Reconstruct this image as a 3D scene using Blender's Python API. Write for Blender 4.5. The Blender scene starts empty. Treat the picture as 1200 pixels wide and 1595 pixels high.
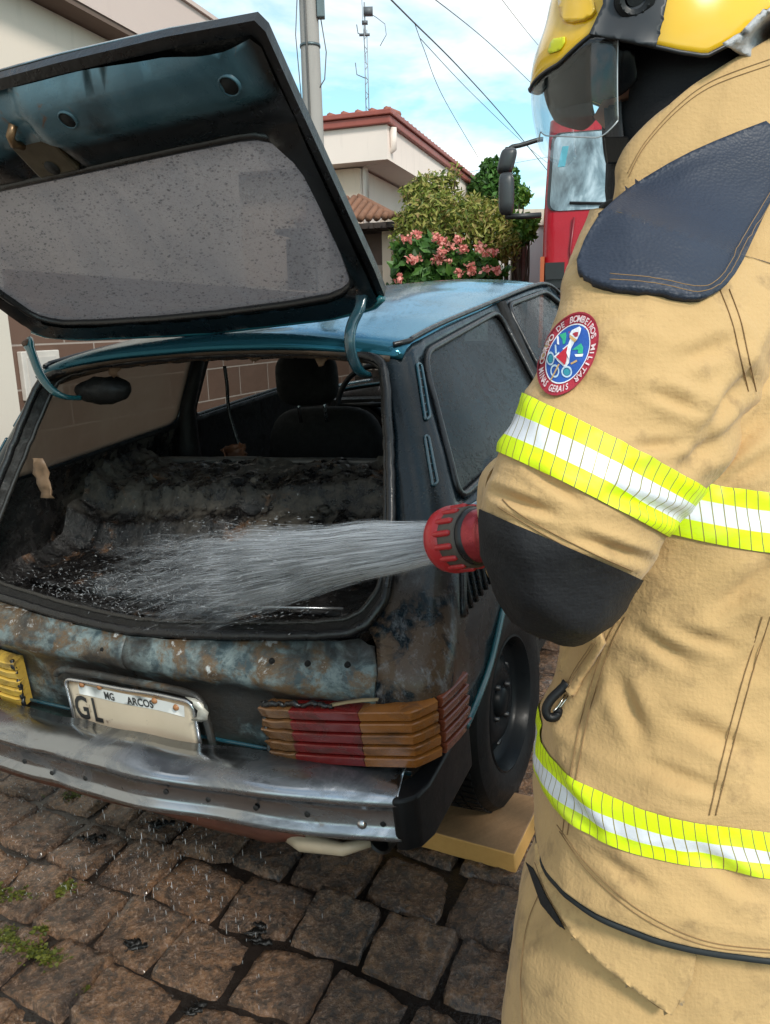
import bpy, bmesh, math, random
import numpy as np
from math import radians as R_, sin, cos, pi
from mathutils import Vector, Matrix, noise, geometry
from mathutils.bvhtree import BVHTree

random.seed(7); rng = np.random.default_rng(7)
SC = bpy.context.scene
COL = SC.collection

# ------------------------------------------------------------------ camera
FPX = 1209.96
CAM = Vector((0, 0, 1.47))
_p, _r = 0.2356194, 0.0229584
_Rx = Matrix(((1, 0, 0), (0, cos(_p), -sin(_p)), (0, sin(_p), cos(_p))))
_Ry = Matrix(((cos(-_r), 0, sin(-_r)), (0, 1, 0), (-sin(-_r), 0, cos(-_r))))
RW2C = _Ry @ _Rx
RC2W = RW2C.transposed()
cam = bpy.data.cameras.new('camera'); camo = bpy.data.objects.new('camera', cam); COL.objects.link(camo)
cx_, cy_, cz_ = RC2W @ Vector((1, 0, 0)), RC2W @ Vector((0, 0, 1)), RC2W @ Vector((0, -1, 0))
camo.matrix_world = Matrix(((cx_.x, cy_.x, cz_.x, CAM.x), (cx_.y, cy_.y, cz_.y, CAM.y), (cx_.z, cy_.z, cz_.z, CAM.z), (0, 0, 0, 1)))
cam.sensor_fit = 'VERTICAL'; cam.sensor_height = 24.0; cam.sensor_width = 18.06
cam.lens = FPX / 1595 * 24.0
cam.clip_start = 0.02; cam.clip_end = 3000
SC.camera = camo

# ------------------------------------------------------------------ world, sun, exposure
SUN_EL, SUN_AZ = R_(42), R_(152)          # azimuth clockwise from +Y, where the sun stands (behind the camera)
SKY_STR, SUN_STR, SUN_ANG = 0.10, 1.9, R_(11)
SC.view_settings.view_transform = 'Standard'; SC.view_settings.look = 'None'
SC.view_settings.exposure = 0.72; SC.view_settings.gamma = 1.0
wd = bpy.data.worlds.new('World'); SC.world = wd; wd.use_nodes = True
def build_world():
    nt = wd.node_tree; nt.nodes.clear()
    L = nt.links.new
    out = nt.nodes.new('ShaderNodeOutputWorld'); bg = nt.nodes.new('ShaderNodeBackground')
    sky = nt.nodes.new('ShaderNodeTexSky'); sky.sky_type = 'NISHITA'; sky.sun_disc = False
    sky.sun_elevation = SUN_EL; sky.sun_rotation = SUN_AZ; sky.air_density = 1.0; sky.dust_density = 0.6; sky.ozone_density = 1.0
    tc = nt.nodes.new('ShaderNodeTexCoord')
    sep = nt.nodes.new('ShaderNodeSeparateXYZ'); L(tc.outputs['Generated'], sep.inputs[0])
    # flat cloud layer: direction / (z + k)
    add = nt.nodes.new('ShaderNodeMath'); add.operation = 'ADD'; L(sep.outputs[2], add.inputs[0]); add.inputs[1].default_value = 0.22
    mx = nt.nodes.new('ShaderNodeMath'); mx.operation = 'MAXIMUM'; L(add.outputs[0], mx.inputs[0]); mx.inputs[1].default_value = 0.05
    dv = nt.nodes.new('ShaderNodeVectorMath'); dv.operation = 'SCALE'
    inv = nt.nodes.new('ShaderNodeMath'); inv.operation = 'DIVIDE'; inv.inputs[0].default_value = 1.0; L(mx.outputs[0], inv.inputs[1])
    L(tc.outputs['Generated'], dv.inputs[0]); L(inv.outputs[0], dv.inputs['Scale'])
    n1 = nt.nodes.new('ShaderNodeTexNoise'); n1.inputs['Scale'].default_value = 2.1; n1.inputs['Detail'].default_value = 8; n1.inputs['Roughness'].default_value = 0.55; n1.inputs['Distortion'].default_value = 0.25
    mp = nt.nodes.new('ShaderNodeMapping'); mp.inputs['Location'].default_value = (1.3, 0.35, 0.2); L(dv.outputs[0], mp.inputs['Vector']); L(mp.outputs[0], n1.inputs['Vector'])
    rp = nt.nodes.new('ShaderNodeValToRGB'); rp.color_ramp.elements[0].position = 0.40; rp.color_ramp.elements[1].position = 0.62
    rp.color_ramp.elements[0].color = (0.12, 0.12, 0.12, 1)
    L(n1.outputs['Fac'], rp.inputs[0])
    tint = nt.nodes.new('ShaderNodeMix'); tint.data_type = 'RGBA'; tint.blend_type = 'MULTIPLY'; tint.inputs['Factor'].default_value = 1.0
    L(sky.outputs[0], tint.inputs['A']); tint.inputs['B'].default_value = (1.05, 1.55, 1.40, 1)
    mix = nt.nodes.new('ShaderNodeMix'); mix.data_type = 'RGBA'
    L(rp.outputs[0], mix.inputs['Factor']); L(tint.outputs['Result'], mix.inputs['A']); mix.inputs['B'].default_value = (8.3, 8.3, 8.0, 1)
    L(mix.outputs['Result'], bg.inputs[0]); bg.inputs[1].default_value = SKY_STR
    L(bg.outputs[0], out.inputs[0])
build_world()
sd = bpy.data.lights.new('sun', 'SUN'); sd.energy = SUN_STR; sd.angle = SUN_ANG; sd.color = (1.0, 0.95, 0.87)
so = bpy.data.objects.new('sun', sd); COL.objects.link(so)
_sv = Vector((sin(SUN_AZ) * cos(SUN_EL), cos(SUN_AZ) * cos(SUN_EL), sin(SUN_EL)))
so.rotation_euler = _sv.to_track_quat('Z', 'Y').to_euler(); so.location = _sv * 30

SC.cycles.use_denoising = True
SC.cycles.max_bounces = 10; SC.cycles.transparent_max_bounces = 40
SC.cycles.sample_clamp_indirect = 6.0

# ------------------------------------------------------------------ geometry of the photograph
def ray(px, py):
    return RC2W @ Vector(((px - 600) / FPX, 1, -(py - 797.5) / FPX))
def at(px, py, dep): return CAM + ray(px, py) * dep
def plane_hit(px, py, P, n):
    v = ray(px, py); return CAM + v * ((Vector(P) - CAM).dot(Vector(n)) / v.dot(Vector(n)))
MCAR = Matrix(((0.89620564, 0.43558573, -0.08414585, -0.59975), (-0.44119456, 0.89497216, -0.06612263, 1.632577),
               (0.04650612, 0.09638417, 0.99425715, 0.0004), (0, 0, 0, 1)))
MCI = MCAR.inverted()
CCAM = MCI @ CAM
def carray(px, py): return CCAM, (MCI.to_3x3() @ ray(px, py)).normalized()
def car_plane(px, py, P, n):
    o, v = carray(px, py); n = Vector(n); return o + v * ((Vector(P) - o).dot(n) / v.dot(n))

# ------------------------------------------------------------------ object helpers
def tag(o, label=None, cat=None, group=None, kind=None):
    if label: o['label'] = label
    if cat: o['category'] = cat
    if group: o['group'] = group
    if kind: o['kind'] = kind
    return o
def empty(name, loc=(0, 0, 0), rot=(0, 0, 0), M=None):
    o = bpy.data.objects.new(name, None); COL.objects.link(o); o.empty_display_size = 0.1
    if M is not None: o.matrix_world = M
    else: o.location = loc; o.rotation_euler = rot
    return o
def mesh(name, V, F, mats, parent=None, smooth=True, mi=None, uv=None):
    me = bpy.data.meshes.new(name)
    me.from_pydata([tuple(v) for v in V], [], [tuple(int(i) for i in f) for f in F])
    if not isinstance(mats, (list, tuple)): mats = [mats]
    for m in mats: me.materials.append(m)
    if mi is not None: me.polygons.foreach_set('material_index', np.asarray(mi, dtype=np.int32))
    if smooth: me.polygons.foreach_set('use_smooth', np.ones(len(me.polygons), dtype=bool))
    if uv is not None:
        ul = me.uv_layers.new(name='UVMap'); li = np.zeros(len(me.loops), dtype=np.int32); me.loops.foreach_get('vertex_index', li)
        ul.data.foreach_set('uv', np.asarray(uv, dtype=np.float32)[li].ravel())
    me.update()
    o = bpy.data.objects.new(name, me); COL.objects.link(o)
    if parent is not None: o.parent = parent
    return o
def solid(o, th, offset=-1, mo=0, rim=0):
    m = o.modifiers.new('s', 'SOLIDIFY'); m.thickness = th; m.offset = offset; m.material_offset = mo; m.material_offset_rim = rim; m.use_even_offset = False
    return o
def bev(o, w, seg=2, ang=35):
    m = o.modifiers.new('b', 'BEVEL'); m.width = w; m.segments = seg; m.limit_method = 'ANGLE'; m.angle_limit = R_(ang); m.harden_normals = False
    return o
def autosmooth(o, ang=35):
    me = o.data
    me.polygons.foreach_set('use_smooth', np.ones(len(me.polygons), dtype=bool))
    bm = bmesh.new(); bm.from_mesh(me)
    for e in bm.edges:
        if len(e.link_faces) == 2 and e.calc_face_angle(0) > R_(ang): e.smooth = False
    bm.to_mesh(me); bm.free()
    return o
class MB:
    """collects shapes into one mesh"""
    def __init__(s): s.V = []; s.F = []; s.I = []; s.G = []
    def each(s, name, mats, parent=None, smooth=True):
        return [mesh(name, s.V[v0:v1], [[k - v0 for k in f] for f in s.F[f0:f1]], mats, parent, smooth) for v0, f0, v1, f1 in s.G]
    def add(s, V, F, i=0):
        b = len(s.V); s.G.append((b, len(s.F), b + len(V), len(s.F) + len(F))); s.V += [Vector(v) for v in V]; s.F += [[b + k for k in f] for f in F]; s.I += [i] * len(F); return s
    def box(s, lo, hi, i=0, M=None):
        x0, y0, z0 = lo; x1, y1, z1 = hi
        V = [Vector(v) for v in ((x0, y0, z0), (x1, y0, z0), (x1, y1, z0), (x0, y1, z0), (x0, y0, z1), (x1, y0, z1), (x1, y1, z1), (x0, y1, z1))]
        if M is not None: V = [M @ v for v in V]
        return s.add(V, [(0, 3, 2, 1), (4, 5, 6, 7), (0, 1, 5, 4), (1, 2, 6, 5), (2, 3, 7, 6), (3, 0, 4, 7)], i)
    def tube(s, pts, r, n=8, i=0, closed=False, cap=True):
        V, F = tube_geo(pts, r, n, closed, cap); return s.add(V, F, i)
    def lathe(s, prof, M, n=48, i=0, closed=False):
        V, F = lathe_geo(prof, n, closed); return s.add([M @ Vector(v) for v in V], F, i)
    def build(s, name, mats, parent=None, smooth=True, ang=None):
        o = mesh(name, s.V, s.F, mats, parent, smooth, s.I)
        if ang: autosmooth(o, ang)
        return o
def tube_geo(pts, r, n=8, closed=False, cap=True):
    P = [Vector(p) for p in pts]; m = len(P)
    rr = r if hasattr(r, '__len__') else [r] * m
    V = []; F = []
    T = []
    for k in range(m):
        a = P[(k - 1) % m] if closed else P[max(k - 1, 0)]; b = P[(k + 1) % m] if closed else P[min(k + 1, m - 1)]
        d = (b - a); T.append(d.normalized() if d.length > 1e-9 else Vector((0, 0, 1)))
    up = Vector((0, 0, 1)) if abs(T[0].z) < 0.9 else Vector((1, 0, 0))
    N = (up - T[0] * up.dot(T[0])).normalized()
    for k in range(m):
        N = (N - T[k] * N.dot(T[k]))
        N = N.normalized() if N.length > 1e-6 else T[k].orthogonal().normalized()
        B = T[k].cross(N)
        for j in range(n):
            a = 2 * pi * j / n; V.append(P[k] + (N * cos(a) + B * sin(a)) * rr[k])
    for k in range(m if closed else m - 1):
        k2 = (k + 1) % m
        for j in range(n): F.append((k * n + j, k * n + (j + 1) % n, k2 * n + (j + 1) % n, k2 * n + j))
    if cap and not closed:
        F.append(tuple(range(n - 1, -1, -1))); F.append(tuple((m - 1) * n + j for j in range(n)))
    return V, F
def lathe_geo(prof, n=48, closed=False):
    """profile of (radius, height) turned about local Z"""
    V = []; F = []; m = len(prof)
    for r, h in prof:
        for j in range(n):
            a = 2 * pi * j / n; V.append((r * cos(a), r * sin(a), h))
    for k in range(m if closed else m - 1):
        k2 = (k + 1) % m
        for j in range(n): F.append((k * n + j, k * n + (j + 1) % n, k2 * n + (j + 1) % n, k2 * n + j))
    return V, F
def grid_faces(nu, nv, closed_u=False):
    F = []
    for v in range(nv - 1):
        for u in range(nu if closed_u else nu - 1):
            F.append((v * nu + u, v * nu + (u + 1) % nu, (v + 1) * nu + (u + 1) % nu, (v + 1) * nu + u))
    return F
def axisM(origin, z, x=None):
    z = Vector(z).normalized(); x = Vector(x) if x is not None else z.orthogonal()
    x = (x - z * x.dot(z)).normalized(); y = z.cross(x)
    return Matrix(((x.x, y.x, z.x, origin[0]), (x.y, y.y, z.y, origin[1]), (x.z, y.z, z.z, origin[2]), (0, 0, 0, 1)))
def spline(pts, n, closed=False):
    """Catmull-Rom through points (any dimension)"""
    P = np.array([tuple(p) for p in pts], float); m = len(P)
    out = []
    segs = m if closed else m - 1
    for t in np.linspace(0, segs, n, endpoint=not closed):
        k = min(int(t), segs - 1); u = t - k
        g = (lambda i: P[i % m]) if closed else (lambda i: P[min(max(i, 0), m - 1)])
        a, b, c, d = g(k - 1), g(k), g(k + 1), g(k + 2)
        out.append(0.5 * ((2 * b) + (-a + c) * u + (2 * a - 5 * b + 4 * c - d) * u * u + (-a + 3 * b - 3 * c + d) * u ** 3))
    return np.array(out)
def chaikin(pts, it=2, closed=True):
    P = [np.array(p, float) for p in pts]
    for _ in range(it):
        Q = []; m = len(P)
        for k in range(m if closed else m - 1):
            a, b = P[k], P[(k + 1) % m]; Q += [a * .75 + b * .25, a * .25 + b * .75]
        P = Q if closed else [P[0]] + Q + [P[-1]]
    return P
def rpoly(pts, r, n=6):
    P = [np.array(q, float) for q in pts]; m = len(P); out = []
    for k in range(m):
        a, b, c = P[k - 1], P[k], P[(k + 1) % m]; la, lc = np.linalg.norm(a - b), np.linalg.norm(c - b)
        p0 = b + (a - b) / la * min(r, la * .48); p1 = b + (c - b) / lc * min(r, lc * .48)
        for t in np.linspace(0, 1, n): out.append(p0 * (1 - t) ** 2 + b * 2 * t * (1 - t) + p1 * t * t)
    return out
def resample(pts, step, closed=True):
    P = [np.array(p, float) for p in pts]
    if closed: P = P + [P[0]]
    out = []
    for a, b in zip(P[:-1], P[1:]):
        L = np.linalg.norm(b - a); k = max(1, int(math.ceil(L / step)))
        for j in range(k): out.append(a + (b - a) * j / k)
    if not closed: out.append(P[-1])
    return out
def inside(poly, x, y):
    px = poly[:, 0]; py = poly[:, 1]; qx = np.roll(px, -1); qy = np.roll(py, -1)
    x = np.asarray(x)[:, None]; y = np.asarray(y)[:, None]
    c = ((py > y) != (qy > y)) & (x < (qx - px) * (y - py) / np.where(qy == py, 1e-12, qy - py) + px)
    return c.sum(1) % 2 == 1
def cdt(outline, holes=(), step=0.03, ystep=None):
    """triangulated 2-D region with interior grid points: (verts, faces)"""
    sy = ystep or step
    loops = [np.array(resample(l, min(step, sy))) for l in [outline, *holes]]
    V = []; E = []
    for l in loops:
        b = len(V); V += [Vector((p[0], p[1])) for p in l]; E += [(b + k, b + (k + 1) % len(l)) for k in range(len(l))]
    lo = loops[0].min(0); hi = loops[0].max(0)
    gx, gy = np.meshgrid(np.arange(lo[0] + step / 2, hi[0], step), np.arange(lo[1] + sy / 2, hi[1], sy)); gx = gx.ravel(); gy = gy.ravel()
    ok = inside(loops[0], gx, gy)
    for l in loops[1:]: ok &= ~inside(l, gx, gy)
    allb = np.concatenate(loops)
    for x, y in zip(gx[ok], gy[ok]):
        if np.min(((allb[:, 0] - x) / step) ** 2 + ((allb[:, 1] - y) / sy) ** 2) > 0.16: V.append(Vector((x, y)))
    r = geometry.delaunay_2d_cdt(V, E, [], 0, 1e-7)
    vv = np.array([(v.x, v.y) for v in r[0]]); ff = [tuple(f) for f in r[2]]
    c = np.array([vv[list(f)].mean(0) for f in ff])
    ok = inside(loops[0], c[:, 0], c[:, 1])
    for l in loops[1:]: ok &= ~inside(l, c[:, 0], c[:, 1])
    ff = [f for f, k in zip(ff, ok) if k]
    return vv, ff
def orient(V, F, toward):
    """flip faces so that the sum of normals points along toward(center)"""
    s = 0
    for f in F[::max(1, len(F) // 200)]:
        a, b, c = Vector(V[f[0]]), Vector(V[f[1]]), Vector(V[f[2]]); s += (b - a).cross(c - a).dot(Vector(toward((a + b + c) / 3)))
    return [tuple(reversed(f)) for f in F] if s < 0 else F
def bvh_of(objs):
    V = []; F = []
    for o in objs:
        b = len(V); M = o.matrix_basis if o.parent is None else o.parent.matrix_basis @ o.matrix_basis
        V += [M @ v.co for v in o.data.vertices]; F += [[b + k for k in p.vertices] for p in o.data.polygons]
    return BVHTree.FromPolygons(V, F)
def fbm(p, o=4): return noise.fractal(Vector(p), 1.0, 2.0, o)
def text_geo(s, size=1.0, cache={}):
    """(V 2-D, faces) of a string, centred in x, baseline y=0"""
    if s in cache: return cache[s]
    cu = bpy.data.curves.new('t', 'FONT'); cu.body = s; cu.size = 1.0; cu.align_x = 'CENTER'; cu.resolution_u = 3; cu.offset = .022
    o = bpy.data.objects.new('t', cu); COL.objects.link(o); bpy.context.view_layer.update()
    dg = bpy.context.evaluated_depsgraph_get(); me = bpy.data.meshes.new_from_object(o.evaluated_get(dg))
    V = [(v.co.x, v.co.y) for v in me.vertices]; F = [tuple(p.vertices) for p in me.polygons]
    bpy.data.objects.remove(o); bpy.data.curves.remove(cu); bpy.data.meshes.remove(me)
    cache[s] = (V, F); return V, F

# ------------------------------------------------------------------ materials
class G:
    def __init__(s, name):
        s.m = bpy.data.materials.new(name); s.m.use_nodes = True; s.nt = s.m.node_tree; s.nt.nodes.clear()
        s.out = s.nt.nodes.new('ShaderNodeOutputMaterial'); s.tc = s.nt.nodes.new('ShaderNodeTexCoord')
    def put(s, sock, v):
        if isinstance(v, bpy.types.NodeSocket): s.nt.links.new(v, sock)
        elif isinstance(v, (tuple, list)):
            v = tuple(v)
            if sock.type == 'RGBA' and len(v) == 3: v = v + (1,)
            sock.default_value = v
        else:
            if sock.type == 'RGBA': v = (v, v, v, 1)
            elif sock.type == 'VECTOR': v = (v, v, v)
            sock.default_value = v
    def n(s, t, ins=None, **props):
        nd = s.nt.nodes.new('ShaderNode' + t)
        for k, v in props.items(): setattr(nd, k, v)
        for k, v in (ins or {}).items(): s.put(nd.inputs[k], v)
        return nd
    def co(s, kind='Object', sc=(1, 1, 1), loc=(0, 0, 0), rot=(0, 0, 0)):
        return s.n('Mapping', {'Vector': s.tc.outputs[kind], 'Scale': sc, 'Location': loc, 'Rotation': rot}).outputs[0]
    def noise(s, v, scale, det=4, rough=.55, dist=0.0): return s.n('TexNoise', {'Vector': v, 'Scale': scale, 'Detail': det, 'Roughness': rough, 'Distortion': dist}).outputs['Fac']
    def voro(s, v, scale, feature='F1', rnd=1.0, out='Distance'): return s.n('TexVoronoi', {'Vector': v, 'Scale': scale, 'Randomness': rnd}, feature=feature).outputs[out]
    def ramp(s, f, stops, interp='LINEAR'):
        nd = s.n('ValToRGB', {'Fac': f}); cr = nd.color_ramp; cr.interpolation = interp
        while len(cr.elements) < len(stops): cr.elements.new(0.5)
        for e, (p, c) in zip(cr.elements, stops):
            e.position = p; c = c if hasattr(c, '__len__') else (c, c, c); e.color = tuple(c)[:3] + (1,)
        return nd.outputs[0]
    def mix(s, f, a, b, blend='MIX'):
        nd = s.nt.nodes.new('ShaderNodeMix'); nd.data_type = 'RGBA'; nd.blend_type = blend
        s.put(nd.inputs[0], f); s.put(nd.inputs[6], a); s.put(nd.inputs[7], b); return nd.outputs[2]
    def math(s, op, a, b=0.0, clamp=False):
        nd = s.n('Math', operation=op, use_clamp=clamp); s.put(nd.inputs[0], a); s.put(nd.inputs[1], b); return nd.outputs[0]
    def sep(s, v): return s.n('SeparateXYZ', {0: v}).outputs
    def bump(s, h, strength=.5, dist=.01, nrm=None):
        ins = {'Height': h, 'Strength': strength, 'Distance': dist}
        if nrm is not None: ins['Normal'] = nrm
        return s.n('Bump', ins).outputs[0]
    def bsdf(s, **kw):
        nd = s.nt.nodes.new('ShaderNodeBsdfPrincipled')
        mp = dict(col='Base Color', rough='Roughness', metal='Metallic', nrm='Normal', spec='Specular IOR Level', alpha='Alpha', trans='Transmission Weight', coat='Coat Weight', coatr='Coat Roughness', sheen='Sheen Weight', ior='IOR', sss='Subsurface Weight', stint='Specular Tint', emis='Emission Color', emiss='Emission Strength')
        for k, v in kw.items(): s.put(nd.inputs[mp[k]], v)
        return nd.outputs[0]
    def mixsh(s, f, a, b):
        nd = s.nt.nodes.new('ShaderNodeMixShader'); s.put(nd.inputs[0], f); s.nt.links.new(a, nd.inputs[1]); s.nt.links.new(b, nd.inputs[2]); return nd.outputs[0]
    def transp(s, c=(1, 1, 1)): return s.n('BsdfTransparent', {'Color': c}).outputs[0]
    def done(s, sh, vol=None):
        if sh is not None: s.nt.links.new(sh, s.out.inputs['Surface'])
        if vol is not None: s.nt.links.new(vol, s.out.inputs['Volume'])
        return s.m
def simple(name, col, rough=.5, metal=0., var=.25, scale=8, bump=0., bscale=60, spec=.5, kind='Object', coat=0.):
    g = G(name); v = g.co(kind)
    n = g.noise(v, scale, 6, .6)
    c = g.mix(n, tuple(x * (1 - var) for x in col), tuple(min(1, x * (1 + var)) for x in col))
    kw = dict(col=c, rough=rough, metal=metal, spec=spec, coat=coat)
    kw['rough'] = g.ramp(g.noise(v, scale * 2.3, 4), [(.3, max(.02, rough - .1)), (.7, min(1, rough + .1))])
    if bump: kw['nrm'] = g.bump(g.noise(v, bscale, 5, .6), bump, .005)
    return g.done(g.bsdf(**kw))

def m_drops(g, v, s1=85, s2=190):
    """height of scattered water drops"""
    d1 = g.voro(v, s1); d2 = g.voro(v, s2)
    m = g.ramp(g.noise(v, 12, 3), [(.42, 0), (.6, 1)])
    a = g.math('MULTIPLY', g.ramp(d1, [(0, 1), (.16, .85), (.30, 0)]), m)
    b = g.ramp(d2, [(0, .5), (.15, .4), (.3, 0)])
    return g.math('MAXIMUM', a, b)
def m_paint():
    """teal car paint, wet, sooted in places"""
    g = G('teal_paint'); v = g.co()
    soot = g.ramp(g.noise(v, 2.2, 7, .62, .4), [(.36, 0), (.62, 1)])
    base = g.mix(g.noise(v, 9, 5), (.010, .058, .085), (.014, .085, .115))
    c = g.mix(g.math('MULTIPLY', soot, .85), base, (.006, .008, .010))
    dr = m_drops(g, v, 70, 160)
    return g.done(g.bsdf(col=c, rough=g.ramp(soot, [(0, .10), (1, .24)]), spec=.6, coat=.8, coatr=.05, nrm=g.bump(dr, .25, .003)))
def m_roof():
    g = G('wet_sky_tinted_roof'); v = g.co(); n = g.noise(v, 2.0, 6, .6, .5); soot = g.ramp(g.math('SUBTRACT', n, g.math('MULTIPLY', g.sep(v)[0], .28)), [(.46, 0), (.66, .85)])  # soot here: reflection of the house painted in as a darker left side
    c = g.mix(soot, g.mix(g.noise(v, 7, 5), (.035, .125, .19), (.06, .18, .25)), (.026, .03, .034))
    lip = g.ramp(g.sep(v)[1], [(.525, 1), (.575, 0)]); c = g.mix(lip, c, (.010, .075, .105))
    return g.done(g.bsdf(col=c, metal=.6, rough=g.ramp(soot, [(0, .10), (1, .26)]), spec=.5, stint=g.mix(g.math('MAXIMUM', soot, lip), (.52, .76, .93), (.5, .5, .5)), nrm=g.bump(m_drops(g, v, 70, 160), .18, .003)))  # blue sky reflection put into the paint and specular tint
def m_burnt_side():
    g = G('sooted_side'); v = g.co(); z = g.sep(v)[2]; y = g.sep(v)[1]
    n = g.noise(v, 3.2, 7, .62, .5); n2 = g.noise(v, 13, 7, .65, .8)
    base = g.mix(n, (.003, .004, .006), (.007, .017, .024))
    up = g.ramp(g.math('ADD', z, g.math('MULTIPLY', n, .5)), [(1.2, 0), (1.0, 0)])
    rust = g.ramp(g.math('ADD', n2, g.math('MULTIPLY', n, .35)), [(.60, 0), (.70, 1)])
    low = g.math('MULTIPLY', g.ramp(z, [(.82, 1), (1.0, 0)]), g.ramp(y, [(.20, 1), (.34, .1)]))
    c = g.mix(g.math('MULTIPLY', g.math('MULTIPLY', rust, low), .75), base, (.105, .062, .036))
    ash = g.math('MULTIPLY', g.ramp(g.math('ADD', g.noise(g.co(sc=(1, 1, .35), loc=(2, 0, 1)), 40, 7, .75, .2), g.math('MULTIPLY', n, .4)), [(.74, 0), (.88, .6)]), low)
    c = g.mix(ash, c, (.22, .225, .24))
    dr = m_drops(g, v, 95, 210)
    hb = g.math('ADD', g.math('MULTIPLY', dr, .5), g.math('MULTIPLY', n2, .25))
    return g.done(g.bsdf(col=c, rough=g.ramp(n2, [(.35, .16), (.65, .38)]), spec=.32, coat=.12, coatr=.1, nrm=g.bump(hb, .35, .004)))
def m_burnt_panel():
    """rear panel: flaked blue grey paint, rust, ash and soot"""
    g = G('flaked_rear_panel'); v = g.co(sc=(1, 1, 1.6)); vz = g.co(); z = g.sep(vz)[2]; x = g.sep(vz)[0]
    n1 = g.noise(v, 5, 9, .68, .3); n2 = g.noise(v, 18, 9, .74, .3); n3 = g.noise(v, 48, 5, .7); n4 = g.noise(g.co(loc=(3, 1, 2)), 8, 9, .74, .4)
    flake = g.mix(n3, (.10, .135, .14), (.21, .26, .26))
    flake = g.mix(g.ramp(n2, [(.45, 0), (.58, 1)]), flake, (.032, .055, .065))
    rustc = g.mix(n3, (.055, .032, .018), (.17, .105, .05))
    c = g.mix(g.ramp(n4, [(.47, 0), (.56, 1)]), flake, rustc)
    sootm = g.ramp(g.math('ADD', n1, g.math('MULTIPLY', g.ramp(z, [(.60, 0.13), (.675, .15), (.70, -.08), (.78, -.02)]), 1.0)), [(.455, 0), (.60, .96)])
    c = g.mix(sootm, c, g.mix(n2, (.008, .008, .009), (.035, .032, .028)))
    ash = g.ramp(g.math('ADD', n4, g.math('MULTIPLY', g.ramp(z, [(.69, -.2), (.73, .05)]), 1.)), [(.63, 0), (.68, 1)])
    c = g.mix(g.math('MULTIPLY', ash, .8), c, (.52, .55, .56))
    low = g.ramp(g.math('ADD', z, g.math('MULTIPLY', n1, .06)), [(.545, 1), (.585, 0)])
    c = g.mix(g.math('MULTIPLY', low, .8), c, (.01, .055, .055))
    return g.done(g.bsdf(col=c, rough=g.ramp(n2, [(.3, .22), (.7, .5)]), spec=.5, nrm=g.bump(g.math('ADD', n2, g.math('MULTIPLY', n3, .6)), .55, .004)))
def m_soot(name='soot', lo=.006, hi=.03, rough=(.25, .7), bs=.6):
    g = G(name); v = g.co()
    n = g.noise(v, 9, 8, .68, .6); n2 = g.noise(v, 40, 6, .7)
    c = g.mix(n, lo, (hi, hi * .92, hi * .84))
    return g.done(g.bsdf(col=c, spec=.3, rough=g.ramp(n2, [(.35, rough[0]), (.65, rough[1])]), nrm=g.bump(g.math('ADD', n, n2), bs, .006)))
def m_debris():
    g = G('burnt_debris'); v = g.co(); z = g.sep(v)[2]
    n = g.noise(v, 6, 9, .70, .4); n2 = g.noise(v, 24, 9, .76, .3); n3 = g.noise(v, 85, 5, .72); n4 = g.noise(g.co(loc=(5, 2, 1)), 8, 8, .70, .4)
    st = g.noise(g.co(sc=(2.2, 9, 3), rot=(0, 0, .25)), 5, 7, .7, .3)
    c = g.mix(g.ramp(n2, [(.38, 0), (.64, 1)]), (.002, .002, .0025), (.016, .014, .013))
    zz = g.math('ADD', g.sep(v)[1], g.math('MULTIPLY', g.math('SUBTRACT', n, .5), .35))
    crust = g.math('MULTIPLY', g.ramp(g.math('SUBTRACT', zz, .3), [(.36, 0), (.46, 1)]), g.ramp(g.math('ADD', g.math('MULTIPLY', n, .6), g.math('MULTIPLY', n2, .4)), [(.47, 0), (.57, 1)]))
    c = g.mix(g.math('MULTIPLY', crust, .8), c, g.mix(n3, (.045, .038, .030), (.16, .135, .105)))
    c = g.mix(g.math('MULTIPLY', g.ramp(st, [(.58, 0), (.70, .4)]), g.math('SUBTRACT', 1.0, crust)), c, (.06, .056, .054))
    c = g.mix(g.ramp(n4, [(.60, 0), (.69, .8)]), c, (.13, .065, .03))
    c = g.mix(g.ramp(g.math('ADD', n3, g.math('MULTIPLY', n4, .5)), [(.93, 0), (.98, .8)]), c, (.45, .46, .46))
    return g.done(g.bsdf(col=c, rough=g.ramp(g.math('ADD', n2, g.math('MULTIPLY', crust, .3)), [(.38, .05), (.78, .7)]), spec=.55, nrm=g.bump(g.math('ADD', n2, g.math('MULTIPLY', n3, .5)), .8, .009)))
def m_sootglass(name, dark, alpha, tint, drops=True, grad=None, kind='Object', s1=85, s2=190, rough=(.05, .22), clear=.1, spec=.5, tl=0):
    g = G(name); v = g.co(kind)
    n = g.noise(v, 3.0, 6, .6, .3); n2 = g.noise(v, 25, 5, .6)
    c = g.mix(n, tuple(x * .6 for x in dark), tuple(x * 1.4 for x in dark))
    kw = dict(col=c, rough=g.ramp(n2, [(.3, rough[0]), (.7, rough[1])]), spec=spec, ior=1.5)
    if drops: kw['nrm'] = g.bump(m_drops(g, v, s1, s2), .45, .003)
    sh = g.bsdf(**kw)
    if tl: sh = g.mixsh(tl, sh, g.n('BsdfTranslucent', {'Color': c}).outputs[0])
    f = g.ramp(n, [(.35, alpha - clear), (.65, min(1, alpha + clear))])
    return g.done(g.mixsh(f, g.transp(tint), sh))
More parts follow.
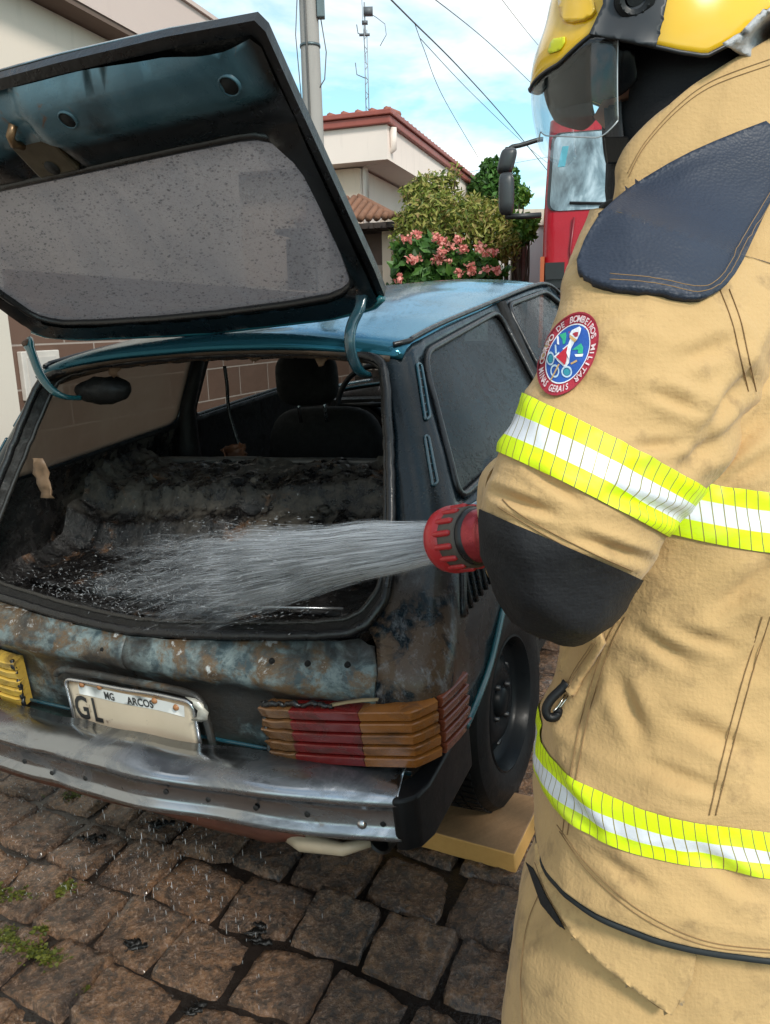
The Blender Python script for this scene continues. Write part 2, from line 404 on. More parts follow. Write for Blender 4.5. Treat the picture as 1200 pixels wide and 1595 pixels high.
def m_chrome():
    g = G('worn_chrome'); v = g.co()
    n = g.noise(g.co(sc=(1, 1, 3)), 5, 7, .65, .8); n2 = g.noise(v, 30, 6, .7)
    stain = g.ramp(n, [(.48, 0), (.66, 1)])
    c = g.mix(stain, (.40, .42, .45), (.13, .14, .155)); c = g.mix(g.ramp(n2, [(.62, 0), (.72, .8)]), c, (.20, .16, .13))
    return g.done(g.bsdf(col=c, metal=g.ramp(stain, [(0, 1), (1, .75)]), rough=g.ramp(g.math('ADD', g.math('MULTIPLY', n2, .4), g.math('MULTIPLY', stain, .4)), [(.1, .17), (.7, .46)]), nrm=g.bump(g.math('ADD', n, g.math('MULTIPLY', n2, .15)), .12, .006)))
def m_lens(name, c1, c2):
    g = G(name); v = g.co(sc=(1, 1, 2)); n = g.noise(v, 9, 7, .65, 1.2)
    b = g.ramp(n, [(.50, 0), (.66, 1)])
    c = g.mix(g.math('MULTIPLY', b, .7), g.mix(g.noise(v, 30, 4), c1, c2), (.035, .018, .010))
    return g.done(g.bsdf(col=c, rough=g.ramp(b, [(0, .2), (1, .5)]), spec=.5, coat=.5, coatr=.08, nrm=g.bump(g.noise(v, 45, 4), .15, .002)))
def m_stone():
    g = G('wet_cobble'); v = g.co()
    isl = g.n('NewGeometry').outputs['Random Per Island']
    n = g.noise(v, 7, 7, .65, .4); n2 = g.noise(v, 38, 8, .75, .3); n3 = g.noise(v, 110, 4, .7)
    base = g.mix(isl, (.115, .075, .048), (.25, .132, .060))
    c = g.mix(g.ramp(n2, [(.40, 0), (.62, 1)]), g.mix(.80, base, (.010, .008, .008)), g.mix(.5, base, (.30, .14, .062)))
    c = g.mix(g.ramp(n, [(.46, 0), (.66, .72)]), c, (.022, .017, .016))
    c = g.mix(g.ramp(g.math('ADD', n3, g.math('MULTIPLY', n2, .5)), [(.80, 0), (.92, .75)]), c, (.30, .20, .14))
    nh = g.math('ADD', n2, g.math('MULTIPLY', n3, .7))
    return g.done(g.bsdf(col=c, rough=g.ramp(g.math('ADD', g.math('MULTIPLY', n, .5), g.math('MULTIPLY', n2, .5)), [(.40, .06), (.60, .32)]), spec=.7, coat=g.ramp(n, [(.45, .5), (.58, 0)]), coatr=.06, nrm=g.bump(nh, 1.0, .014)))
def m_fabric(name, c1, c2, rough=.85, weave=900, stain=(.16, .10, .05), sheen=.12, spec=.25):
    g = G(name); v = g.co()
    n = g.noise(v, 4.5, 6, .6, .4); n2 = g.noise(v, 22, 6, .65)
    c = g.mix(n, c1, c2)
    st = g.ramp(g.math('ADD', n2, g.math('MULTIPLY', n, .5)), [(.80, 0), (.93, 1)])
    c = g.mix(g.math('MULTIPLY', st, .42), c, stain)
    sm = g.ramp(g.noise(g.co(loc=(4, 1, 7), sc=(1, 1, .6)), 6, 5, .6, .8), [(.60, 0), (.76, .35)]); c = g.mix(sm, c, tuple(x * .42 for x in c1))
    w1 = g.n('TexWave', {'Vector': g.co(rot=(0, 0, .3)), 'Scale': weave / 6.28, 'Distortion': .6, 'Detail': 1}, wave_type='BANDS', bands_direction='Z').outputs['Fac']
    w2 = g.n('TexWave', {'Vector': g.co(rot=(0, .0, .3)), 'Scale': weave / 6.28, 'Distortion': .6, 'Detail': 1}, wave_type='BANDS', bands_direction='X').outputs['Fac']
    w = g.math('ADD', w1, w2); c = g.mix(g.math('MULTIPLY', g.math('SUBTRACT', 2.0, w), .012), c, tuple(x * .45 for x in c1))
    fine = g.noise(v, 160, 3, .6)
    return g.done(g.bsdf(col=c, rough=rough, spec=spec, sheen=sheen, nrm=g.bump(g.math('ADD', g.math('MULTIPLY', w, .03), g.math('ADD', g.math('MULTIPLY', fine, .75), g.math('MULTIPLY', n2, 1.3))), .42, .004)))
def m_leather(name, c):
    g = G(name); v = g.co()
    d = g.voro(v, 260); n = g.noise(v, 10, 5)
    col = g.mix(n, tuple(x * .7 for x in c), tuple(x * 1.35 for x in c))
    return g.done(g.bsdf(col=col, rough=g.ramp(n, [(.3, .46), (.7, .60)]), spec=.35, nrm=g.bump(g.math('ADD', d, g.math('MULTIPLY', n, .6)), .22, .003)))
def m_band():
    """reflective trim: yellow edge stripes, silver centre, thin cut lines across (UV: u metres along, v 0-1 across)"""
    g = G('reflective_trim'); uv = g.tc.outputs['UV']; s = g.sep(uv)
    v = s[1]; u = s[0]
    mid = g.math('MULTIPLY', g.math('GREATER_THAN', v, .315), g.math('LESS_THAN', v, .685))
    sl = g.math('ADD', u, g.math('MULTIPLY', v, .010))
    fr = g.math('FRACT', g.math('MULTIPLY', sl, 1 / .0118))
    line = g.math('LESS_THAN', fr, .10)
    n = g.noise(g.co(), 30, 4)
    yel = g.mix(n, (.66, .88, .003), (.76, .95, .008)); sil = g.mix(n, (.66, .68, .74), (.80, .82, .86))
    c = g.mix(mid, yel, sil); dirt = g.ramp(g.noise(g.co(loc=(3, 3, 3)), 14, 6, .65, .5), [(.50, 0), (.74, .38)]); c = g.mix(dirt, c, (.30, .26, .14)); c = g.mix(line, c, (.26, .22, .05))
    return g.done(g.bsdf(col=c, rough=g.mix(mid, .5, .35), spec=.4, nrm=g.bump(g.math('SUBTRACT', g.noise(g.co(), 90, 3), g.math('MULTIPLY', line, .8)), .25, .002)))
def m_leaf(name, cols, rough=.45):
    g = G(name); r = g.n('NewGeometry').outputs['Random Per Island']
    c = g.ramp(r, [(k / (len(cols) - 1), col) for k, col in enumerate(cols)])
    d = g.bsdf(col=c, rough=rough, spec=.35); t = g.n('BsdfTranslucent', {'Color': c}).outputs[0]
    return g.done(g.mixsh(.3, d, t))
def m_plaster(name, col, var=.08):
    g = G(name); v = g.co()
    n = g.noise(v, .9, 6, .6); n2 = g.noise(v, 60, 4, .6); n3 = g.noise(g.co(sc=(3, 3, .5)), 2.5, 6, .65)
    c = g.mix(n, tuple(x * (1 - var) for x in col), tuple(min(1, x * (1 + var)) for x in col))
    c = g.mix(g.math('MULTIPLY', g.ramp(n3, [(.56, 0), (.75, 1)]), .22), c, tuple(x * .55 for x in col))
    return g.done(g.bsdf(col=c, rough=.9, spec=.2, nrm=g.bump(n2, .2, .004)))
def m_tiles():
    g = G('brown_wall_tile'); uv = g.tc.outputs['UV']
    b = g.n('TexBrick', {'Vector': uv, 'Color1': (.135, .078, .056, 1), 'Color2': (.165, .098, .072, 1), 'Mortar': (.36, .30, .26, 1), 'Scale': 1.0, 'Mortar Size': .006, 'Mortar Smooth': .1, 'Brick Width': .60, 'Row Height': .28}, offset=.5)
    n = g.noise(g.co(), 6, 6, .6)
    c = g.mix(g.math('MULTIPLY', n, .35), b.outputs['Color'], (.10, .055, .04), 'MIX')
    return g.done(g.bsdf(col=c, rough=g.mix(b.outputs['Fac'], .30, .8), spec=.4, nrm=g.bump(g.math('SUBTRACT', g.math('MULTIPLY', n, .1), b.outputs['Fac']), .4, .003)))

# ================================================================== SETTING
NRM = Vector((MCAR[0][2], MCAR[1][2], MCAR[2][2]))
CO = MCAR.translation
def gz_raw(x, y): return CO.z - (NRM.x * (x - CO.x) + NRM.y * (y - CO.y)) / NRM.z
def gz(x, y):
    p = gz_raw(x, y)
    if p > .55: p = .55 + .25 * (1 - math.exp(-(p - .55) / .25))
    if p < -.45: p = -.45 - .2 * (1 - math.exp((p + .45) / .2))
    return p
M_stone = m_stone()
M_bed = simple('wet_road_dirt', (.015, .011, .009), .22, var=.7, scale=14, bump=.7, bscale=60, spec=.6)
def build_road():
    # one sheet to the horizon
    xs = np.concatenate([-np.geomspace(400, 12, 14), np.arange(-11, 11.1, .5), np.geomspace(12, 400, 14)])
    ys = np.concatenate([-np.geomspace(400, 8, 14), np.arange(-7, 16.1, .5), np.geomspace(17, 500, 14)])
    V = [(x, y, gz(x, y) - .021) for y in ys for x in xs]
    o = mesh('road_bed', V, grid_faces(len(xs), len(ys)), M_bed); tag(o, kind='structure')
    # cobbles, laid in rows square to the car
    mb = MB(); rs = random.Random(11)
    y = -3.0; row = 0
    while y < 6.5:
        h = rs.uniform(.165, .20); x = -3.4 + rs.uniform(0, .2)
        while x < 4.2:
            w = rs.uniform(.165, .225)
            g = rs.uniform(.001, .004)
            def wob(px, py): return Vector((px + .022 * noise.noise((px * 3.1, py * 3.1, 3)) + .035 * noise.noise((px * .9, 1, 0)) , py + .022 * noise.noise((px * 3.3, py * 2.7, 9)) + .07 * noise.noise((px * .8, 5, 2)), 0))
            near = -1.2 < x < 1.6 and -1.2 < y < 1.3
            k = 13 if near else 4
            c = [wob(x + g, y + g), wob(x + w - g, y + g), wob(x + w - g, y + h - g), wob(x + g, y + h - g)]
            c = [p + Vector((rs.uniform(-.012, .012), rs.uniform(-.012, .012), 0)) for p in c]
            lift = rs.uniform(-.008, .006); tx = rs.uniform(-.03, .03); ty = rs.uniform(-.03, .03); ctr = sum(c, Vector()) / 4
            V = []; n = k + 2
            tt = [-.0, .0] 
            gr = [0, .05] + [(.05 + .90 * i / (k - 1)) for i in range(1, k - 1)] + [.95, 1.0] if k > 4 else [0, .07, .93, 1.0]
            n = len(gr)
            seed = rs.uniform(0, 50)
            for b in gr:
                for a in gr:
                    p = (c[0] * (1 - a) + c[1] * a) * (1 - b) + (c[3] * (1 - a) + c[2] * a) * b
                    # rounded corners
                    ea = max(0, abs(a - .5) - .30) / .20; eb = max(0, abs(b - .5) - .30) / .20
                    corner = ea * eb
                    p = p + (ctr - p) * (.045 * corner)
                    p = p + Vector((noise.noise((p.x * 22, p.y * 22, seed)), noise.noise((p.x * 22, p.y * 22, seed + 7)), 0)) * (.007 if near else .004)
                    e = max(abs(a - .5), abs(b - .5)) * 2
                    z = lift + tx * (a - .5) + ty * (b - .5)
                    z += .009 * noise.noise((p.x * 14, p.y * 14, seed)) + .008 * noise.noise((p.x * 36, p.y * 36, seed)) + .005 * noise.noise((p.x * 75, p.y * 75, seed))
                    if e > .99: z -= .040
                    elif e > .9: z -= .0015
                    q = MCAR @ Vector((p.x, p.y, 0)); V.append(Vector((q.x, q.y, gz(q.x, q.y) + z * .8 - .004)))
            mb.add(V, grid_faces(n, n))
            x += w
        y += h; row += 1
    o = mb.build('road', [M_stone]); tag(o, kind='structure')
build_road()

M_moss = m_leaf('moss_leaf', [(.035, .045, .008), (.08, .095, .014), (.14, .145, .022)])
def build_moss():
    mb = MB(); rs = random.Random(3)
    lines = [[(-.62, -.30), (-.45, -.16), (-.35, -.10), (-.30, -.04)], [(-.36, -.14), (-.25, -.13), (-.13, -.14), (-.06, -.16)], [(-.55, -.02), (-.40, .02), (-.36, .06)], [(-.75, .35), (-.5, .42), (-.25, .45)], [(-.36, -.25), (-.42, -.42), (-.5, -.6)], [(-.9, -.1), (-.6, -.05)]]
    for l in lines:
        pts = spline(l, 60)
        for p in pts:
            for _ in range(15):
                x = p[0] + rs.gauss(0, .013); y = p[1] + rs.gauss(0, .013); q = MCAR @ Vector((x, y, 0))
                if fbm((x * 9, y * 9, 1)) < -.12: continue
                z = gz(q.x, q.y) - rs.uniform(.0, .012); r = rs.uniform(.003, .0075); a = rs.uniform(0, 6.28); t = rs.uniform(-.5, .5)
                V = [Vector((q.x + r * cos(a + k * 1.57) * (1 if k % 2 else .7), q.y + r * sin(a + k * 1.57) * (1 if k % 2 else .7), z + r * (t * cos(k * 1.57) + .3 * (k % 2)))) for k in range(4)]
                mb.add(V, [(0, 1, 2, 3)])
    o = mb.build('moss', [M_moss], smooth=False); tag(o, 'yellow-green moss growing in the cobble joints', 'moss', kind='stuff')
    # black burnt shreds lying on the stones
    M_char = m_soot('char', .004, .012, (.15, .4))
    spots = [(145, 1310, .05, 'large heap of black charred shreds behind the left mossy joint'), (395, 1458, .055, 'black charred scraps lying in a joint in the middle of the cobbles'), (208, 1475, .04, 'thin black charred sliver on a cobble near the moss'), (250, 1285, .05, 'black charred scrap under the bumper among the falling drops'), (300, 1575, .035, 'small charred flake at the bottom edge of the cobbles')]
    for k, (px, py, s, lab) in enumerate(spots):
        c = car_plane(px, py, (0, 0, 0), (0, 0, 1)); c = MCAR @ c; mb = MB()
        for j in range(9):
            a = rs.uniform(-.5, .7); L = s * rs.uniform(.3, .9); w = s * rs.uniform(.06, .2); o_ = Vector((rs.gauss(0, s * .35), rs.gauss(0, s * .2), rs.uniform(.002, .012)))
            V = []; F = []
            for i in range(7):
                t = i / 6 - .5
                for sgn in (-1, 1):
                    for up in (0, 1):
                        V.append(c + o_ + Vector((cos(a) * t * L - sin(a) * sgn * w * (1 - 1.6 * t * t), sin(a) * t * L + cos(a) * sgn * w * (1 - 1.6 * t * t), .010 * noise.noise((t * 5, j, k)) + up * .003 + .004 * sgn * sin(t * 5))))
            for i in range(6):
                b = i * 4
                for q in ((0, 1, 5, 4), (2, 6, 7, 3), (0, 4, 6, 2), (1, 3, 7, 5)): F.append([b + z for z in q])
            mb.add(V, F)
        o = mb.build('charred_scrap', [M_char]); tag(o, lab, 'debris', 'charred scraps on the cobbles')
build_moss()

# ------------------------------------------------------------------ building on the left (along the street)
TH = R_(18.7); U = Vector((sin(TH), cos(TH), 0)); NF = Vector((cos(TH), -sin(TH), 0))   # along the street, towards the street
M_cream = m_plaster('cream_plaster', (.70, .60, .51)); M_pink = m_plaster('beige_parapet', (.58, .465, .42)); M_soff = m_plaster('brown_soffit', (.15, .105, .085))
M_tile = m_tiles(); M_pil = m_plaster('pale_pilaster', (.62, .55, .47))
def frame_uz(P0):
    return lambda u, n, z: Vector(P0) + U * u + NF * n + Vector((0, 0, z - P0[2]))
def build_left():
    W0 = at(0, 600, 4.8); f = frame_uz((W0.x, W0.y, 0))
    root = empty('townhouse', (W0.x, W0.y, gz(W0.x, W0.y)))
    tag(root, 'cream townhouse with brown tiled lower wall and overhanging beige parapet beside the burnt car', 'house')
    inv = Matrix.Translation(root.location).inverted()
    def bx(mb, u0, u1, n0, n1, z0, z1, i=0):
        V = [f(u, n, z) for z in (z0, z1) for (u, n) in ((u0, n0), (u1, n0), (u1, n1), (u0, n1))]
        return mb.add([inv @ v for v in V], [(0, 3, 2, 1), (4, 5, 6, 7), (0, 1, 5, 4), (1, 2, 6, 5), (2, 3, 7, 6), (3, 0, 4, 7)], i)
    bx(MB(), -7, 3.25, -6, 0, -1, 3.50).build('wall', [M_cream], root, False)
    # roof edge: the overhanging parapet, with brown soffit below
    o = bx(MB(), -7.3, 3.4, -6.2, .2, 3.54, 3.965).build('parapet', [M_pink], root, False)
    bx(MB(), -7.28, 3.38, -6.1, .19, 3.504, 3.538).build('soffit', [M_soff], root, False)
    bx(MB(), -7.32, 3.42, -6.22, .225, 3.967, 4.0).build('coping', [M_pink], root, False)
    bx(MB(), 3.252, 6.2, -.2, 0, -1, 1.88).build('yard_wall', [M_cream], root, False)
    # tiles
    V = []; uv = []
    for u, n, z in ((.08, .012, -.6), (6.18, .012, -.6), (6.18, .012, 1.86), (.08, .012, 1.86)):
        V.append(inv @ f(u, n, z)); uv.append((u, z))
    o = mesh('tile_cladding', V, [(0, 1, 2, 3)], M_tile, root, False, uv=uv); solid(o, .010)
    bx(MB(), -.16, .075, 0, .06, -.8, 3.1).build('pilaster', [M_pil], root, False)
    bx(MB(), -6.5, -.17, 0, .012, -.8, 3.1).build('plaster_panel', [m_plaster('pale_plaster', (.60, .54, .47))], root, False)
    # meter box
    a = plane_hit(60, 578, f(0, .02, 0), NF); ua = (a - W0).dot(U)
    mb = MB(); bx(mb, ua - .16, ua + .18, .012, .05, a.z - .18, a.z + .13); bo = mb.build('meter_box', [simple('meter_frame', (.55, .50, .45), .5)], root, False); bev(bo, .006)
    mb = MB(); bx(mb, ua - .12, ua + .14, .05, .056, a.z - .14, a.z + .09); mb.build('meter_door', [simple('meter_face', (.50, .46, .42), .4, var=.1)], bo, False)
    mb = MB(); bx(mb, ua - .10, ua + .0, .0565, .058, a.z - .115, a.z - .10); bx(mb, ua + .04, ua + .09, .0565, .058, a.z - .02, a.z - .005); mb.each('slot', [simple('meter_slot', (.25, .14, .11), .6)], bo, False)
build_left()

# ------------------------------------------------------------------ house at the end of the street
HC = at(604, 182, 12.0)       # outer corner of its eaves, at fascia height
VL = Vector((-cos(TH), sin(TH), 0))   # along its front, away to the left
def build_house():
    root = empty('house', (HC.x, HC.y, .5)); tag(root, 'cream single-storey house with red roof edge and arched porch behind the flowering shrub', 'house')
    inv = Matrix.Translation(root.location).inverted()
    def P(a, b, z): return inv @ (Vector((HC.x, HC.y, 0)) + VL * a + U * b + Vector((0, 0, HC.z + z)))
    def bx(mb, a0, a1, b0, b1, z0, z1, i=0):
        V = [P(a, b, z) for z in (z0, z1) for (a, b) in ((a0, b0), (a1, b0), (a1, b1), (a0, b1))]
        return mb.add(V, [(0, 3, 2, 1), (4, 5, 6, 7), (0, 1, 5, 4), (1, 2, 6, 5), (2, 3, 7, 6), (3, 0, 4, 7)], i)
    cr = m_plaster('house_cream', (.76, .59, .46)); wh = m_plaster('house_fascia', (.80, .69, .62), .04); rd = simple('red_gutter', (.30, .075, .055), .5)
    LEN = 7.6
    # wall with an arch on the street side
    ov = .62
    wall = MB(); bx(wall, ov, 6, ov * .6, 3.0, -5, -.62); bx(wall, ov + .9, 6, 3.0, LEN - .4, -5, -.62)
    wall.build('wall', [cr], root, False)
    # street-side arcade wall: outline with an arch hole, a = ov, b along
    arch = [(1.02, -5.0), (1.02, -1.75)] + [(1.02 + .85 - .85 * cos(t), -1.75 + .55 * sin(t)) for t in np.linspace(.1, pi - .1, 16)] + [(2.72, -1.75), (2.72, -5.0)]
    outl = [(.385, -5.0), *arch[0:1], *arch[1:], (3.2, -5.0), (3.2, -.63), (.385, -.63)]
    vv, ff = cdt(outl, (), .4)
    V = [P(ov - .02, b, z) for b, z in vv]; o = mesh('arcade_wall', V, orient(V, ff, lambda c: -VL), m_plaster('house_side', (.70, .59, .52)), root, False); solid(o, .14)
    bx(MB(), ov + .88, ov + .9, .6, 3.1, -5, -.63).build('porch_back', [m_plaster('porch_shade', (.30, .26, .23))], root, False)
    bx(MB(), ov - .02, 1.5, 3.2, LEN - .6, -5, -.64).build('far_wall', [m_plaster('house_side2', (.66, .57, .50))], root, False)
    # eaves slab, gutter, tiled roof
    bx(MB(), .02, 8, .02, LEN, -.60, -.10).build('eaves', [wh], root, False)
    g = MB(); bx(g, -.05, 8, -.05, LEN + .05, -.095, .02); bx(g, -.09, 8, -.09, LEN + .09, .022, .10); o = g.build('gutter', [rd], root, False); bev(o, .015)
    rt = MB()
    for k in range(34):
        b0 = -.05
        a = .0 + k * .235
        n_ = max(2, min(13, a / .3 + .5)); pts = [P(a, b0 + t * .3, .085 + t * .035) for t in np.linspace(0, n_, 10)]
        rt.tube(pts, .058, 8)
    for k in range(32):
        b = .0 + k * .235
        n_ = max(.3, min(12, b / .3)); pts = [P(-.05 + t * .3, b, .085 + t * .035) for t in np.linspace(0, n_, 10)]
        rt.tube(pts, .055, 6)
    rt.build('roof_tiles', [simple('clay_tile', (.30, .115, .08), .8, var=.4, scale=3)], root)
    dp = MB(); dp.tube([P(-.03, .18, -.12), P(-.03, .18, -.42), P(.25, .3, -.55), P(ov - .07, .45, -.62), P(ov - .07, .45, -5)], .055, 10); dp.build('downpipe', [wh], root)
    dp = MB(); dp.tube([P(-.03, LEN - .3, -.12), P(-.03, LEN - .3, -.6)], .05, 8); dp.build('downpipe', [wh], root)
    # thin cable down the front wall
    c = MB(); c.tube([P(1.25, -.1, .1), P(1.22, -.03, -.3), P(1.15, ov * .6 - .02, -1.0), P(.95, ov * .6 - .02, -1.3), P(1.2, ov * .6 - .02, -1.9)], .010, 5); c.build('cable', [simple('cable_dark', (.08, .07, .07), .6)], root)
    # iron railing
    fr = empty('iron_railing', P(0, 0, 0) + root.location); tag(fr, 'grey iron picket railing in front of the porch arch', 'railing')
    fr.location = root.location
    M_ir = simple('grey_iron', (.22, .22, .23), .5)
    mb = MB(); hb = MB()
    for k in range(30):
        b = .62 + k * .11; mb.tube([P(ov - .12, b, -4.6), P(ov - .12, b, -1.55), P(ov - .12, b, -1.45)], [.013, .013, .003], 5)
    for z in (-1.75, -3.1, -4.4): hb.tube([P(ov - .12, .58, z), P(ov - .12, 3.9, z)], .015, 5)
    o = mb.build('picket', [M_ir], fr); o['kind'] = 'stuff'; hb.build('rail', [M_ir], fr)
    # small tiled canopy over the gate
    cn = empty('gate_canopy', root.location); tag(cn, 'small clay-tiled canopy over a dark gate at the left of the house', 'canopy')
    E0 = at(612, 338, 11.2); E0 = inv @ E0
    mb = MB()
    for k in range(13):
        a = k * .125
        base = E0 + VL * a
        mb.tube([base + U * (.0 + t * .16) + Vector((0, 0, t * .085 + .0)) for t in np.linspace(0, max(.4, min(5, a / .16)), 6)], .052, 8)
    # the slope facing the street side
    for k in range(9):
        base = E0 + U * (k * .12)
        mb.tube([base + VL * (t * .14) + Vector((0, 0, t * .075)) for t in np.linspace(0, max(.4, min(6, k * .12 / .14)), 7)], .05, 8)
    mb.build('roof_tiles', [simple('old_clay_tile', (.20, .095, .055), .85, var=.5, scale=6)], cn)
    def bq(mb, o, a0, a1, b0, b1, z0, z1):
        V = [o + VL * a + U * b + Vector((0, 0, z)) for z in (z0, z1) for (a, b) in ((a0, b0), (a1, b0), (a1, b1), (a0, b1))]
        mb.add(V, [(0, 3, 2, 1), (4, 5, 6, 7), (0, 1, 5, 4), (1, 2, 6, 5), (2, 3, 7, 6), (3, 0, 4, 7)]); return mb
    M_dk = simple('dark_timber', (.045, .032, .026), .8)
    mb = MB(); bq(mb, E0, .02, 1.9, .03, .9, -.13, -.055)
    for k in range(8): bq(mb, E0, .1 + k * .2, .15 + k * .2, -.03, .9, -.14, -.06)
    mb.build('beam', [M_dk], cn, False)
    mb = MB(); bq(mb, E0, .32, 2.0, .62, .70, -2.6, -.14); mb.build('shaded_wall', [simple('gate_wall', (.15, .10, .08), .9)], cn, False)  # shadow beneath the canopy put into this wall's dark colour
    mb = MB()
    for k in range(10): bq(mb, E0, .34 + k * .10, .39 + k * .10, .45, .48, -2.2, -.62)
    bq(mb, E0, .33, 1.4, .455, .475, -.70, -.62); bq(mb, E0, .33, 1.4, .455, .475, -1.9, -1.8)
    mb.build('gate', [simple('gate_slats', (.42, .33, .27), .7)], cn, False)
    mb = MB(); bq(mb, E0, .15, .30, .38, .52, -2.6, -.14); mb.build('post', [cr], cn, False)
build_house()

# ------------------------------------------------------------------ pole, antenna, wires
def build_poles():
    M_con = m_plaster('pole_concrete', (.33, .31, .29), .15)
    top = at(477, -60, 9.5); bx, by = at(486, 200, 9.5).x, at(486, 200, 9.5).y
    base = Vector((bx + .02, by, gz(bx, by)))
    r = empty('utility_pole', base); tag(r, 'grey concrete utility pole with a cable and metal bands at its top', 'pole')
    H = top.z - base.z
    mb = MB(); mb.lathe([(.165, -.3), (.125, H * .55), (.105, H), (.0, H)], Matrix.Identity(4), 20); mb.build('shaft', [M_con], r, True, 40)
    zt = at(478, 12, 9.5).z - base.z
    mb = MB(); mb.lathe([(.112, zt - .02), (.150, zt), (.150, zt + .3), (.112, zt + .32)], Matrix.Identity(4), 20); mb.lathe([(.121, zt - .55), (.124, zt - .55), (.124, zt - .52), (.121, zt - .52)], Matrix.Identity(4), 20)
    mb.each('metal_band', [simple('band_metal', (.10, .13, .14), .5, .5)], r)
    mb = MB(); mb.box((.10, -.09, zt - .25), (.19, .02, zt + .25)); bo = mb.build('junction_box', [simple('box_dark', (.10, .14, .15), .6)], r, False); bev(bo, .01)
    mb = MB(); mb.tube([(-.03, -.130, zt + .2), (-.03, -.125, zt - .6), (-.02, -.140, zt - 2.2), (-.02, -.17, 0.0)], .012, 6); mb.tube([(.14, 0, zt - .25), (.19, 0, zt - .6), (.16, -.02, zt - .9), (.10, -.06, zt - 1.0)], .007, 5); mb.tube([(-.12, 0, zt + .1), (-.17, .02, zt - .4), (-.12, -.02, zt - 1.3)], .006, 5)
    mb.build('cable', [simple('pole_cable', (.09, .085, .08), .6)], r)
    # antenna
    D = 13.5; b = at(572, 172, D); t = at(569.5, 18, D); r = empty('antenna_mast', b); tag(r, 'thin lattice radio antenna mast standing on the house roof', 'antenna')
    H = t.z - b.z; mb = MB()
    for a in (0, 2.1, 4.2): mb.tube([(.035 * cos(a), .035 * sin(a), -.2), (.03 * cos(a), .03 * sin(a), H * .75)], .008, 5)
    for k in range(16):
        z = k * H * .75 / 16; a = 2.1 * (k % 3)
        mb.tube([(.035 * cos(a), .035 * sin(a), z), (.035 * cos(a + 2.1), .035 * sin(a + 2.1), z + H * .047)], .006, 4)
    mb.tube([(0, 0, H * .7), (0, 0, H)], .013, 6)
    mb.build('mast', [simple('galv', (.30, .32, .34), .5, .4)], r)
    mb = MB()
    mb.box((-.02, -.05, H * .88), (.14, .05, H * .95)); mb.box((-.05, -.03, H * .80), (.05, .03, H * .83)); mb.box((-.10, -.02, H * .695), (.08, .02, H * .715)); mb.tube([(-.02, 0, H * .70), (-.12, 0, H * .72), (-.14, 0, H * .80)], .009, 5); mb.tube([(.0, 0, H * .30), (-.16, 0, H * .34), (-.18, 0, H * .45)], .008, 5); mb.tube([(0, 0, H * .93), (.20, 0, H * .86), (.34, .0, H * .80), (.36, 0, H * .7), (.25, 0, H * .6)], .006, 5)
    mb.build('antenna_element', [simple('antenna_dark', (.10, .11, .12), .5)], r)
    # wires
    M_w = simple('wire', (.06, .065, .07), .6)
    def wire(label, pts, rad):
        P = spline([at(*p) for p in pts], 40); mb = MB(); c = Vector(P[0]); mb.tube([Vector(p) - c for p in P], rad * .55, 5)
        o = mb.build('power_line', [M_w]); o.location = c; tag(o, label, 'power line', 'overhead lines')
    wire('thick twisted cable bundle crossing the sky above the house', [(585, -25, 8.5), (640, 30, 10), (720, 110, 13), (800, 200, 18), (880, 300, 26)], .018)
    wire('slack single wire dipping from the cable bundle toward the roof end', [(646, 36, 10.2), (660, 75, 11), (690, 150, 12.5), (745, 245, 16)], .009)
    wire('second straight wire just right of the cable bundle', [(640, -30, 9), (760, 65, 14), (850, 150, 20), (960, 250, 30)], .012)
    wire('faint wire high over the red truck, left of the helmet', [(760, -30, 11), (830, 60, 15), (900, 140, 22)], .009)
    wire('faint wire parallel to the bundle above the bush', [(655, 60, 11), (740, 150, 15), (830, 235, 21), (900, 290, 28)], .010)
    wire('nearly level far wire left of the truck mirror', [(640, 290, 24), (760, 262, 26), (880, 240, 28)], .012)
    wire('thin wire rising beside the antenna mast', [(563, -20, 12), (567, 60, 13), (571, 100, 13.5)], .007)
build_poles()

# ------------------------------------------------------------------ plants
def leaf_cloud(blobs, n, size, rs, shell=.55, curl=.25, aspect=.55, droop=.2):
    mb_V = []; mb_F = []
    w = np.array([b[1][0] * b[1][1] * b[1][2] for b in blobs]) ** .67; w = w / w.sum()
    idx = rng.choice(len(blobs), n, p=w)
    for i in idx:
        c, r = blobs[i]
        d = Vector(rng.normal(size=3)).normalized(); k = shell + (1 - shell) * rng.random() ** .6
        k *= 1 + .22 * noise.noise(d * 2.3 + Vector(c))
        p = Vector(c) + Vector((d.x * r[0], d.y * r[1], d.z * r[2])) * k
        if noise.noise(p * (1.1 / max(r[0], .2))) < -.32: continue
        out = (d + Vector(rng.normal(size=3)) * .7).normalized(); s = size * (.45 + 1.1 * rng.random())
        t = out.cross(Vector(rng.normal(size=3))).normalized(); t = (t - Vector((0, 0, droop))).normalized(); b = out.cross(t).normalized()
        base = len(mb_V)
        mb_V += [p, p + t * s * .5 + b * s * aspect * .5 + out * s * curl * .2, p + t * s + out * -s * curl * .3, p + t * s * .5 - b * s * aspect * .5 + out * s * curl * .2]
        mb_F += [(base, base + 1, base + 2), (base, base + 2, base + 3)]
    return mb_V, mb_F
def stems(mb, base, blobs, r, rs, n=2):
    for c, rad in blobs:
        for _ in range(n):
            e = Vector(c) + Vector((rs.uniform(-.5, .5) * rad[0], rs.uniform(-.5, .5) * rad[1], rs.uniform(-.3, .5) * rad[2]))
            m = (base + e) / 2 + Vector((rs.uniform(-.1, .1), rs.uniform(-.1, .1), .1)); mb.tube(spline([base + Vector((rs.uniform(-.08, .08), rs.uniform(-.08, .08), 0)), m, e], 7), list(np.linspace(r, r * .25, 7)), 6)
M_bark = simple('bark', (.10, .07, .05), .9)
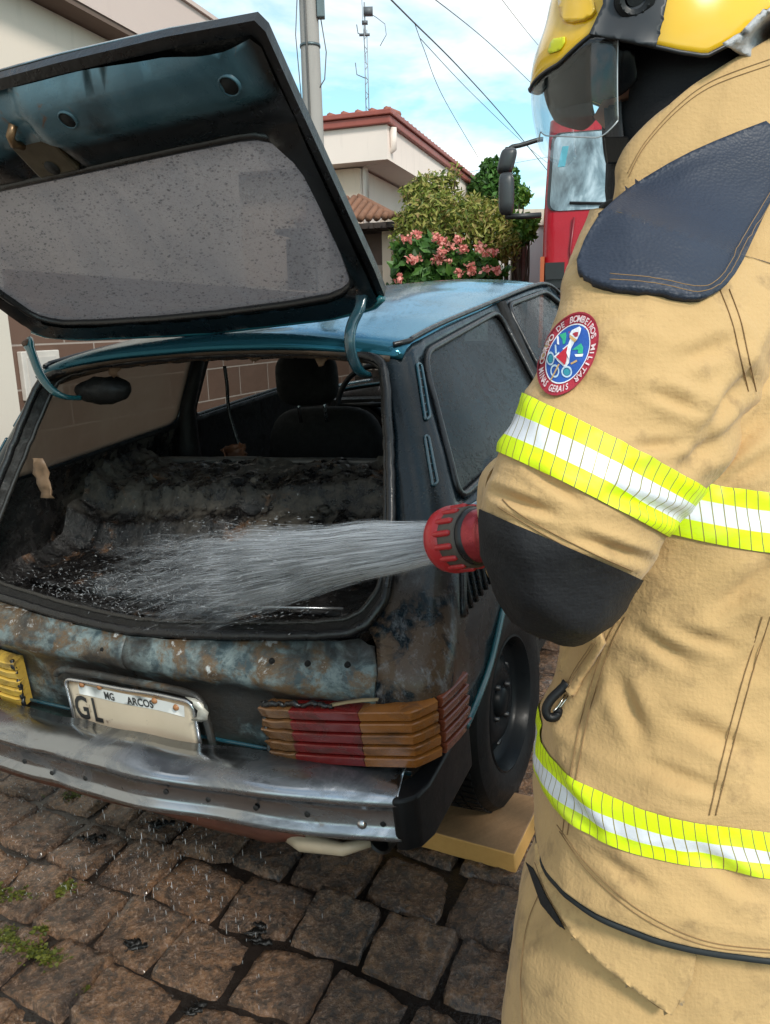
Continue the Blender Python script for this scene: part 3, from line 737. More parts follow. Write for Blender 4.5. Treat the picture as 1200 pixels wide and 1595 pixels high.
def plant(name, label, cat, D, px_blobs, n, size, mat, aspect=.5, shell=.5, flowers=None):
    rs = random.Random(len(label)); k = D / FPX
    bl = [(at(x, y, D + dz), (rx * k, rx * k * .8, ry * k)) for x, y, rx, ry, dz in px_blobs]
    c0 = sum((b[0] for b in bl), Vector()) / len(bl); base = Vector((c0.x, c0.y, gz(c0.x, c0.y)))
    root = empty(name, base); tag(root, label, cat)
    lb = [(b[0] - base, b[1]) for b in bl]
    V, F = leaf_cloud(lb, n, size, rs, shell, aspect=aspect)
    mesh('foliage', V, F, mat, root, False)
    mb = MB(); stems(mb, Vector((0, 0, -.1)), lb, .03 if D < 12 else .05, rs); mb.build('stem', [M_bark], root)
    return root, base
def build_plants():
    g_ol = m_leaf('olive_leaf', [(.05, .085, .014), (.16, .21, .035), (.28, .31, .06), (.42, .39, .11), (.30, .20, .08)])
    g_dk = m_leaf('green_leaf', [(.018, .055, .010), (.04, .11, .018), (.07, .17, .03), (.10, .22, .045)])
    g_br = m_leaf('bright_leaf', [(.05, .13, .015), (.10, .22, .03), (.22, .33, .05)])
    plant('shrub', 'large olive-green shrub in front of the house porch', 'shrub', 10.6, [(690, 355, 70, 55, 0), (662, 340, 38, 45, 0), (740, 365, 55, 50, -.2), (765, 345, 35, 38, 0), (675, 305, 36, 38, .3), (690, 292, 28, 25, .3), (640, 375, 32, 30, 0), (785, 385, 26, 40, 0), (720, 325, 40, 25, .2), (680, 400, 70, 40, .3), (640, 300, 18, 16, .2), (705, 272, 14, 16, .3), (655, 282, 12, 14, .2), (745, 318, 20, 14, 0), (628, 345, 14, 22, 0)], 15000, .082, g_ol, .36, .38)
    r, base = plant('flowering_shrub', 'dark green shrub with salmon pink flower clusters behind the car roof', 'shrub', 9.6, [(660, 405, 40, 32, 0), (700, 415, 48, 28, -.1), (645, 425, 34, 24, 0), (745, 425, 40, 18, 0), (690, 440, 80, 18, .1), (640, 392, 20, 24, 0)], 4200, .12, g_dk, .6, .6)
    fm = m_leaf('pink_petal', [(.70, .20, .18), (.82, .33, .28), (.88, .46, .38)])
    fl = [(633, 372), (649, 365), (680, 370), (692, 376), (702, 384), (690, 393), (684, 398), (724, 388), (745, 384), (752, 393), (744, 400), (765, 392), (643, 404), (651, 403), (682, 405), (730, 412), (757, 418), (738, 422), (712, 424), (622, 433), (775, 421), (700, 405), (714, 372)]
    k = 9.3 / FPX
    mb = MB()
    for x, y in fl:
        c = at(x + random.uniform(-3, 3), y, 9.22 + random.uniform(-.1, .1)) - base
        V, F = leaf_cloud([(c, (8 * k, 8 * k, 6 * k))], 46, .042, random, .2, aspect=.8); mb.add(V, F)
    mb.build('flower', [fm], r, False)['kind'] = 'stuff'
    plant('tree', 'slender green tree rising behind the right end of the house', 'tree', 17, [(765, 285, 26, 34, 0), (785, 275, 24, 22, 0), (750, 300, 22, 22, .4), (790, 310, 26, 30, 0), (808, 300, 16, 14, 0), (770, 262, 20, 14, 0)], 3600, .13, g_dk, .5)
    plant('vine', 'bright green creeper with yellow blooms on the posts beside the truck mirror', 'creeper', 10.8, [(810, 362, 24, 18, 0), (800, 345, 16, 12, 0), (822, 350, 14, 16, 0), (792, 375, 14, 14, 0), (815, 305, 10, 12, .2)], 1900, .085, g_br, .6)
    # wooden posts and the white wall behind
    for nm, lab, x0, x1, y0, D, c in (('fence_post', 'weathered grey wooden post left of the red truck', 796, 822, 378, 11.2, (.30, .25, .21)), ('fence_post', 'thin dark post between shrub and wooden post', 786, 793, 372, 11.4, (.05, .06, .05))):
        a = at(x0, y0, D); b = at(x1, y0, D); z0 = gz(a.x, a.y) - .1; mb = MB(); w = (b.x - a.x) / 2
        r = Vector(((a.x + b.x) / 2, a.y, z0))
        n = 10
        pts = []
        for j in range(n + 1):
            z = (a.z - z0) * j / n; pts.append((.01 * noise.noise((z, 1, D)), 0, z))
        mb.tube(pts, [w * (1 + .08 * noise.noise((j, 3, D))) for j in range(n + 1)], 12)
        o = mb.build(nm, [simple(nm + '_wood', c, .9, var=.5, scale=14, bump=.5)]); o.location = r; tag(o, lab, 'post', 'posts by the truck')
    a = at(790, 330, 14); root = empty('garden_wall', (a.x, a.y, .5)); tag(root, 'white garden wall with flat coping behind the posts', 'wall')
    mb = MB(); zt = at(800, 352, 14).z - .5; mb.box((-.3, 0, -.6), (3.2, .2, zt)); mb.build('wall', [m_plaster('white_wall', (.62, .60, .57))], root, False)
    mb = MB(); mb.box((-.35, -.08, zt + .002), (3.3, .28, zt + .28)); mb.build('coping', [m_plaster('coping_cream', (.62, .56, .46))], root, False)
build_plants()

# ------------------------------------------------------------------ fire engine facing the camera
def build_truck():
    D = 7.6
    A = at(849, 400, D); yaw = R_(-13.5)
    gzt = gz(A.x + 1.2, A.y)
    root = empty('fire_truck', (A.x + 1.2, A.y, gzt), (0, 0, yaw)); tag(root, 'red fire engine cab facing the camera behind the firefighter', 'fire truck')
    sx = 1.2
    def H(py): return at(850, py, D).z - gzt
    zt, zw1, zw0 = H(172), H(206), H(331)
    red = simple('fire_red', (.40, .008, .020), .28, var=.12, scale=2, coat=.15, spec=.3)
    blk = simple('truck_black', (.012, .013, .014), .45)
    mb = MB()
    # front: profile in (y, z), lofted across x with rounded side edges
    prof = [(0, .35), (-.02, .9), (-.02, zw0 - .25), (0, zw0), (.14, zw1), (.22, zt - .05), (.4, zt), (2.0, zt), (2.0, .35)]
    def X(y, s): return s
    cols = [(-sx, .10), (-sx + .02, .05), (-sx + .06, .015), (-sx + .12, 0), (0, 0), (sx - .12, 0), (sx - .06, .015), (sx - .02, .05), (sx, .10)]
    P = []
    for (y, z) in prof:
        for (x, dy) in cols: P.append(((x * (1 - .03 * max(0, z - zw0))), y + (dy if y < 1 else 0), z))
    F = grid_faces(len(cols), len(prof)); n = len(cols)
    F.append([k * n for k in range(len(prof))]); F.append([k * n + n - 1 for k in range(len(prof) - 1, -1, -1)])
    body = mesh('cab_body', P, orient(P, F, lambda c: c - Vector((0, 1, 1.5))), red, root); autosmooth(body, 30)
    # windscreen set into the front, with rubber surround, sky reflection painted into its colour and dashboard inside
    def fr(x, z, off):
        t = (z - zw0) / (zw1 - zw0); return Vector((x, .14 * t - off, z))
    def slab(name, pts, off, th, mat, par=root):
        V = [fr(x, z, off) for x, z in pts]; m = len(V); V2 = [v + Vector((0, th, 0)) for v in V]
        F = [list(range(m)), list(range(2 * m - 1, m - 1, -1))] + [(k, (k + 1) % m, m + (k + 1) % m, m + k) for k in range(m)]
        return mesh(name, V + V2, F, mat, par, False)
    w = sx - .055
    ws = rpoly([(-w, zw0 + .03), (-w + .03, zw1), (w - .03, zw1), (w, zw0 + .03)], .10)
    slab('windscreen_seal', [(x * 1.025, zw0 + .02 + (z - zw0) * 1.02 - .02) for x, z in ws], .006, .02, blk)
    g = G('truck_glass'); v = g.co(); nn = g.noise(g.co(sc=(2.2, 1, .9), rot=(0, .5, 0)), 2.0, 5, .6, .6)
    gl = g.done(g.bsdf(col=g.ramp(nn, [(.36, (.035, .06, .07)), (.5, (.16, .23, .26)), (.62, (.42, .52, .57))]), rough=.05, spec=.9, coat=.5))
    slab('windscreen', ws, .014, .012, gl)
    mb = MB(); mb.tube([fr(-.95, zw0 + .10, .03), fr(-.55, zw0 + .07, .035), fr(-.1, zw0 + .11, .035)], .013, 6); mb.tube([fr(-.75, zw0 - .02, .03), fr(-.45, zw0 + .085, .04)], .012, 6); mb.each('wiper', [blk], root)
    mb = MB()
    for x0, x1, z0, z1 in ((-1.0, -.68, zw0 + .10, zw0 + .26), (-.60, -.38, zw0 + .15, zw0 + .24)): mb.box((x0, .02, z0), (x1, .04, z1))
    # decal strip on the left of the glass
    V = [fr(x, z, .0185) for x, z in ((-w + .07, zw0 + .45), (-w + .14, zw0 + .45), (-w + .17, zw1 - .12), (-w + .11, zw1 - .12))]
    o = mesh('glass_strip', V, [(0, 1, 2, 3)], simple('teal_strip', (.10, .38, .46), .4), root, False); solid(o, .002)
    # grille vents at the left lower corner
    mb = MB()
    for k in range(6): mb.box((-sx + .04, -.05, zw0 - 1.05 + k * .085), (-sx + .20, .0, zw0 - 1.05 + k * .085 + .045))
    mb.box((-sx + .03, -.027, zw0 - 1.12), (-sx + .22, .02, zw0 - .46)); mb.build('corner_vent', [blk], root, False)
    mb = MB(); mb.box((-sx + .32, -.055, zw0 - 1.2), (sx - .32, -.021, zw0 - .72)); mb.box((-sx + .1, -.16, .35), (sx - .1, -.03, .75)); mb.build('grille', [blk], root, False)
    mb = MB(); mb.tube([(-sx + .30, -.03, zw0 - .04), (-sx + .27, -.032, zw0 - .35), (-sx + .33, -.032, zw0 - .8)], .012, 6); mb.tube([(sx - .30, -.03, zw0 - .04), (sx - .27, -.032, zw0 - .35), (sx - .33, -.032, zw0 - .8)], .012, 6); mb.each('panel_seam', [simple('seam_red', (.20, .01, .02), .4)], root)
    mb = MB(); mb.box((-sx - .02, -.03, zw0 - 1.3), (-sx + .02, .06, zw0 - .4)); mb.build('marker_strip', [simple('marker_orange', (.42, .10, .03), .4)], root, False)
    # mirror assembly
    m = empty('mirror', (0, 0, 0)); m.parent = root
    Mi = root.matrix_basis.inverted()
    q = lambda px, py, d=D - .25: Mi @ at(px, py, d)
    mb = MB(); mb.tube(spline([q(846, 217), q(838, 218), q(812, 226), q(796, 230), q(791, 242)], 14), .022, 8); mb.tube([q(789, 337), q(812, 337), q(843, 335)], .026, 8); mb.tube([q(790, 230), q(790, 340)], .02, 6); mb.build('mirror_arm', [blk], m)
    for (cx, cy, hw, hh, nm) in ((790, 251, 12.5, 18, 'upper_mirror'), (789, 302, 12, 31, 'lower_mirror')):
        c = q(cx, cy, D - .3); k = (D - .3) / FPX
        bm = bmesh.new(); bmesh.ops.create_uvsphere(bm, u_segments=24, v_segments=16, radius=1)
        V = [(math.copysign(abs(v.co.x) ** .45, v.co.x) * hw * k, math.copysign(abs(v.co.y) ** .8, v.co.y) * .10, math.copysign(abs(v.co.z) ** .5, v.co.z) * hh * k) for v in bm.verts]
        V = [Vector(v) + c + Vector((.25 * v[2], 0, 0)) * (1 if nm == 'upper_mirror' else 0) for v in V]
        F = [[x.index for x in f.verts] for f in bm.faces]; bm.free(); mesh('mirror_housing', V, F, simple(nm + '_shell', (.030, .033, .036), .4), m)
    # body behind, wheels
    mb = MB(); mb.box((-1.22, 2.08, .5), (1.22, 6.8, zt + .1)); o = mb.build('equipment_body', [red], root, False); bev(o, .05)
    for sgn in (-1, 1):
        for y in (.75, 5.2):
            mb = MB(); mb.lathe([(.20, -.13), (.46, -.13), (.50, -.09), (.50, .09), (.46, .13), (.20, .13)], axisM((sgn * 1.04, y, .48), (1, 0, 0)), 36); mb.build('wheel', [blk], root, True, 40)
    for sgn in (-1, 1):
        mb = MB(); mb.lathe([(.0, .0), (.13, .0), (.15, -.03), (.15, -.05)], axisM((sgn * .85, -.03, 1.0), (0, -1, 0)), 28); mb.build('headlight', [simple('headlight_glass', (.7, .7, .7), .1)], root)
build_truck()

# ================================================================== BURNT CAR (car space: x right, y forward, z up)
car = empty('hatchback_car', M=MCAR); tag(car, 'burnt dark teal two-door hatchback with open tailgate and charred boot', 'car')
M_paint = m_paint(); M_side = m_burnt_side(); M_rear = m_burnt_panel(); M_soot = m_soot('inner_soot', .004, .018, (.3, .8)); M_deb = m_debris()
M_rub = simple('charred_rubber', (.010, .010, .011), .32, var=.4, scale=20, bump=.3)
M_chr = m_chrome(); M_blk = simple('black_plastic', (.006, .0065, .0075), .42, var=.3, scale=12, bump=.15, bscale=90, spec=.3)
M_teal = simple('bare_teal_edge', (.010, .085, .10), .22, var=.35, scale=10, coat=.6)
M_gl_side = m_sootglass('sooted_side_glass', (.014, .015, .016), .88, (.45, .45, .45), clear=.08, rough=(.16, .34), spec=.14)
M_gl_left = m_sootglass('sooted_left_glass', (.115, .092, .072), .86, (.45, .40, .36), drops=False, clear=.10, rough=(.3, .5), tl=.6)
M_gl_clear = m_sootglass('dusty_glass', (.05, .05, .05), .30, (.75, .78, .78), drops=False, clear=.1)

itp = lambda z, a, b: float(np.interp(z, a, b))
def cW(z): return itp(z, [.2, .40, .60, .80, .95, 1.09, 1.345, 1.42, 1.6], [.72, .765, .785, .785, .765, .712, .585, .553, .50])
def cR(z): return itp(z, [.30, .5, .66, .685, .70, .74, .775, .80, .82, 1.345, 1.6], [.15, .130, .127, .122, .098, .100, .135, .162, .18, .5265, .695])
def cr(z): return itp(z, [.3, .8, 1.345], [.085, .085, .055])
BOW = .018
def smap(s, z):
    W, R, r = cW(z), cR(z), cr(z)
    if s <= 1: return Vector((s * (W - r), R + BOW * s * s, z))
    if s <= 2:
        a = (s - 1) * pi / 2; return Vector((W - r + r * sin(a), R + BOW + r - r * cos(a), z))
    y = R + BOW + r + (s - 2); W2 = W - .012 * max(0, y - 2.6) ** 2 * 2.2
    return Vector((W2, y, z))
def sA(x, z): return (x / (cW(z) - cr(z)), z)
def sC(y, z): return (2 + y - cR(z) - BOW - cr(z), z)
def sinv(p):
    z = p.z; W, R, r = cW(z), cR(z), cr(z)
    if p.y > R + BOW + r: return (2 + p.y - R - BOW - r, z)
    if p.x < W - r: return (p.x / (W - r), z)
    return (1 + math.atan2(p.x - (W - r), max(1e-6, R + BOW + r - p.y)) * 2 / pi, z)
_ss = np.concatenate([np.linspace(0, 1, 12), np.linspace(1, 2, 10)[1:], np.arange(2.05, 5.9, .06)]); _zz = np.arange(.2, 1.46, .02)
_SV = [smap(s, z) for z in _zz for s in _ss]; SIDE_BVH = BVHTree.FromPolygons(_SV, grid_faces(len(_ss), len(_zz)))
def pxS(px, py):
    o, d = carray(px, py); h = SIDE_BVH.ray_cast(o, d)[0]
    return sinv(h) if h is not None else None
def offs(p, d):
    """offset outward from the side surface"""
    h, n, i, _ = SIDE_BVH.find_nearest(p)
    if n.x < 0 and abs(n.x) > .3 or n.y > .5: n = -n
    if n.dot(Vector((p.x, -(.5 if p.y < .7 else 0), 0))) < 0: n = -n
    return p + n * d
def spanel(name, outline, holes, mat, th=.012, step=.05, parent=None, sides=(1, -1), inner=None, off=0.0, ystep=None):
    vv, ff = cdt(outline, holes, step, ystep)
    out = []
    for sg in sides:
        V = [smap(s, z) for s, z in vv]
        if off: V = [offs(p, off) for p in V]
        F = orient(V, ff, lambda c: Vector((c.x, -.2, 0)))
        if sg < 0: V = [Vector((-p.x, p.y, p.z)) for p in V]; F = [tuple(reversed(f)) for f in F]
        o = mesh(name, V, F, [mat, inner or M_soot], parent or car)
        solid(o, th, -1, 1); out.append(o)
    return out
# hatch opening edge on the right, from the sill centre to the roof centre (x, z)
OPEN = [(0.0, .781), (.17, .786), (.41, .802), (.54, .812), (.595, .826), (.628, .862), (.640, .91), (.622, 1.02), (.594, 1.155), (.560, 1.285), (.545, 1.318), (.515, 1.336), (.45, 1.345), (.30, 1.357), (0, 1.364)]
openS = [sA(x, z) for x, z in chaikin(OPEN[4:12], 2, False)]
def build_shell():
    # rear panel below the opening
    seam = .648
    outl = [sA(x, z) for x, z in [(0, .36), (seam, .36), (seam, .50), (seam, .60), (seam, .70), (seam, .76), (.628, .800), (.595, .812)]] + [sA(x, z) for x, z in [(.54, .803), (.41, .793), (.17, .777), (0, .772)]]
    vv, ff = cdt(outl, (), .055, .02)
    V = []; F = []
    # both halves in one sheet
    full = [smap(s, z) for s, z in vv]; ff = orient(full, ff, lambda c: Vector((0, -1, 0)))
    V = full + [Vector((-p.x, p.y, p.z)) for p in full]; F = list(ff) + [tuple(len(full) + k for k in reversed(f)) for f in ff]
    # dents and buckling from the heat
    V = [p + Vector((0, .010 * noise.noise((p.x * 5, p.z * 7, 1)) + .004 * noise.noise((p.x * 19, p.z * 19, 4)), 0)) if abs(p.x) < .62 else p for p in V]
    o = mesh('rear_panel', V, F, [M_rear, M_soot], car); solid(o, .01, -1, 1)
    mb = MB()
    for px, py in ((423, 1030), (479, 1034), (541, 1036), (160, 1012)):
        p = car_plane(px, py, (0, .108, .74), (0, 1, 0)); mb.lathe([(.0, .004), (.0045, .004), (.006, .002), (.0065, -.004)], axisM(p, (0, -1, 0)), 12)
    mb.each('screw_hole', [simple('hole_black', (.002, .002, .002), .9)], car)
    # side panels with quarter window, door window, wheel arches
    wq = rpoly([sC(y, z) for y, z in [(.62, 1.322), (1.27, 1.362), (1.245, 1.045), (.42, 1.032)]], .06)
    wd_ = rpoly([sC(y, z) for y, z in [(1.37, 1.370), (1.86, 1.380), (2.02, 1.30), (2.36, 1.045), (1.345, 1.045)]], .05)
    arch = [(1.36, .25), (1.33, .44), (1.23, .62), (1.06, .75), (.87, .80), (.70, .80), (.60, .785), (.527, .755), (.447, .69), (.39, .652), (.325, .630), (.257, .612), (.20, .606)]
    archS = [sC(y, z) for y, z in chaikin(arch, 2, False)]
    farch = [(3.64, .27), (3.61, .45), (3.50, .58), (3.27, .65), (3.04, .58), (2.93, .45), (2.90, .25)]
    outl = [sA(seam + .003, .595), sA(seam + .003, .65), sA(seam + .003, .7), sA(seam + .003, .76), sA(.632, .80)] + openS[2:] + [sA(.50, 1.350)]
    outl += [(.97, 1.352), (1.3, 1.352), (1.7, 1.352)] + [sC(y, z) for y, z in [(.62, 1.359), (.82, 1.372), (1.3, 1.391), (1.7, 1.405), (1.9, 1.402), (2.02, 1.36), (2.2, 1.22), (2.46, .96), (3.0, .90), (3.5, .80), (3.85, .68), (3.92, .55), (3.92, .33)]]
    outl += [sC(y, z) for y, z in farch] + archS + [(1.5, .602), (1.2, .598)]
    spanel('side_panel', outl, [wq, wd_], M_side, .014, .05)
    # glass
    for sg in (1, -1):
        for hole, nm in ((wq, 'quarter_window'), (wd_, 'door_window')):
            vv, ff = cdt(hole, (), .06); V = [smap(s, z) for s, z in vv]; V = [p + Vector((-.007, 0, 0)) for p in V]
            F = orient(V, ff, lambda c: Vector((1, 0, 0)))
            if sg < 0: V = [Vector((-p.x, p.y, p.z)) for p in V]; F = [tuple(reversed(f)) for f in F]
            m = (M_gl_side if sg > 0 else (M_gl_left if nm[0] == 'q' else M_gl_clear)) if nm[0] == 'q' or sg < 0 else m_sootglass('door_glass', (.035, .04, .042), .55, (.6, .62, .64), clear=.2)
            g_ = mesh(nm, V, F, m, car)
            P = [smap(s, z) for s, z in resample(hole, .05)]; P = [offs(p, .002) for p in P]
            if sg < 0: P = [Vector((-p.x, p.y, p.z)) for p in P]
            t = MB(); t.tube(P, .0085, 8, closed=True); t.build('window_seal', [M_rub], g_)
    # inner left pillar trim etc: B pillars
    for sg in (1, -1):
        mb = MB(); V = [(sg * .63, 1.27, 1.04), (sg * .56, 1.29, 1.37)]
        mb.tube([(sg * .70, 1.27, .50), (sg * .72, 1.27, .90), (sg * .685, 1.275, 1.10), (sg * .565, 1.31, 1.38)], [.05, .05, .03, .026], 8); mb.build('door_pillar', [M_soot], car)
    # drip rails and belt mouldings, wheel arch lips
    for sg in (1, -1):
        P = [smap(*q) for q in [(1.35, 1.352), (1.6, 1.354), (1.85, 1.356)]] + [smap(*sC(y, z)) for y, z in [(.62, 1.361), (.82, 1.374), (1.3, 1.393), (1.7, 1.407), (1.9, 1.402), (2.02, 1.36), (2.2, 1.22), (2.46, .96)]]
        P = [Vector(p) for p in spline(P, 60)]; P = [offs(p, .006) for p in P]
        Q = [smap(*sC(y, z)) for y, z in [(.46, 1.005), (.55, 1.000), (.8, 1.0), (1.5, 1.0), (2.4, .965), (3.0, .915)]]; Q = [offs(Vector(p), .003) for p in spline(Q, 40)]
        Q2 = [smap(*sC(y, z)) for y, z in [(.44, .975), (.55, .965), (.8, .962), (1.5, .96), (2.4, .93)]]; Q2 = [offs(Vector(p), .001) for p in spline(Q2, 40)]
        A = [offs(smap(*q), .003) for q in archS[:-3]]
        fl = (lambda L: L) if sg > 0 else (lambda L: [Vector((-p.x, p.y, p.z)) for p in L])
        mb = MB(); mb.tube(fl(P), .0062, 8); mb.build('drip_rail', [M_rub], car)
        mb = MB(); mb.tube(fl(Q), .009, 8); mb.tube(fl(Q2), .012, 8); mb.build('belt_moulding', [M_paint], car)
        mb = MB(); mb.tube(fl(A), .0085, 8); mb.build('arch_lip', [M_teal], car)
    # C-pillar air slots and side louvres (right and left)
    for sg in (1, -1):
        for quad in ([(648, 567), (655, 568), (669, 650), (662, 656)], [(661, 679), (667, 680), (681, 752), (674, 758)]):
            fl = (lambda L: L) if sg > 0 else (lambda L: [Vector((-p.x, p.y, p.z)) for p in L])
            Q = [pxS(x, y) for x, y in resample(rpoly(quad, 4, 4), 3)]
            L = [offs(smap(*q), .003) for q in Q if q]; t_ = MB(); t_.tube(fl(L), .0034, 8, closed=True); sl = t_.build('air_slot', [M_paint], car)
            vv, ff = cdt(quad, (), 6); V = fl([offs(smap(*pxS(x, y)), .0012) for x, y in vv]); mesh('slot_grille', V, ff, simple('slot_dark', (.004, .004, .005), .5), sl)
            a, b, c_, d_ = quad; rb = MB()
            for t in np.linspace(.12, .88, 6):
                e = [(a[0] + (d_[0] - a[0]) * t, a[1] + (d_[1] - a[1]) * t), (b[0] + (c_[0] - b[0]) * t, b[1] + (c_[1] - b[1]) * t)]
                rb.tube(fl([offs(smap(*pxS(*q)), .002) for q in e]), .0016, 5)
            rb.each('slot_rib', [M_paint], sl)
        mb = MB()
        for k in range(8):
            y = .235 + k * .032
            P = [offs(smap(*sC(y + .02 * (z - .86), z)), .002) for z in np.linspace(.83, .965, 7)]
            if sg < 0: P = [Vector((-p.x, p.y, p.z)) for p in P]
            mb.tube(P, .0055, 7)
        mb.build('louvre', [M_side], car)['kind'] = 'stuff'
    # fuel flap like burn mark plate on the right rear corner
build_shell()

def roof_z(x, y):
    zr = itp(y, [.5, .62, .82, 1.3, 1.7, 1.9, 2.02], [1.350, 1.361, 1.374, 1.393, 1.407, 1.404, 1.385]); w = cW(1.36) - .012
    t = abs(x) / w
    return zr + (.050 + .006 * sin((y - .5) * 2)) * (1 - t ** 2.6)
def build_roof():
    xs = np.linspace(-1, 1, 41); ys = np.concatenate([np.linspace(0, .1, 5), np.linspace(.16, 1, 26)])
    V = []
    for v in ys:
        for u in xs:
            w = .585 - .03 * v; x = u * w
            yr = .500 + .035 * abs(u) ** 3; y = yr + (1.99 - yr - .05 * (abs(u) ** 2)) * v
            z = roof_z(x, y) - .018 * (1 - min(1, v / .04)) ** 2
            z += .003 * noise.noise((x * 4, y * 4, 2))
            V.append((x, y, z))
    o = mesh('roof', V, grid_faces(len(xs), len(ys)), [m_roof(), M_soot], car); solid(o, .012, -1, 1)
    # header rail below the rear roof edge, charred brown
    mb = MB(); P = [Vector((u * .555, .520 + .02 * abs(u) ** 3, roof_z(u * .555, .53) - .030)) for u in np.linspace(-1, 1, 31)]
    mb.tube(P, .012, 8); P2 = [p + Vector((0, .045, -.012)) for p in P]; mb.tube(P2, .016, 8)
    mb.build('header_rail', [simple('scorched_brown', (.05, .030, .017), .6, var=.7, scale=18, bump=.6)], car)
    # lining shreds hanging down
    rs = random.Random(4); mb = MB()
    for x in (-.19, -.10, .02, -.30, .17, .36):
        w = rs.uniform(.02, .045); L = rs.uniform(.015, .04); z = roof_z(x, .55) - .045
        V = []
        for j in range(5):
            t = j / 4
            for s in (-1, 0, 1): V.append((x + s * w * (1 - t * .8) + rs.uniform(-.004, .004), .56 + rs.uniform(-.006, .006), z - L * t + rs.uniform(-.003, .003)))
        mb.add(V, grid_faces(3, 5))
    [solid(o, .002) for o in mb.each('headliner_shred', [simple('shred_brown', (.11, .06, .03), .8, var=.6, scale=30)], car)]
    # melted hinge spring cover on the left
    bm = bmesh.new(); bmesh.ops.create_uvsphere(bm, u_segments=24, v_segments=14, radius=1)
    c = car_plane(160, 606, (0, .60, 0), (0, 1, 0))
    V = [c + Vector((v.co.x * .10, v.co.y * .05, v.co.z * (.035 if v.co.z > 0 else .045) + .008 * noise.noise(v.co * 2))) for v in bm.verts]; F = [[x.index for x in f.verts] for f in bm.faces]; bm.free()
    mesh('spring_cover', V, F, M_soot, car)
    # hatch gasket following the whole opening
    half = [(x, z) for x, z in chaikin(OPEN, 2, False)]
    loop = half + [(-x, z) for x, z in half[::-1][1:-1]]
    P = [Vector((x, cR(z) + BOW * min(1, abs(x) / .7) ** 2 - .004, z)) for x, z in resample(loop, .03)]
    P = [p + Vector((rs.uniform(-.0015, .0015), 0, rs.uniform(-.0015, .0015))) for p in P]
    mb = MB(); mb.tube(P, .011, 8, closed=True); mb.build('hatch_gasket', [M_rub], car)
    inn = [Vector((p.x * .955, p.y + .035, 1.07 + (p.z - 1.07) * .955)) for p in P]
    n = len(P); V = P + inn; mesh('hatch_jamb', V, [(k, (k + 1) % n, n + (k + 1) % n, n + k) for k in range(n)], [M_soot], car)
    mb = MB(); mb.tube(inn, .007, 6, closed=True); mb.build('jamb_edge', [simple('jamb_metal', (.03, .028, .026), .3, .3, var=.6, scale=30)], car)
    # bright sill strip
    a = car_plane(300, 946, (0, .225, .80), (0, 0, 1)); b = car_plane(535, 948, (0, .26, .80), (0, 0, 1)); mb = MB(); mb.tube([a, (a + b) / 2 + Vector((0, .002, .001)), b], .0035, 6); mb.build('sill_strip', [simple('strip_metal', (.35, .36, .37), .25, .8)], car)
build_roof()

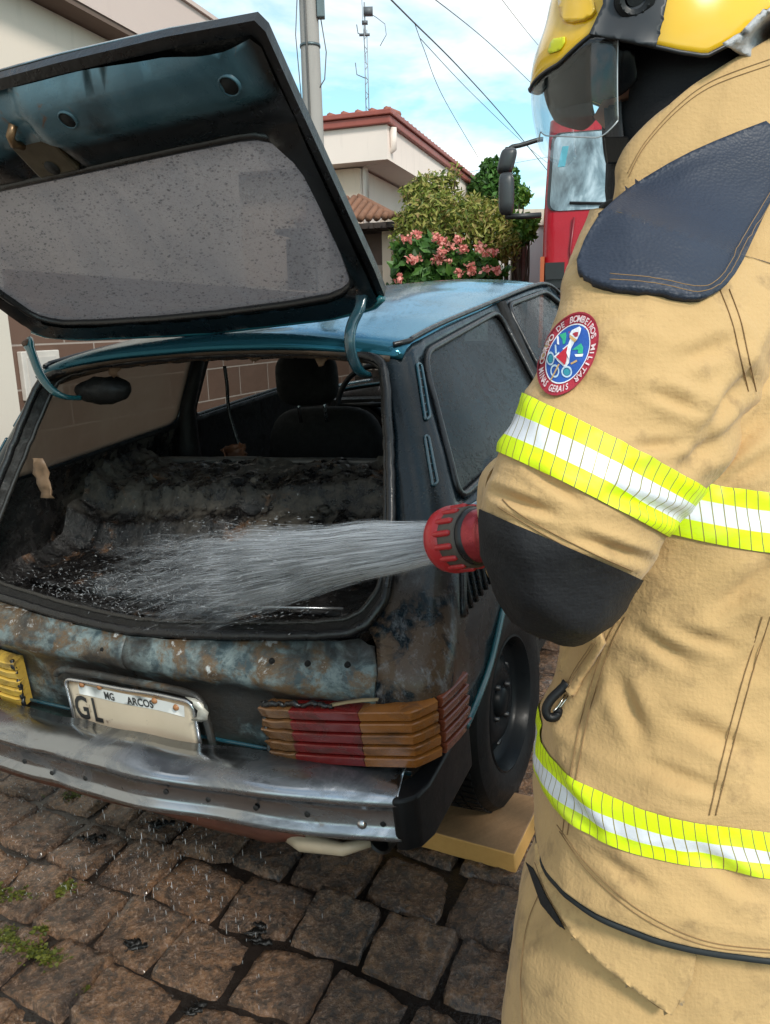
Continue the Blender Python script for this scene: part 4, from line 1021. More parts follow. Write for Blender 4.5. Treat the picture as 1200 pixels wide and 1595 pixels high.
def build_tailgate():
    H = Vector((0, .55, 1.445)); d = Vector((0, -.46, .44)).normalized(); nin = Vector((0, -d.z, d.y)) * 1.0   # inside face normal: down and back
    nin = Vector((0, -.691, -.723))
    tg = lambda x, q, o=0.0: H + Vector((x, 0, 0)) + d * q + nin * o
    half = [(0, -.050), (.40, -.030), (.52, -.008), (.556, .022), (.566, .10), (.600, .50), (.612, .628), (.604, .648), (.44, .662), (.2, .672), (0, .676)]
    def sym(h): return [(x, q) for x, q in h] + [(-x, q) for x, q in h[::-1] if x > 1e-6]
    out = sym(half)
    gl = [(0, .006), (.40, .022), (.485, .050), (.512, .092), (.548, .36), (.540, .420), (.505, .458), (.44, .466), (0, .466)]
    glass = chaikin(sym(gl), 1)
    M_tgin = G('tailgate_inner'); g = M_tgin; v = g.co(); n = g.noise(v, 4, 7, .62, .5); n2 = g.noise(v, 18, 7, .7, .8)
    q = g.math('ADD', g.math('MULTIPLY', g.sep(v)[2], .69), g.math('MULTIPLY', g.sep(v)[1], -.72))
    c = g.mix(g.ramp(n, [(.38, 0), (.62, 1)]), (.030, .085, .115), (.085, .165, .205))
    c = g.mix(g.ramp(g.math('ADD', n2, g.math('MULTIPLY', n, .4)), [(.80, 0), (.88, .85)]), c, (.13, .055, .022))
    c = g.mix(g.ramp(g.noise(g.co(loc=(1, 4, 2)), 5, 6, .6), [(.52, 0), (.68, .7)]), c, (.010, .012, .014))
    qn = g.math('ADD', q, g.math('MULTIPLY', g.math('SUBTRACT', n2, .5), .03))      # below the pressed step only bare soot
    c = g.mix(g.ramp(g.math('SUBTRACT', qn, .60), [(.525 - .0, 1), (.545, 0)]), c, (.006, .008, .010))
    xa = g.math('ADD', g.math('ABSOLUTE', g.sep(v)[0]), g.math('MULTIPLY', g.math('SUBTRACT', n, .5), .04))
    c = g.mix(g.ramp(xa, [(.555, 0), (.585, 1)]), c, (.006, .007, .008))
    M_in = g.done(g.bsdf(col=c, rough=g.ramp(n2, [(.3, .2), (.7, .42)]), spec=.5, nrm=g.bump(n2, .3, .003)))
    M_dark = m_soot('tailgate_soot', .006, .020, (.18, .42), .3)
    # outer skin
    vv, ff = cdt(out, [glass], .06)
    V = [tg(x, qq, -.024 - .012 * (1 - (x / .6) ** 2)) for x, qq in vv]; F = orient(V, ff, lambda c: -nin)
    o = mesh('tailgate', V, F, [M_paint, M_dark], car); solid(o, .006, -1, 1)
    # inner frame: dark flat flange ring all round, then raised box along the free edge
    inner_edge = [(x * .965, q * .97 + .010) for x, q in out]
    V = []; n = len(out)
    o2 = resample(out, .03); i2 = [np.array((x * .975, .03 + (q - .03) * .972)) for x, q in o2]
    m = len(o2)
    V = [tg(x, qq, -.026) for x, qq in o2] + [tg(x, qq, -.006) for x, qq in o2] + [tg(x, qq, -.003) for x, qq in i2] + [tg(x, qq, -.018) for x, qq in i2]
    F = [(b * m + k, b * m + (k + 1) % m, (b + 1) * m + (k + 1) % m, (b + 1) * m + k) for b in range(3) for k in range(m)]
    fo = mesh('flange', V, F, [M_rub], o); autosmooth(fo, 28)
    # inner panel with the window hole; relief: box section near the free edge, step down to the window
    vv, ff = cdt([tuple(p) for p in i2], [glass], .022)
    V = []
    for x, qq in vv:
        h = 0.0
        ax = abs(x)
        e = itp(qq, [.466, .478, .50, .512, .545, .558, .635, .652], [-.010, .004, .006, .010, .018, .034, .034, .0])
        fall = itp(ax, [.50, .555, .60], [1, .75, .0]) if qq > .47 else itp(ax, [.0, .60], [1, 1])
        h = e * fall if qq > .466 else itp(ax, [.50, .53, .56, .59], [-.008, .010, .010, 0])
        if qq < .06: h = .008
        # lock well at the centre
        if ax < .085 and qq > .48: h -= .022 * min(1, (.085 - ax) / .02)
        h += .0025 * noise.noise((x * 9, qq * 9, 3))
        V.append(tg(x, qq, h))
    F = orient(V, ff, lambda c: nin)
    c = [sum(vv[list(f)][:, 1]) / 3 for f in F]; cx = [abs(sum(vv[list(f)][:, 0]) / 3) for f in F]
    mi = [0 for a, b in zip(c, cx)]
    inn = mesh('inner_panel', V, F, [M_in, M_dark], o, True, mi)
    # drain holes and lock
    mb = MB(); r2 = MB()
    for x, qq, r in ((.527, .583, .0155), (.181, .597, .0145), (-.18, .597, .0145), (-.527, .583, .0155)):
        M = axisM(tg(x, qq, .0352 * (1 if abs(x) < .5 else .9)), nin, (1, 0, 0)); mb.lathe([(0, .0012), (r, .0012), (r * 1.05, -.002)], M, 24); r2.lathe([(r * 1.0, .0), (r * 1.08, .003), (r * 1.22, .0015), (r * 1.3, -.003)], M, 24)
    mb.each('drain_hole', [simple('hole_dark', (.002, .003, .004), .7)], inn); r2.each('hole_rim', [M_in], inn)
    mb = MB(); M = axisM(tg(.022, .515, .0), nin, (1, 0, 0))
    mb.box((-.055, -.04, -.02), (.055, .045, .008), 0, M); lo = mb.build('lock_plate', [simple('lock_scorched', (.09, .075, .05), .35, .5, var=.7, scale=25)], o, False); bev(lo, .006)
    mb = MB(); M = axisM(tg(.022, .495, .0), nin, (1, 0, 0)); mb.lathe([(0, .0095), (.016, .0095), (.017, .0)], M, 20); mb.build('lock_hole', [simple('lock_hole_dark', (.003, .003, .003), .6)], lo)
    mb = MB(); mb.tube([tg(.005, .555, .012), tg(.012, .575, .03), tg(.02, .59, .03), tg(.03, .6, .012)], .008, 8); mb.build('striker', [simple('rusty_striker', (.20, .12, .06), .4, .5, var=.6, scale=30)], lo)
    # glass with soot film, painted reflection gradient and rain drops; rubber round it
    vv, ff = cdt(glass, (), .08); V = [tg(x, qq, -.016) for x, qq in vv]; F = orient(V, ff, lambda c: nin)
    g = G('tailgate_glass'); v = g.co()
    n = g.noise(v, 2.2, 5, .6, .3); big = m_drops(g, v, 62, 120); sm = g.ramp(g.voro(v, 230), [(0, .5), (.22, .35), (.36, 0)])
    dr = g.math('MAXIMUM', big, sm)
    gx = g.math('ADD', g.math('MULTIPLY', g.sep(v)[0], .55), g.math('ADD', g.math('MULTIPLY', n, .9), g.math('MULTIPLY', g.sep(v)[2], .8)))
    col = g.ramp(g.math('SUBTRACT', gx, 1.1), [(.25, (.075, .064, .060)), (.55, (.15, .138, .14)), (1.0, (.22, .22, .245))])  # brown-to-blue gradient stands in for what the glass reflects
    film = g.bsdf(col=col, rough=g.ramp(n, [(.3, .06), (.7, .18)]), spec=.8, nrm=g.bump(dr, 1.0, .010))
    tl = g.n('BsdfTranslucent', {'Color': (.42, .39, .40, 1)}).outputs[0]
    sh = g.mixsh(.22, film, tl)
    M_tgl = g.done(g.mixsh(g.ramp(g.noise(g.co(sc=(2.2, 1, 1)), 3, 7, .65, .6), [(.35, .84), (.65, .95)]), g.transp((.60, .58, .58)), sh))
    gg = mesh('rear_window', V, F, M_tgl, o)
    P = [tg(x, qq, -.010) for x, qq in resample(glass, .03)]; mb = MB(); mb.tube(P, .0095, 8, closed=True); mb.build('window_rubber', [M_rub], gg)
    # rain drops standing on the glass
    gd = G('rain_drop'); M_drop = gd.done(gd.mixsh(.34, gd.transp((.92, .92, .94)), gd.bsdf(col=(.10, .10, .105), rough=.04, spec=1.0)))
    rs = random.Random(12); mbd = MB(); gp = np.array(glass); n_ = 0
    while n_ < 6500:
        x, qq = rs.uniform(-.6, .6), rs.uniform(.0, .47)
        if not inside(gp, [x], [qq])[0] or noise.noise((x * 6, qq * 6, 4)) < rs.uniform(-.8, .2): continue
        r = .0006 + .0022 * rs.random() ** 3.2; n_ += 1
        V_ = []; sx, sy = rs.uniform(1.1, 2.2), rs.uniform(.8, 1.1)
        for (rr_, hh) in ((1, 0), (.75, .45), (.35, .68)):
            for j in range(7): a = 2 * pi * j / 7; V_.append(tg(x + r * rr_ * sx * cos(a), qq + r * rr_ * sy * sin(a) - r * .25 * hh, -.0135 + r * hh))
        mbd.add(V_, grid_faces(7, 3, True) + [tuple(14 + j for j in range(7))])
    mbd.build('rain_drop', [M_drop], gg)['kind'] = 'stuff'
    # lower rim tube in bare teal
    P = [tg(x, itp(abs(x), [0, .40, .52, .552], [-.044, -.026, -.004, .022]), .000) for x in np.linspace(-.552, .552, 40)]
    mb = MB(); mb.tube(P, .009, 8); mb.build('lower_rim', [M_teal], o)
    # hinge arms: goose-neck steel straps
    for pts, nm in (([(566, 447), (561, 478), (549, 505), (545, 530), (549, 556), (560, 578), (573, 584)], 1), ([(43, 530), (52, 556), (63, 583), (80, 606), (100, 618), (124, 620)], -1)):
        ys = np.interp(np.linspace(0, 1, len(pts)), [0, .25, .5, .75, 1], [.53, .49, .468, .475, .53])
        P = [car_plane(x, y, (0, yy, 0), (0, 1, 0)) for (x, y), yy in zip(pts, ys)]
        P = [Vector(p) for p in spline(P, 26)]
        V = []
        for k, p in enumerate(P):
            t = (P[min(k + 1, 25)] - P[max(k - 1, 0)]).normalized(); a = Vector((1, 0, 0)); a = (a - t * a.dot(t)).normalized(); b = t.cross(a)
            w = .012 + .004 * (k < 3)
            for sx, sy in ((-1, -.5), (-1, .5), (-.6, .8), (.6, .8), (1, .5), (1, -.5), (.6, -.8), (-.6, -.8)): V.append(p + a * sx * w + b * sy * .0085)
        F = grid_faces(8, 26, True) + [tuple(range(7, -1, -1)), tuple(25 * 8 + j for j in range(8))]
        h = mesh('hinge_arm', V, F, M_paint if nm > 0 else M_teal, car)
        mb = MB(); mb.lathe([(0, .012), (.009, .012), (.010, .006), (.010, -.01)], axisM(P[1] + Vector((0, -.004, 0)), (0, -1, -.3)), 10); mb.build('hinge_bolt', [simple('bolt_rust', (.10, .05, .03), .6)], h)
build_tailgate()

def build_rear():
    # --- bumper: profile swept along a bowed path
    path = [(-.80, .03), (-.70, .016), (-.48, -.022), (-.25, -.038), (0, -.042), (.22, -.032), (.42, -.012), (.60, .018), (.712, .044)]
    P = spline(path, 70)
    prof = [(.105, .556), (.060, .558), (.012, .552), (.001, .545), (-.002, .538), (.004, .530), (.010, .524), (.012, .505), (.012, .478), (.008, .470), (-.001, .464), (-.003, .458), (.003, .451), (.014, .444), (.030, .436), (.055, .432)]
    V = []
    for k, (x, y) in enumerate(P):
        a = P[min(k + 1, 69)] - P[max(k - 1, 0)]; t = a / np.linalg.norm(a); nx, ny = t[1], -t[0]      # outward = toward -y
        dent = .010 * math.exp(-((x - .30) / .10) ** 2) + .006 * math.exp(-((x + .15) / .05) ** 2) - .004 * math.exp(-((x - .12) / .07) ** 2)
        for i, (o, z) in enumerate(prof):
            dz = .012 * math.exp(-((x - .28) / .13) ** 2) * (1 if 1 <= i <= 6 else .3) * -1
            dd = .012 * noise.noise((x * 6, i * .12, 3)) if i < 3 else .002 * noise.noise((x * 14, i * .4, 3))
            V.append((x - nx * (o + dent), y - ny * (o + dent), z + dz + (dd if i < 3 else 0) + .003 * noise.noise((x * 7, i * .2, 8)) + .010 * (1 - (x / .75) ** 2) * 0))
    b = mesh('bumper', V, grid_faces(len(prof), 70), [M_chr], car); solid(b, .004, 1)
    mb = MB(); rv = MB()
    for px, py in ((40, 1185), (83, 1203), (135, 1211), (195, 1225), (260, 1232), (326, 1244), (400, 1257), (480, 1267), (598, 1282), (565, 1283)):
        o_, d_ = carray(px, py)
        # find front face by marching
        best = None
        for y in np.linspace(-.06, .08, 141):
            p = o_ + d_ * ((y - o_.y) / d_.y); yy = float(np.interp(p.x, P[:, 0], P[:, 1])) + .011
            if best is None or abs(yy - y) < best[0]: best = (abs(yy - y), p)
        p = best[1]; tgt = rv if px in (565,) else mb
        M = axisM(p + Vector((0, -.003, 0)), (.12 * p.x, -1, 0))
        if tgt is mb: mb.lathe([(0, .0025), (.0052, .0025), (.0065, 0)], M, 12)
        else: rv.lathe([(0, .007), (.006, .006), (.010, .003), (.011, -.002)], M, 16)
    mb.each('bolt_hole', [simple('bolt_hole_dark', (.004, .004, .004), .8)], b); rv.build('rivet', [simple('rivet_steel', (.5, .5, .52), .25, 1.)], b)
    # black end caps
    for sg in (1, -1):
        plan = [(.700, .036), (.722, .040), (.746, .060), (.757, .10), (.753, .338), (.722, .338), (.718, .13), (.710, .11), (.70, .10)]
        zt = lambda x, y: .550 + .10 * min(.12, max(0, y - .04)); zb = lambda x, y: .432
        V = [(sg * x, y, zb(x, y)) for x, y in plan] + [(sg * x, y, zt(x, y)) for x, y in plan]; n = len(plan)
        F = [tuple(range(n)), tuple(range(2 * n - 1, n - 1, -1))] + [(k, n + k, n + (k + 1) % n, (k + 1) % n) for k in range(n)]
        F = orient(V, F, lambda c: c - Vector((sg * .77, .2, .5)))
        o = mesh('bumper_end_cap', V, F, [M_blk], b, False); bev(o, .007, 3, 25); autosmooth(o, 30)
    # dark inner sill between panel and bumper, teal lip
    mb = MB(); mb.tube([Vector((x, .118 + BOW * (x / .7) ** 2, .540)) for x in np.linspace(-.74, .70, 30)], .005, 8); mb.build('panel_lip', [M_paint], car)
    # lower valance, red-brown bent sheet, and exhaust
    V = []
    for k, x in enumerate(np.linspace(-.60, .47, 50)):
        for j, (y, z) in enumerate([(.14, .44), (.08, .41), (.055, .375), (.06, .345), (.09, .335), (.16, .34)]):
            e = .5 + .5 * min(1, (.47 - x) / .1)
            V.append((x, y + .006 * noise.noise((x * 5, j * .3, 1)), .435 + (z - .435) * e * (1 + .2 * noise.noise((x * 4, 0, 2))) - .004))
    g = G('rusty_valance'); v = g.co(); n = g.noise(v, 10, 7, .65, .5); g2 = g.mix(g.ramp(n, [(.4, 0), (.65, 1)]), (.15, .050, .032), (.085, .032, .022))
    o = mesh('valance', V, grid_faces(6, 50), [g.done(g.bsdf(col=g2, rough=.32, spec=.5, nrm=g.bump(n, .3, .004)))], car); solid(o, .004, 0)
    mb = MB(); mb.tube([(.40, .09, .360), (.46, .06, .368), (.56, .06, .378), (.61, .09, .385)], [.022, .020, .014, .010], 14); mb.build('pipe_wrap', [simple('cream_wrap', (.42, .34, .24), .5, var=.4, scale=12)], car)
    mb = MB(); mb.lathe([(.020, .10), (.022, 0.004), (.026, 0), (.029, .004), (.028, .12), (.028, .35)], axisM((.632, .085, .392), (.1, 1, .0)), 24); mb.lathe([(.0, .06), (.021, .06)], axisM((.632, .085, .392), (.1, 1, .0)), 24); mb.build('exhaust_pipe', [simple('exhaust_black', (.02, .018, .017), .4, .6, var=.6)], car, True, 40)

    # --- tail lamps: ribbed lenses wrapping the corner
    M_red = m_lens('lens_red', (.15, .010, .010), (.22, .016, .014)); M_amb = m_lens('lens_amber', (.25, .085, .018), (.36, .135, .03)); M_brn = m_lens('lens_scorched', (.22, .10, .035), (.10, .045, .02)); M_sid = m_lens('lens_side', (.17, .045, .024), (.23, .062, .03))
    nr = 5; z0, z1 = .563, .694
    def lamp(sg, burnt_all=False):
        base = empty('tail_lamp'); base.parent = car
        side = [(.759, .153), (.768, .20), (.774, .252)]
        def sweep(name, pts, mat, jag=0, melt=0):
            V = []; F = []
            prof = []
            for k in range(nr):
                za = z1 - (z1 - z0) * k / nr; zb = z1 - (z1 - z0) * (k + 1) / nr
                prof += [(.004, za - .0008), (.0195, za - .0022), (.022, za - .004), (.0175, zb + .0035), (.0155, zb + .0018), (.004, zb + .0008)]
            prof = [(-.02, z1)] + prof + [(-.02, z0)]
            m = len(pts)
            for k, (x, y) in enumerate(pts):
                a = np.array(pts[min(k + 1, m - 1)]) - np.array(pts[max(k - 1, 0)]); t = a / np.linalg.norm(a); nx, ny = t[1], -t[0]
                tilt = .0
                for i, (o, z) in enumerate(prof):
                    jj = jag * noise.noise((z * 60, 3.1, 2)) * (1 if k == 0 else 0)
                    zz = z + .15 * (x - .56) + melt * noise.noise((x * 30, z * 40, 1))
                    oo = o * (1 - min(.8, abs(melt) * 60 * max(0, noise.noise((x * 25, z * 30, 6)))))
                    V.append((sg * (x + nx * oo + jj), y + ny * oo, zz))
            F = grid_faces(len(prof), m); n = len(prof)
            F += [tuple(range(n - 1, -1, -1)), tuple((m - 1) * n + j for j in range(n))]
            F = orient(V, F, lambda c: c - Vector((sg * .6, .3, .63)))
            o = mesh(name, V, F, [mat], base); autosmooth(o, 28); return o
        rsm = lambda P, n: [tuple(p) for p in np.array(resample(P, n, False))]
        if not burnt_all:
            sweep('scorched_lens', rsm([(.388, .112), (.405, .107), (.459, .105)], .006), M_brn, .02, .004)
            sweep('red_lens', rsm([(.4595, .105), (.52, .104), (.624, .1045)], .02), M_red)
            sweep('amber_lens', rsm([(.6245, .1045), (.726, .110), (.757, .150)], .012), M_amb)
            sweep('side_lens', rsm(side, .02), M_sid)
        else:
            sweep('scorched_lens', rsm([(.388, .112), (.405, .107), (.459, .105)], .008), m_lens('lens_yellowed', (.55, .36, .06), (.42, .26, .05)), .02, .002)
            sweep('red_lens', rsm([(.4595, .105), (.624, .1045)], .02), M_red)
            sweep('amber_lens', rsm([(.6245, .1045), (.726, .110), (.757, .150)], .012), M_amb)
            sweep('side_lens', rsm(side, .02), M_sid)
        # melted edges
        def bead(P, nm):
            P = [Vector(q) for q in spline(P, 60)]; P = [q + Vector((noise.noise(q * 28), noise.noise(q * 90 + Vector((5, 0, 0))), noise.noise(q * 80 + Vector((0, 7, 0))))) * .006 for q in P]
            t_ = MB(); t_.tube(P, [.0050 + .0030 * max(-.6, noise.noise(q * 130)) for q in P], 9); t_.build(nm, [M_rub], base)
        zs = lambda x, z: z + .15 * (x - .56)
        bead([(sg * .386, .097, zs(.386, z0) - .004), (sg * .383, .097, .60), (sg * .388, .097, zs(.388, z1) + .004)], 'melted_edge')
        if not burnt_all:
            bead([(sg * .388, .098, zs(.388, z1) + .004), (sg * .45, .096, zs(.45, z1) + .006), (sg * .56, .098, zs(.56, z1) + .004)], 'melted_edge')
            bead([(sg * .757, .146, zs(.757, z0) + .004), (sg * .757, .144, .655), (sg * .757, .146, zs(.757, z1) + .006)], 'melted_edge')
    lamp(1); lamp(-1, True)
    # peeled paint strip above the lamp
    mb = MB(); a = [(505, 1098), (522, 1094), (545, 1090), (568, 1087), (592, 1086)]; V = []
    for k, (x, y) in enumerate(a):
        p = car_plane(x, y, (0, .108, .7), (0, 1, 0)); w = [.0006, .002, .0016, .002, .001][k]
        V += [p + Vector((0, -.004, w)), p + Vector((0, -.012, -w))]
    V2 = []
    mb.add(V, [(2 * k, 2 * k + 1, 2 * k + 3, 2 * k + 2) for k in range(len(a) - 1)]); o = mb.build('peeled_paint', [simple('peel_tan', (.30, .22, .12), .6)], car); solid(o, .0012)

    # --- licence plate in its frame, slightly buckled
    pr = empty('number_plate'); pr.parent = car
    def pp(x, z, o=0): return Vector((x, .092 - o + .006 * noise.noise((x * 6, z * 6, 5)) + .012 * (z - .585), z + .012 * x * 0))
    X0, X1, Z0, Z1 = -.2, .2, .522, .652
    def rr(m, r=.018): return rpoly([(X0 + m, Z0 + m), (X1 - m, Z0 + m), (X1 - m, Z1 - m), (X0 + m, Z1 - m)], .022)
    vv, ff = cdt(rr(.004), (), .02)
    g = G('plate_cream'); v = g.co(); n = g.noise(v, 12, 7, .65, .6); z_ = g.sep(v)[2]; x_ = g.sep(v)[0]
    c = g.mix(n, (.52, .42, .30), (.62, .52, .40))
    e = g.ramp(g.math('ADD', z_, g.math('MULTIPLY', n, .03)), [(.645, 0), (.66, 1)]); c = g.mix(e, c, (.34, .17, .06))
    c = g.mix(g.ramp(g.noise(g.co(loc=(2, 2, 2)), 26, 6, .7), [(.62, 0), (.72, .9)]), c, (.10, .05, .03))
    o = mesh('plate', [pp(x, z) for x, z in vv], orient([pp(x, z) for x, z in vv], ff, lambda c: Vector((0, -1, 0))), [g.done(g.bsdf(col=c, rough=.45, nrm=g.bump(n, .25, .003)))], pr); solid(o, .0015)
    strip = [(-.165, .612), (.165, .606), (.17, .636), (-.16, .640)]
    vv, ff = cdt(strip, (), .03); V = [pp(x, z, .0012) for x, z in vv]; mesh('plate_strip', V, orient(V, ff, lambda c: Vector((0, -1, 0))), simple('strip_white', (.66, .66, .64), .5, var=.1), pr)
    M_ink = simple('plate_ink', (.03, .03, .03), .5)
    def txt(s, x, z, size, sx=1):
        V, F = text_geo(s); mesh('plate_lettering', [pp(x + a * size * sx, z + b * size, .0028) for a, b in V], orient([pp(x + a * size, z + b * size, .0028) for a, b in V], F, lambda c: Vector((0, -1, 0))), M_ink, pr, False)
    txt('MG', -.060, .6145, .028, .8); txt('ARCOS', .035, .6125, .028, .85); txt('G', -.165, .546, .088, .75); txt('L', -.115, .546, .088, .7)
    P = [pp(x, z, .003) for x, z in resample(rpoly([(X0, Z0), (X1, Z0), (X1, Z1), (X0, Z1)], .024), .01)]; mb = MB(); mb.tube(P, .0045, 8, closed=True); mb.build('plate_frame', [simple('plate_chrome', (.55, .56, .58), .2, .9, var=.3, scale=30)], pr)
    mb = MB()
    for x, z in ((-.145, .642), (-.085, .645), (.08, .633), (.145, .628)): mb.lathe([(0, .006), (.006, .005), (.008, 0)], axisM(pp(x, z, .002), (0, -1, 0)), 10)
    mb.each('plate_screw', [simple('screw_rust', (.30, .13, .05), .5)], pr)
    # recess edge round the plate, and bare white metal tear at its right
    P = [Vector((x, .098, z)) for x, z in ((-.235, .655), (-.19, .672), (0, .672), (.17, .668), (.215, .648), (.222, .60), (.226, .53))]; mb = MB(); mb.tube([Vector(p) for p in spline(P, 40)], .009, 8); mb.build('recess_edge', [M_rear], car)
    mb = MB(); V = []
    for k in range(7):
        t = k / 6; x = .19 + .030 * sin(t * 3) + .012 * noise.noise((t * 4, 0, 0)); z = .668 - .055 * t
        V += [(x, .080, z), (x + .022 + .014 * noise.noise((t * 6, 2, 0)), .088, z - .006)]
    mb.add(V, [(2 * k, 2 * k + 1, 2 * k + 3, 2 * k + 2) for k in range(6)]); o = mb.build('torn_metal', [simple('ash_metal', (.50, .48, .42), .35, .3, var=.6, scale=25)], car); solid(o, .003)
    mb = MB(); p0 = car_plane(283, 1172, (0, .08, 0), (0, 1, 0)); mb.tube([p0, p0 + Vector((.006, -.012, -.014)), p0 + Vector((.010, -.014, -.03))], [.006, .005, .002], 6); mb.build('melted_drip', [simple('orange_drip', (.30, .12, .03), .4)], car)
build_rear()

def build_inside():
    # floor / load deck, charred and littered
    nx, ny = 170, 130
    V = []
    for j in range(ny):
        v = j / (ny - 1)
        for i in range(nx):
            u = i / (nx - 1) * 2 - 1
            y = .175 + v * .86; w = itp(y, [.17, .4, .7, 1.04], [.60, .68, .70, .705])
            x = u * w
            # deck then sloping seat back with a lip
            skew = -.10 * u
            z = itp(y + skew, [.15, .20, .26, .60, .69, .735, .80, .835, .96, 1.0, 1.2], [.772, .768, .755, .762, .775, .845, .858, .925, .948, .950, .95])
            rough = itp(y, [.2, .35, .60, .72, 1.0], [.08, .12, .25, .75, .75]) * (1.0 if u > -.3 else 1.0 + .8 * (-.3 - u))
            z += rough * (.026 * fbm((x * 7, y * 7, 3)) + .016 * fbm((x * 19, y * 19, 7), 3)) + .010 * abs(noise.noise((x * 45, y * 45, 2))) * rough
            if abs(u) > .9: z += .05 * ((abs(u) - .9) / .1) ** 2
            V.append((x, y, z))
    o = mesh('load_deck', V, grid_faces(nx, ny), [M_deb], car)
    mb = MB(); P = [Vector((x, 1.035 + .01 * noise.noise((x * 3, 1, 1)), .950 + .006 * noise.noise((x * 5, 2, 1)))) for x in np.linspace(-.69, .69, 40)]
    mb.tube(P, .014, 8); mb.build('seat_back_edge', [simple('seat_edge', (.09, .084, .078), .4, .3, var=.6, scale=18, bump=.5)], car)
    # ribs pressed in the deck near the sill
    mb = MB()
    for y in (.235, .33): mb.tube([Vector((x, y + .012 * (x / .6) ** 2, .775 + .004 * noise.noise((x * 6, y * 9, 1)))) for x in np.linspace(-.56, .56, 30)], .010, 6)
    mb.each('deck_rib', [M_deb], car)
    # lumps of burnt material
    rs = random.Random(8); mb = MB()
    for k in range(90):
        x = rs.uniform(-.62, .60); y = rs.uniform(.66, .98); s = rs.uniform(.006, .026) * (1.3 if x < -.1 else 1)
        z = itp(y + .10 * x / .7, [.15, .26, .60, .72, .88, .96, 1.2], [.772, .757, .768, .793, .888, .95, .95])
        bm = bmesh.new(); bmesh.ops.create_icosphere(bm, subdivisions=2, radius=1)
        a, b, c = s * rs.uniform(.5, 1.8), s * rs.uniform(.5, 1.4), s * rs.uniform(.25, .7); rt = Matrix.Rotation(rs.uniform(0, 6), 3, 'Z') @ Matrix.Rotation(rs.uniform(-.6, .6), 3, 'X')
        V = [rt @ Vector((v.co.x * a, v.co.y * b, v.co.z * c)) * (1 + .45 * noise.noise(v.co * 2.2 + Vector((k, 0, 0)))) + Vector((x, y, z)) for v in bm.verts]
        mb.add(V, [[v.index for v in f.verts] for f in bm.faces]); bm.free()
    mb.build('burnt_lump', [M_deb], car)['kind'] = 'stuff'
    # crumpled sheet flakes along the left and one brown melted cup by the pillar
    mb = MB()
    for k in range(16):
        px, py = [(165, 775), (190, 770), (215, 755), (240, 745), (180, 790), (130, 815), (105, 800), (115, 830), (300, 760), (330, 770), (380, 760), (400, 745), (420, 770), (285, 800), (240, 800), (350, 790)][k]
        c = car_plane(px, py, (0, .80, 0), (0, 1, 0)); n = 5; s = rs.uniform(.025, .06); V = []
        a0 = rs.uniform(0, 6)
        for j in range(n):
            for i in range(n):
                u, v = i / (n - 1) - .5, j / (n - 1) - .5
                V.append(c + Vector((u * s * cos(a0) - v * s * .6 * sin(a0), .3 * s * noise.noise((u * 4, v * 4, k)) - .02, u * s * .4 * sin(a0) + v * s * .6 * cos(a0) + .012 * noise.noise((u * 5, v * 5, k + 9)))))
        mb.add(V, grid_faces(n, n))
    [solid(o, .002) for o in mb.each('crumpled_flake', [M_deb], car)]
    c = car_plane(366, 708, (0, 1.15, 0), (0, 1, 0)); V = []
    for j in range(12):
        for i in range(14):
            a = i / 13 * 4.4; h = j / 11 - .5; k_ = 1 + .5 * noise.noise((a * 1.2, h * 4, 3)); V.append(c + Vector((.040 * cos(a) * k_, .04 * sin(a) * k_, h * .06 + .02 * noise.noise((a * 2, h * 2, 8)))))
    o = mesh('belt_reel', V, grid_faces(14, 12), [simple('melted_orange', (.15, .055, .025), .6, var=.8, scale=25)], car); solid(o, .003)
    c = car_plane(66, 745, (0, .33, 0), (0, 1, 0)); V = []
    for j in range(9):
        for i in range(5):
            u, v = i / 4 - .5, j / 8 - .5; V.append(c + Vector((u * .05 + .008 * noise.noise((u * 3, v * 5, 1)), .02 * noise.noise((u * 4, v * 4, 3)), v * .11)))
    o = mesh('peeled_trim', V, grid_faces(5, 9), [simple('trim_brown', (.17, .105, .06), .6, var=.7, scale=22)], car); solid(o, .002)
    # inner side trim below the windows
    for sg in (1, -1):
        V = []
        ys = np.linspace(.20, 1.2, 24); zs = np.linspace(.72, 1.03, 10)
        for z in zs:
            for y in ys: V.append((sg * (cW(z) - .035 - .015 * noise.noise((y * 6, z * 6, sg))), max(y, cR(z) + .03), z))
        mesh('side_trim', V, grid_faces(24, 10), [M_deb], car)
    # front seats with headrests
    M_seat = m_soot('seat_cloth', .006, .013, (.7, .9), .3)
    def seat(x0):
        r = empty('front_seat', (x0, 1.52, .35)); r.parent = car
        def pad(name, c, hw, h, th, tilt, par, pw=.5):
            bm = bmesh.new(); bmesh.ops.create_uvsphere(bm, u_segments=28, v_segments=18, radius=1)
            Rt = Matrix.Rotation(tilt, 3, 'X'); sg = lambda t, p: math.copysign(abs(t) ** p, t)
            V = [Rt @ Vector((sg(v.co.x, pw) * hw, sg(v.co.y, .8) * th, sg(v.co.z, pw) * h)) + Vector(c) for v in bm.verts]; F = [[q.index for q in f.verts] for f in bm.faces]; bm.free()
            return mesh(name, V, F, M_seat, par)
        pad('backrest', (0, .08, .36), .27, .31, .075, -.18, r); pad('cushion', (0, .40, .04), .26, .09, .27, 0, r)
        h = pad('headrest', (0, .03, .795), .135, .105, .055, -.1, r, .6)
        mb = MB(); mb.tube([(-.06, .04, .62), (-.06, .035, .74)], .007, 6); mb.tube([(.06, .04, .62), (.06, .035, .74)], .007, 6); mb.each('headrest_post', [M_chr], r)
    seat(-.305); seat(.36)
    # strap hanging from the left door pillar
    mb = MB(); mb.tube([Vector(p) for p in spline([car_plane(x, y, (0, 1.22, 0), (0, 1, 0)) for x, y in ((350, 570), (354, 600), (357, 640), (370, 685), (376, 700))], 20)], .007, 6); mb.build('seat_belt', [M_rub], car)
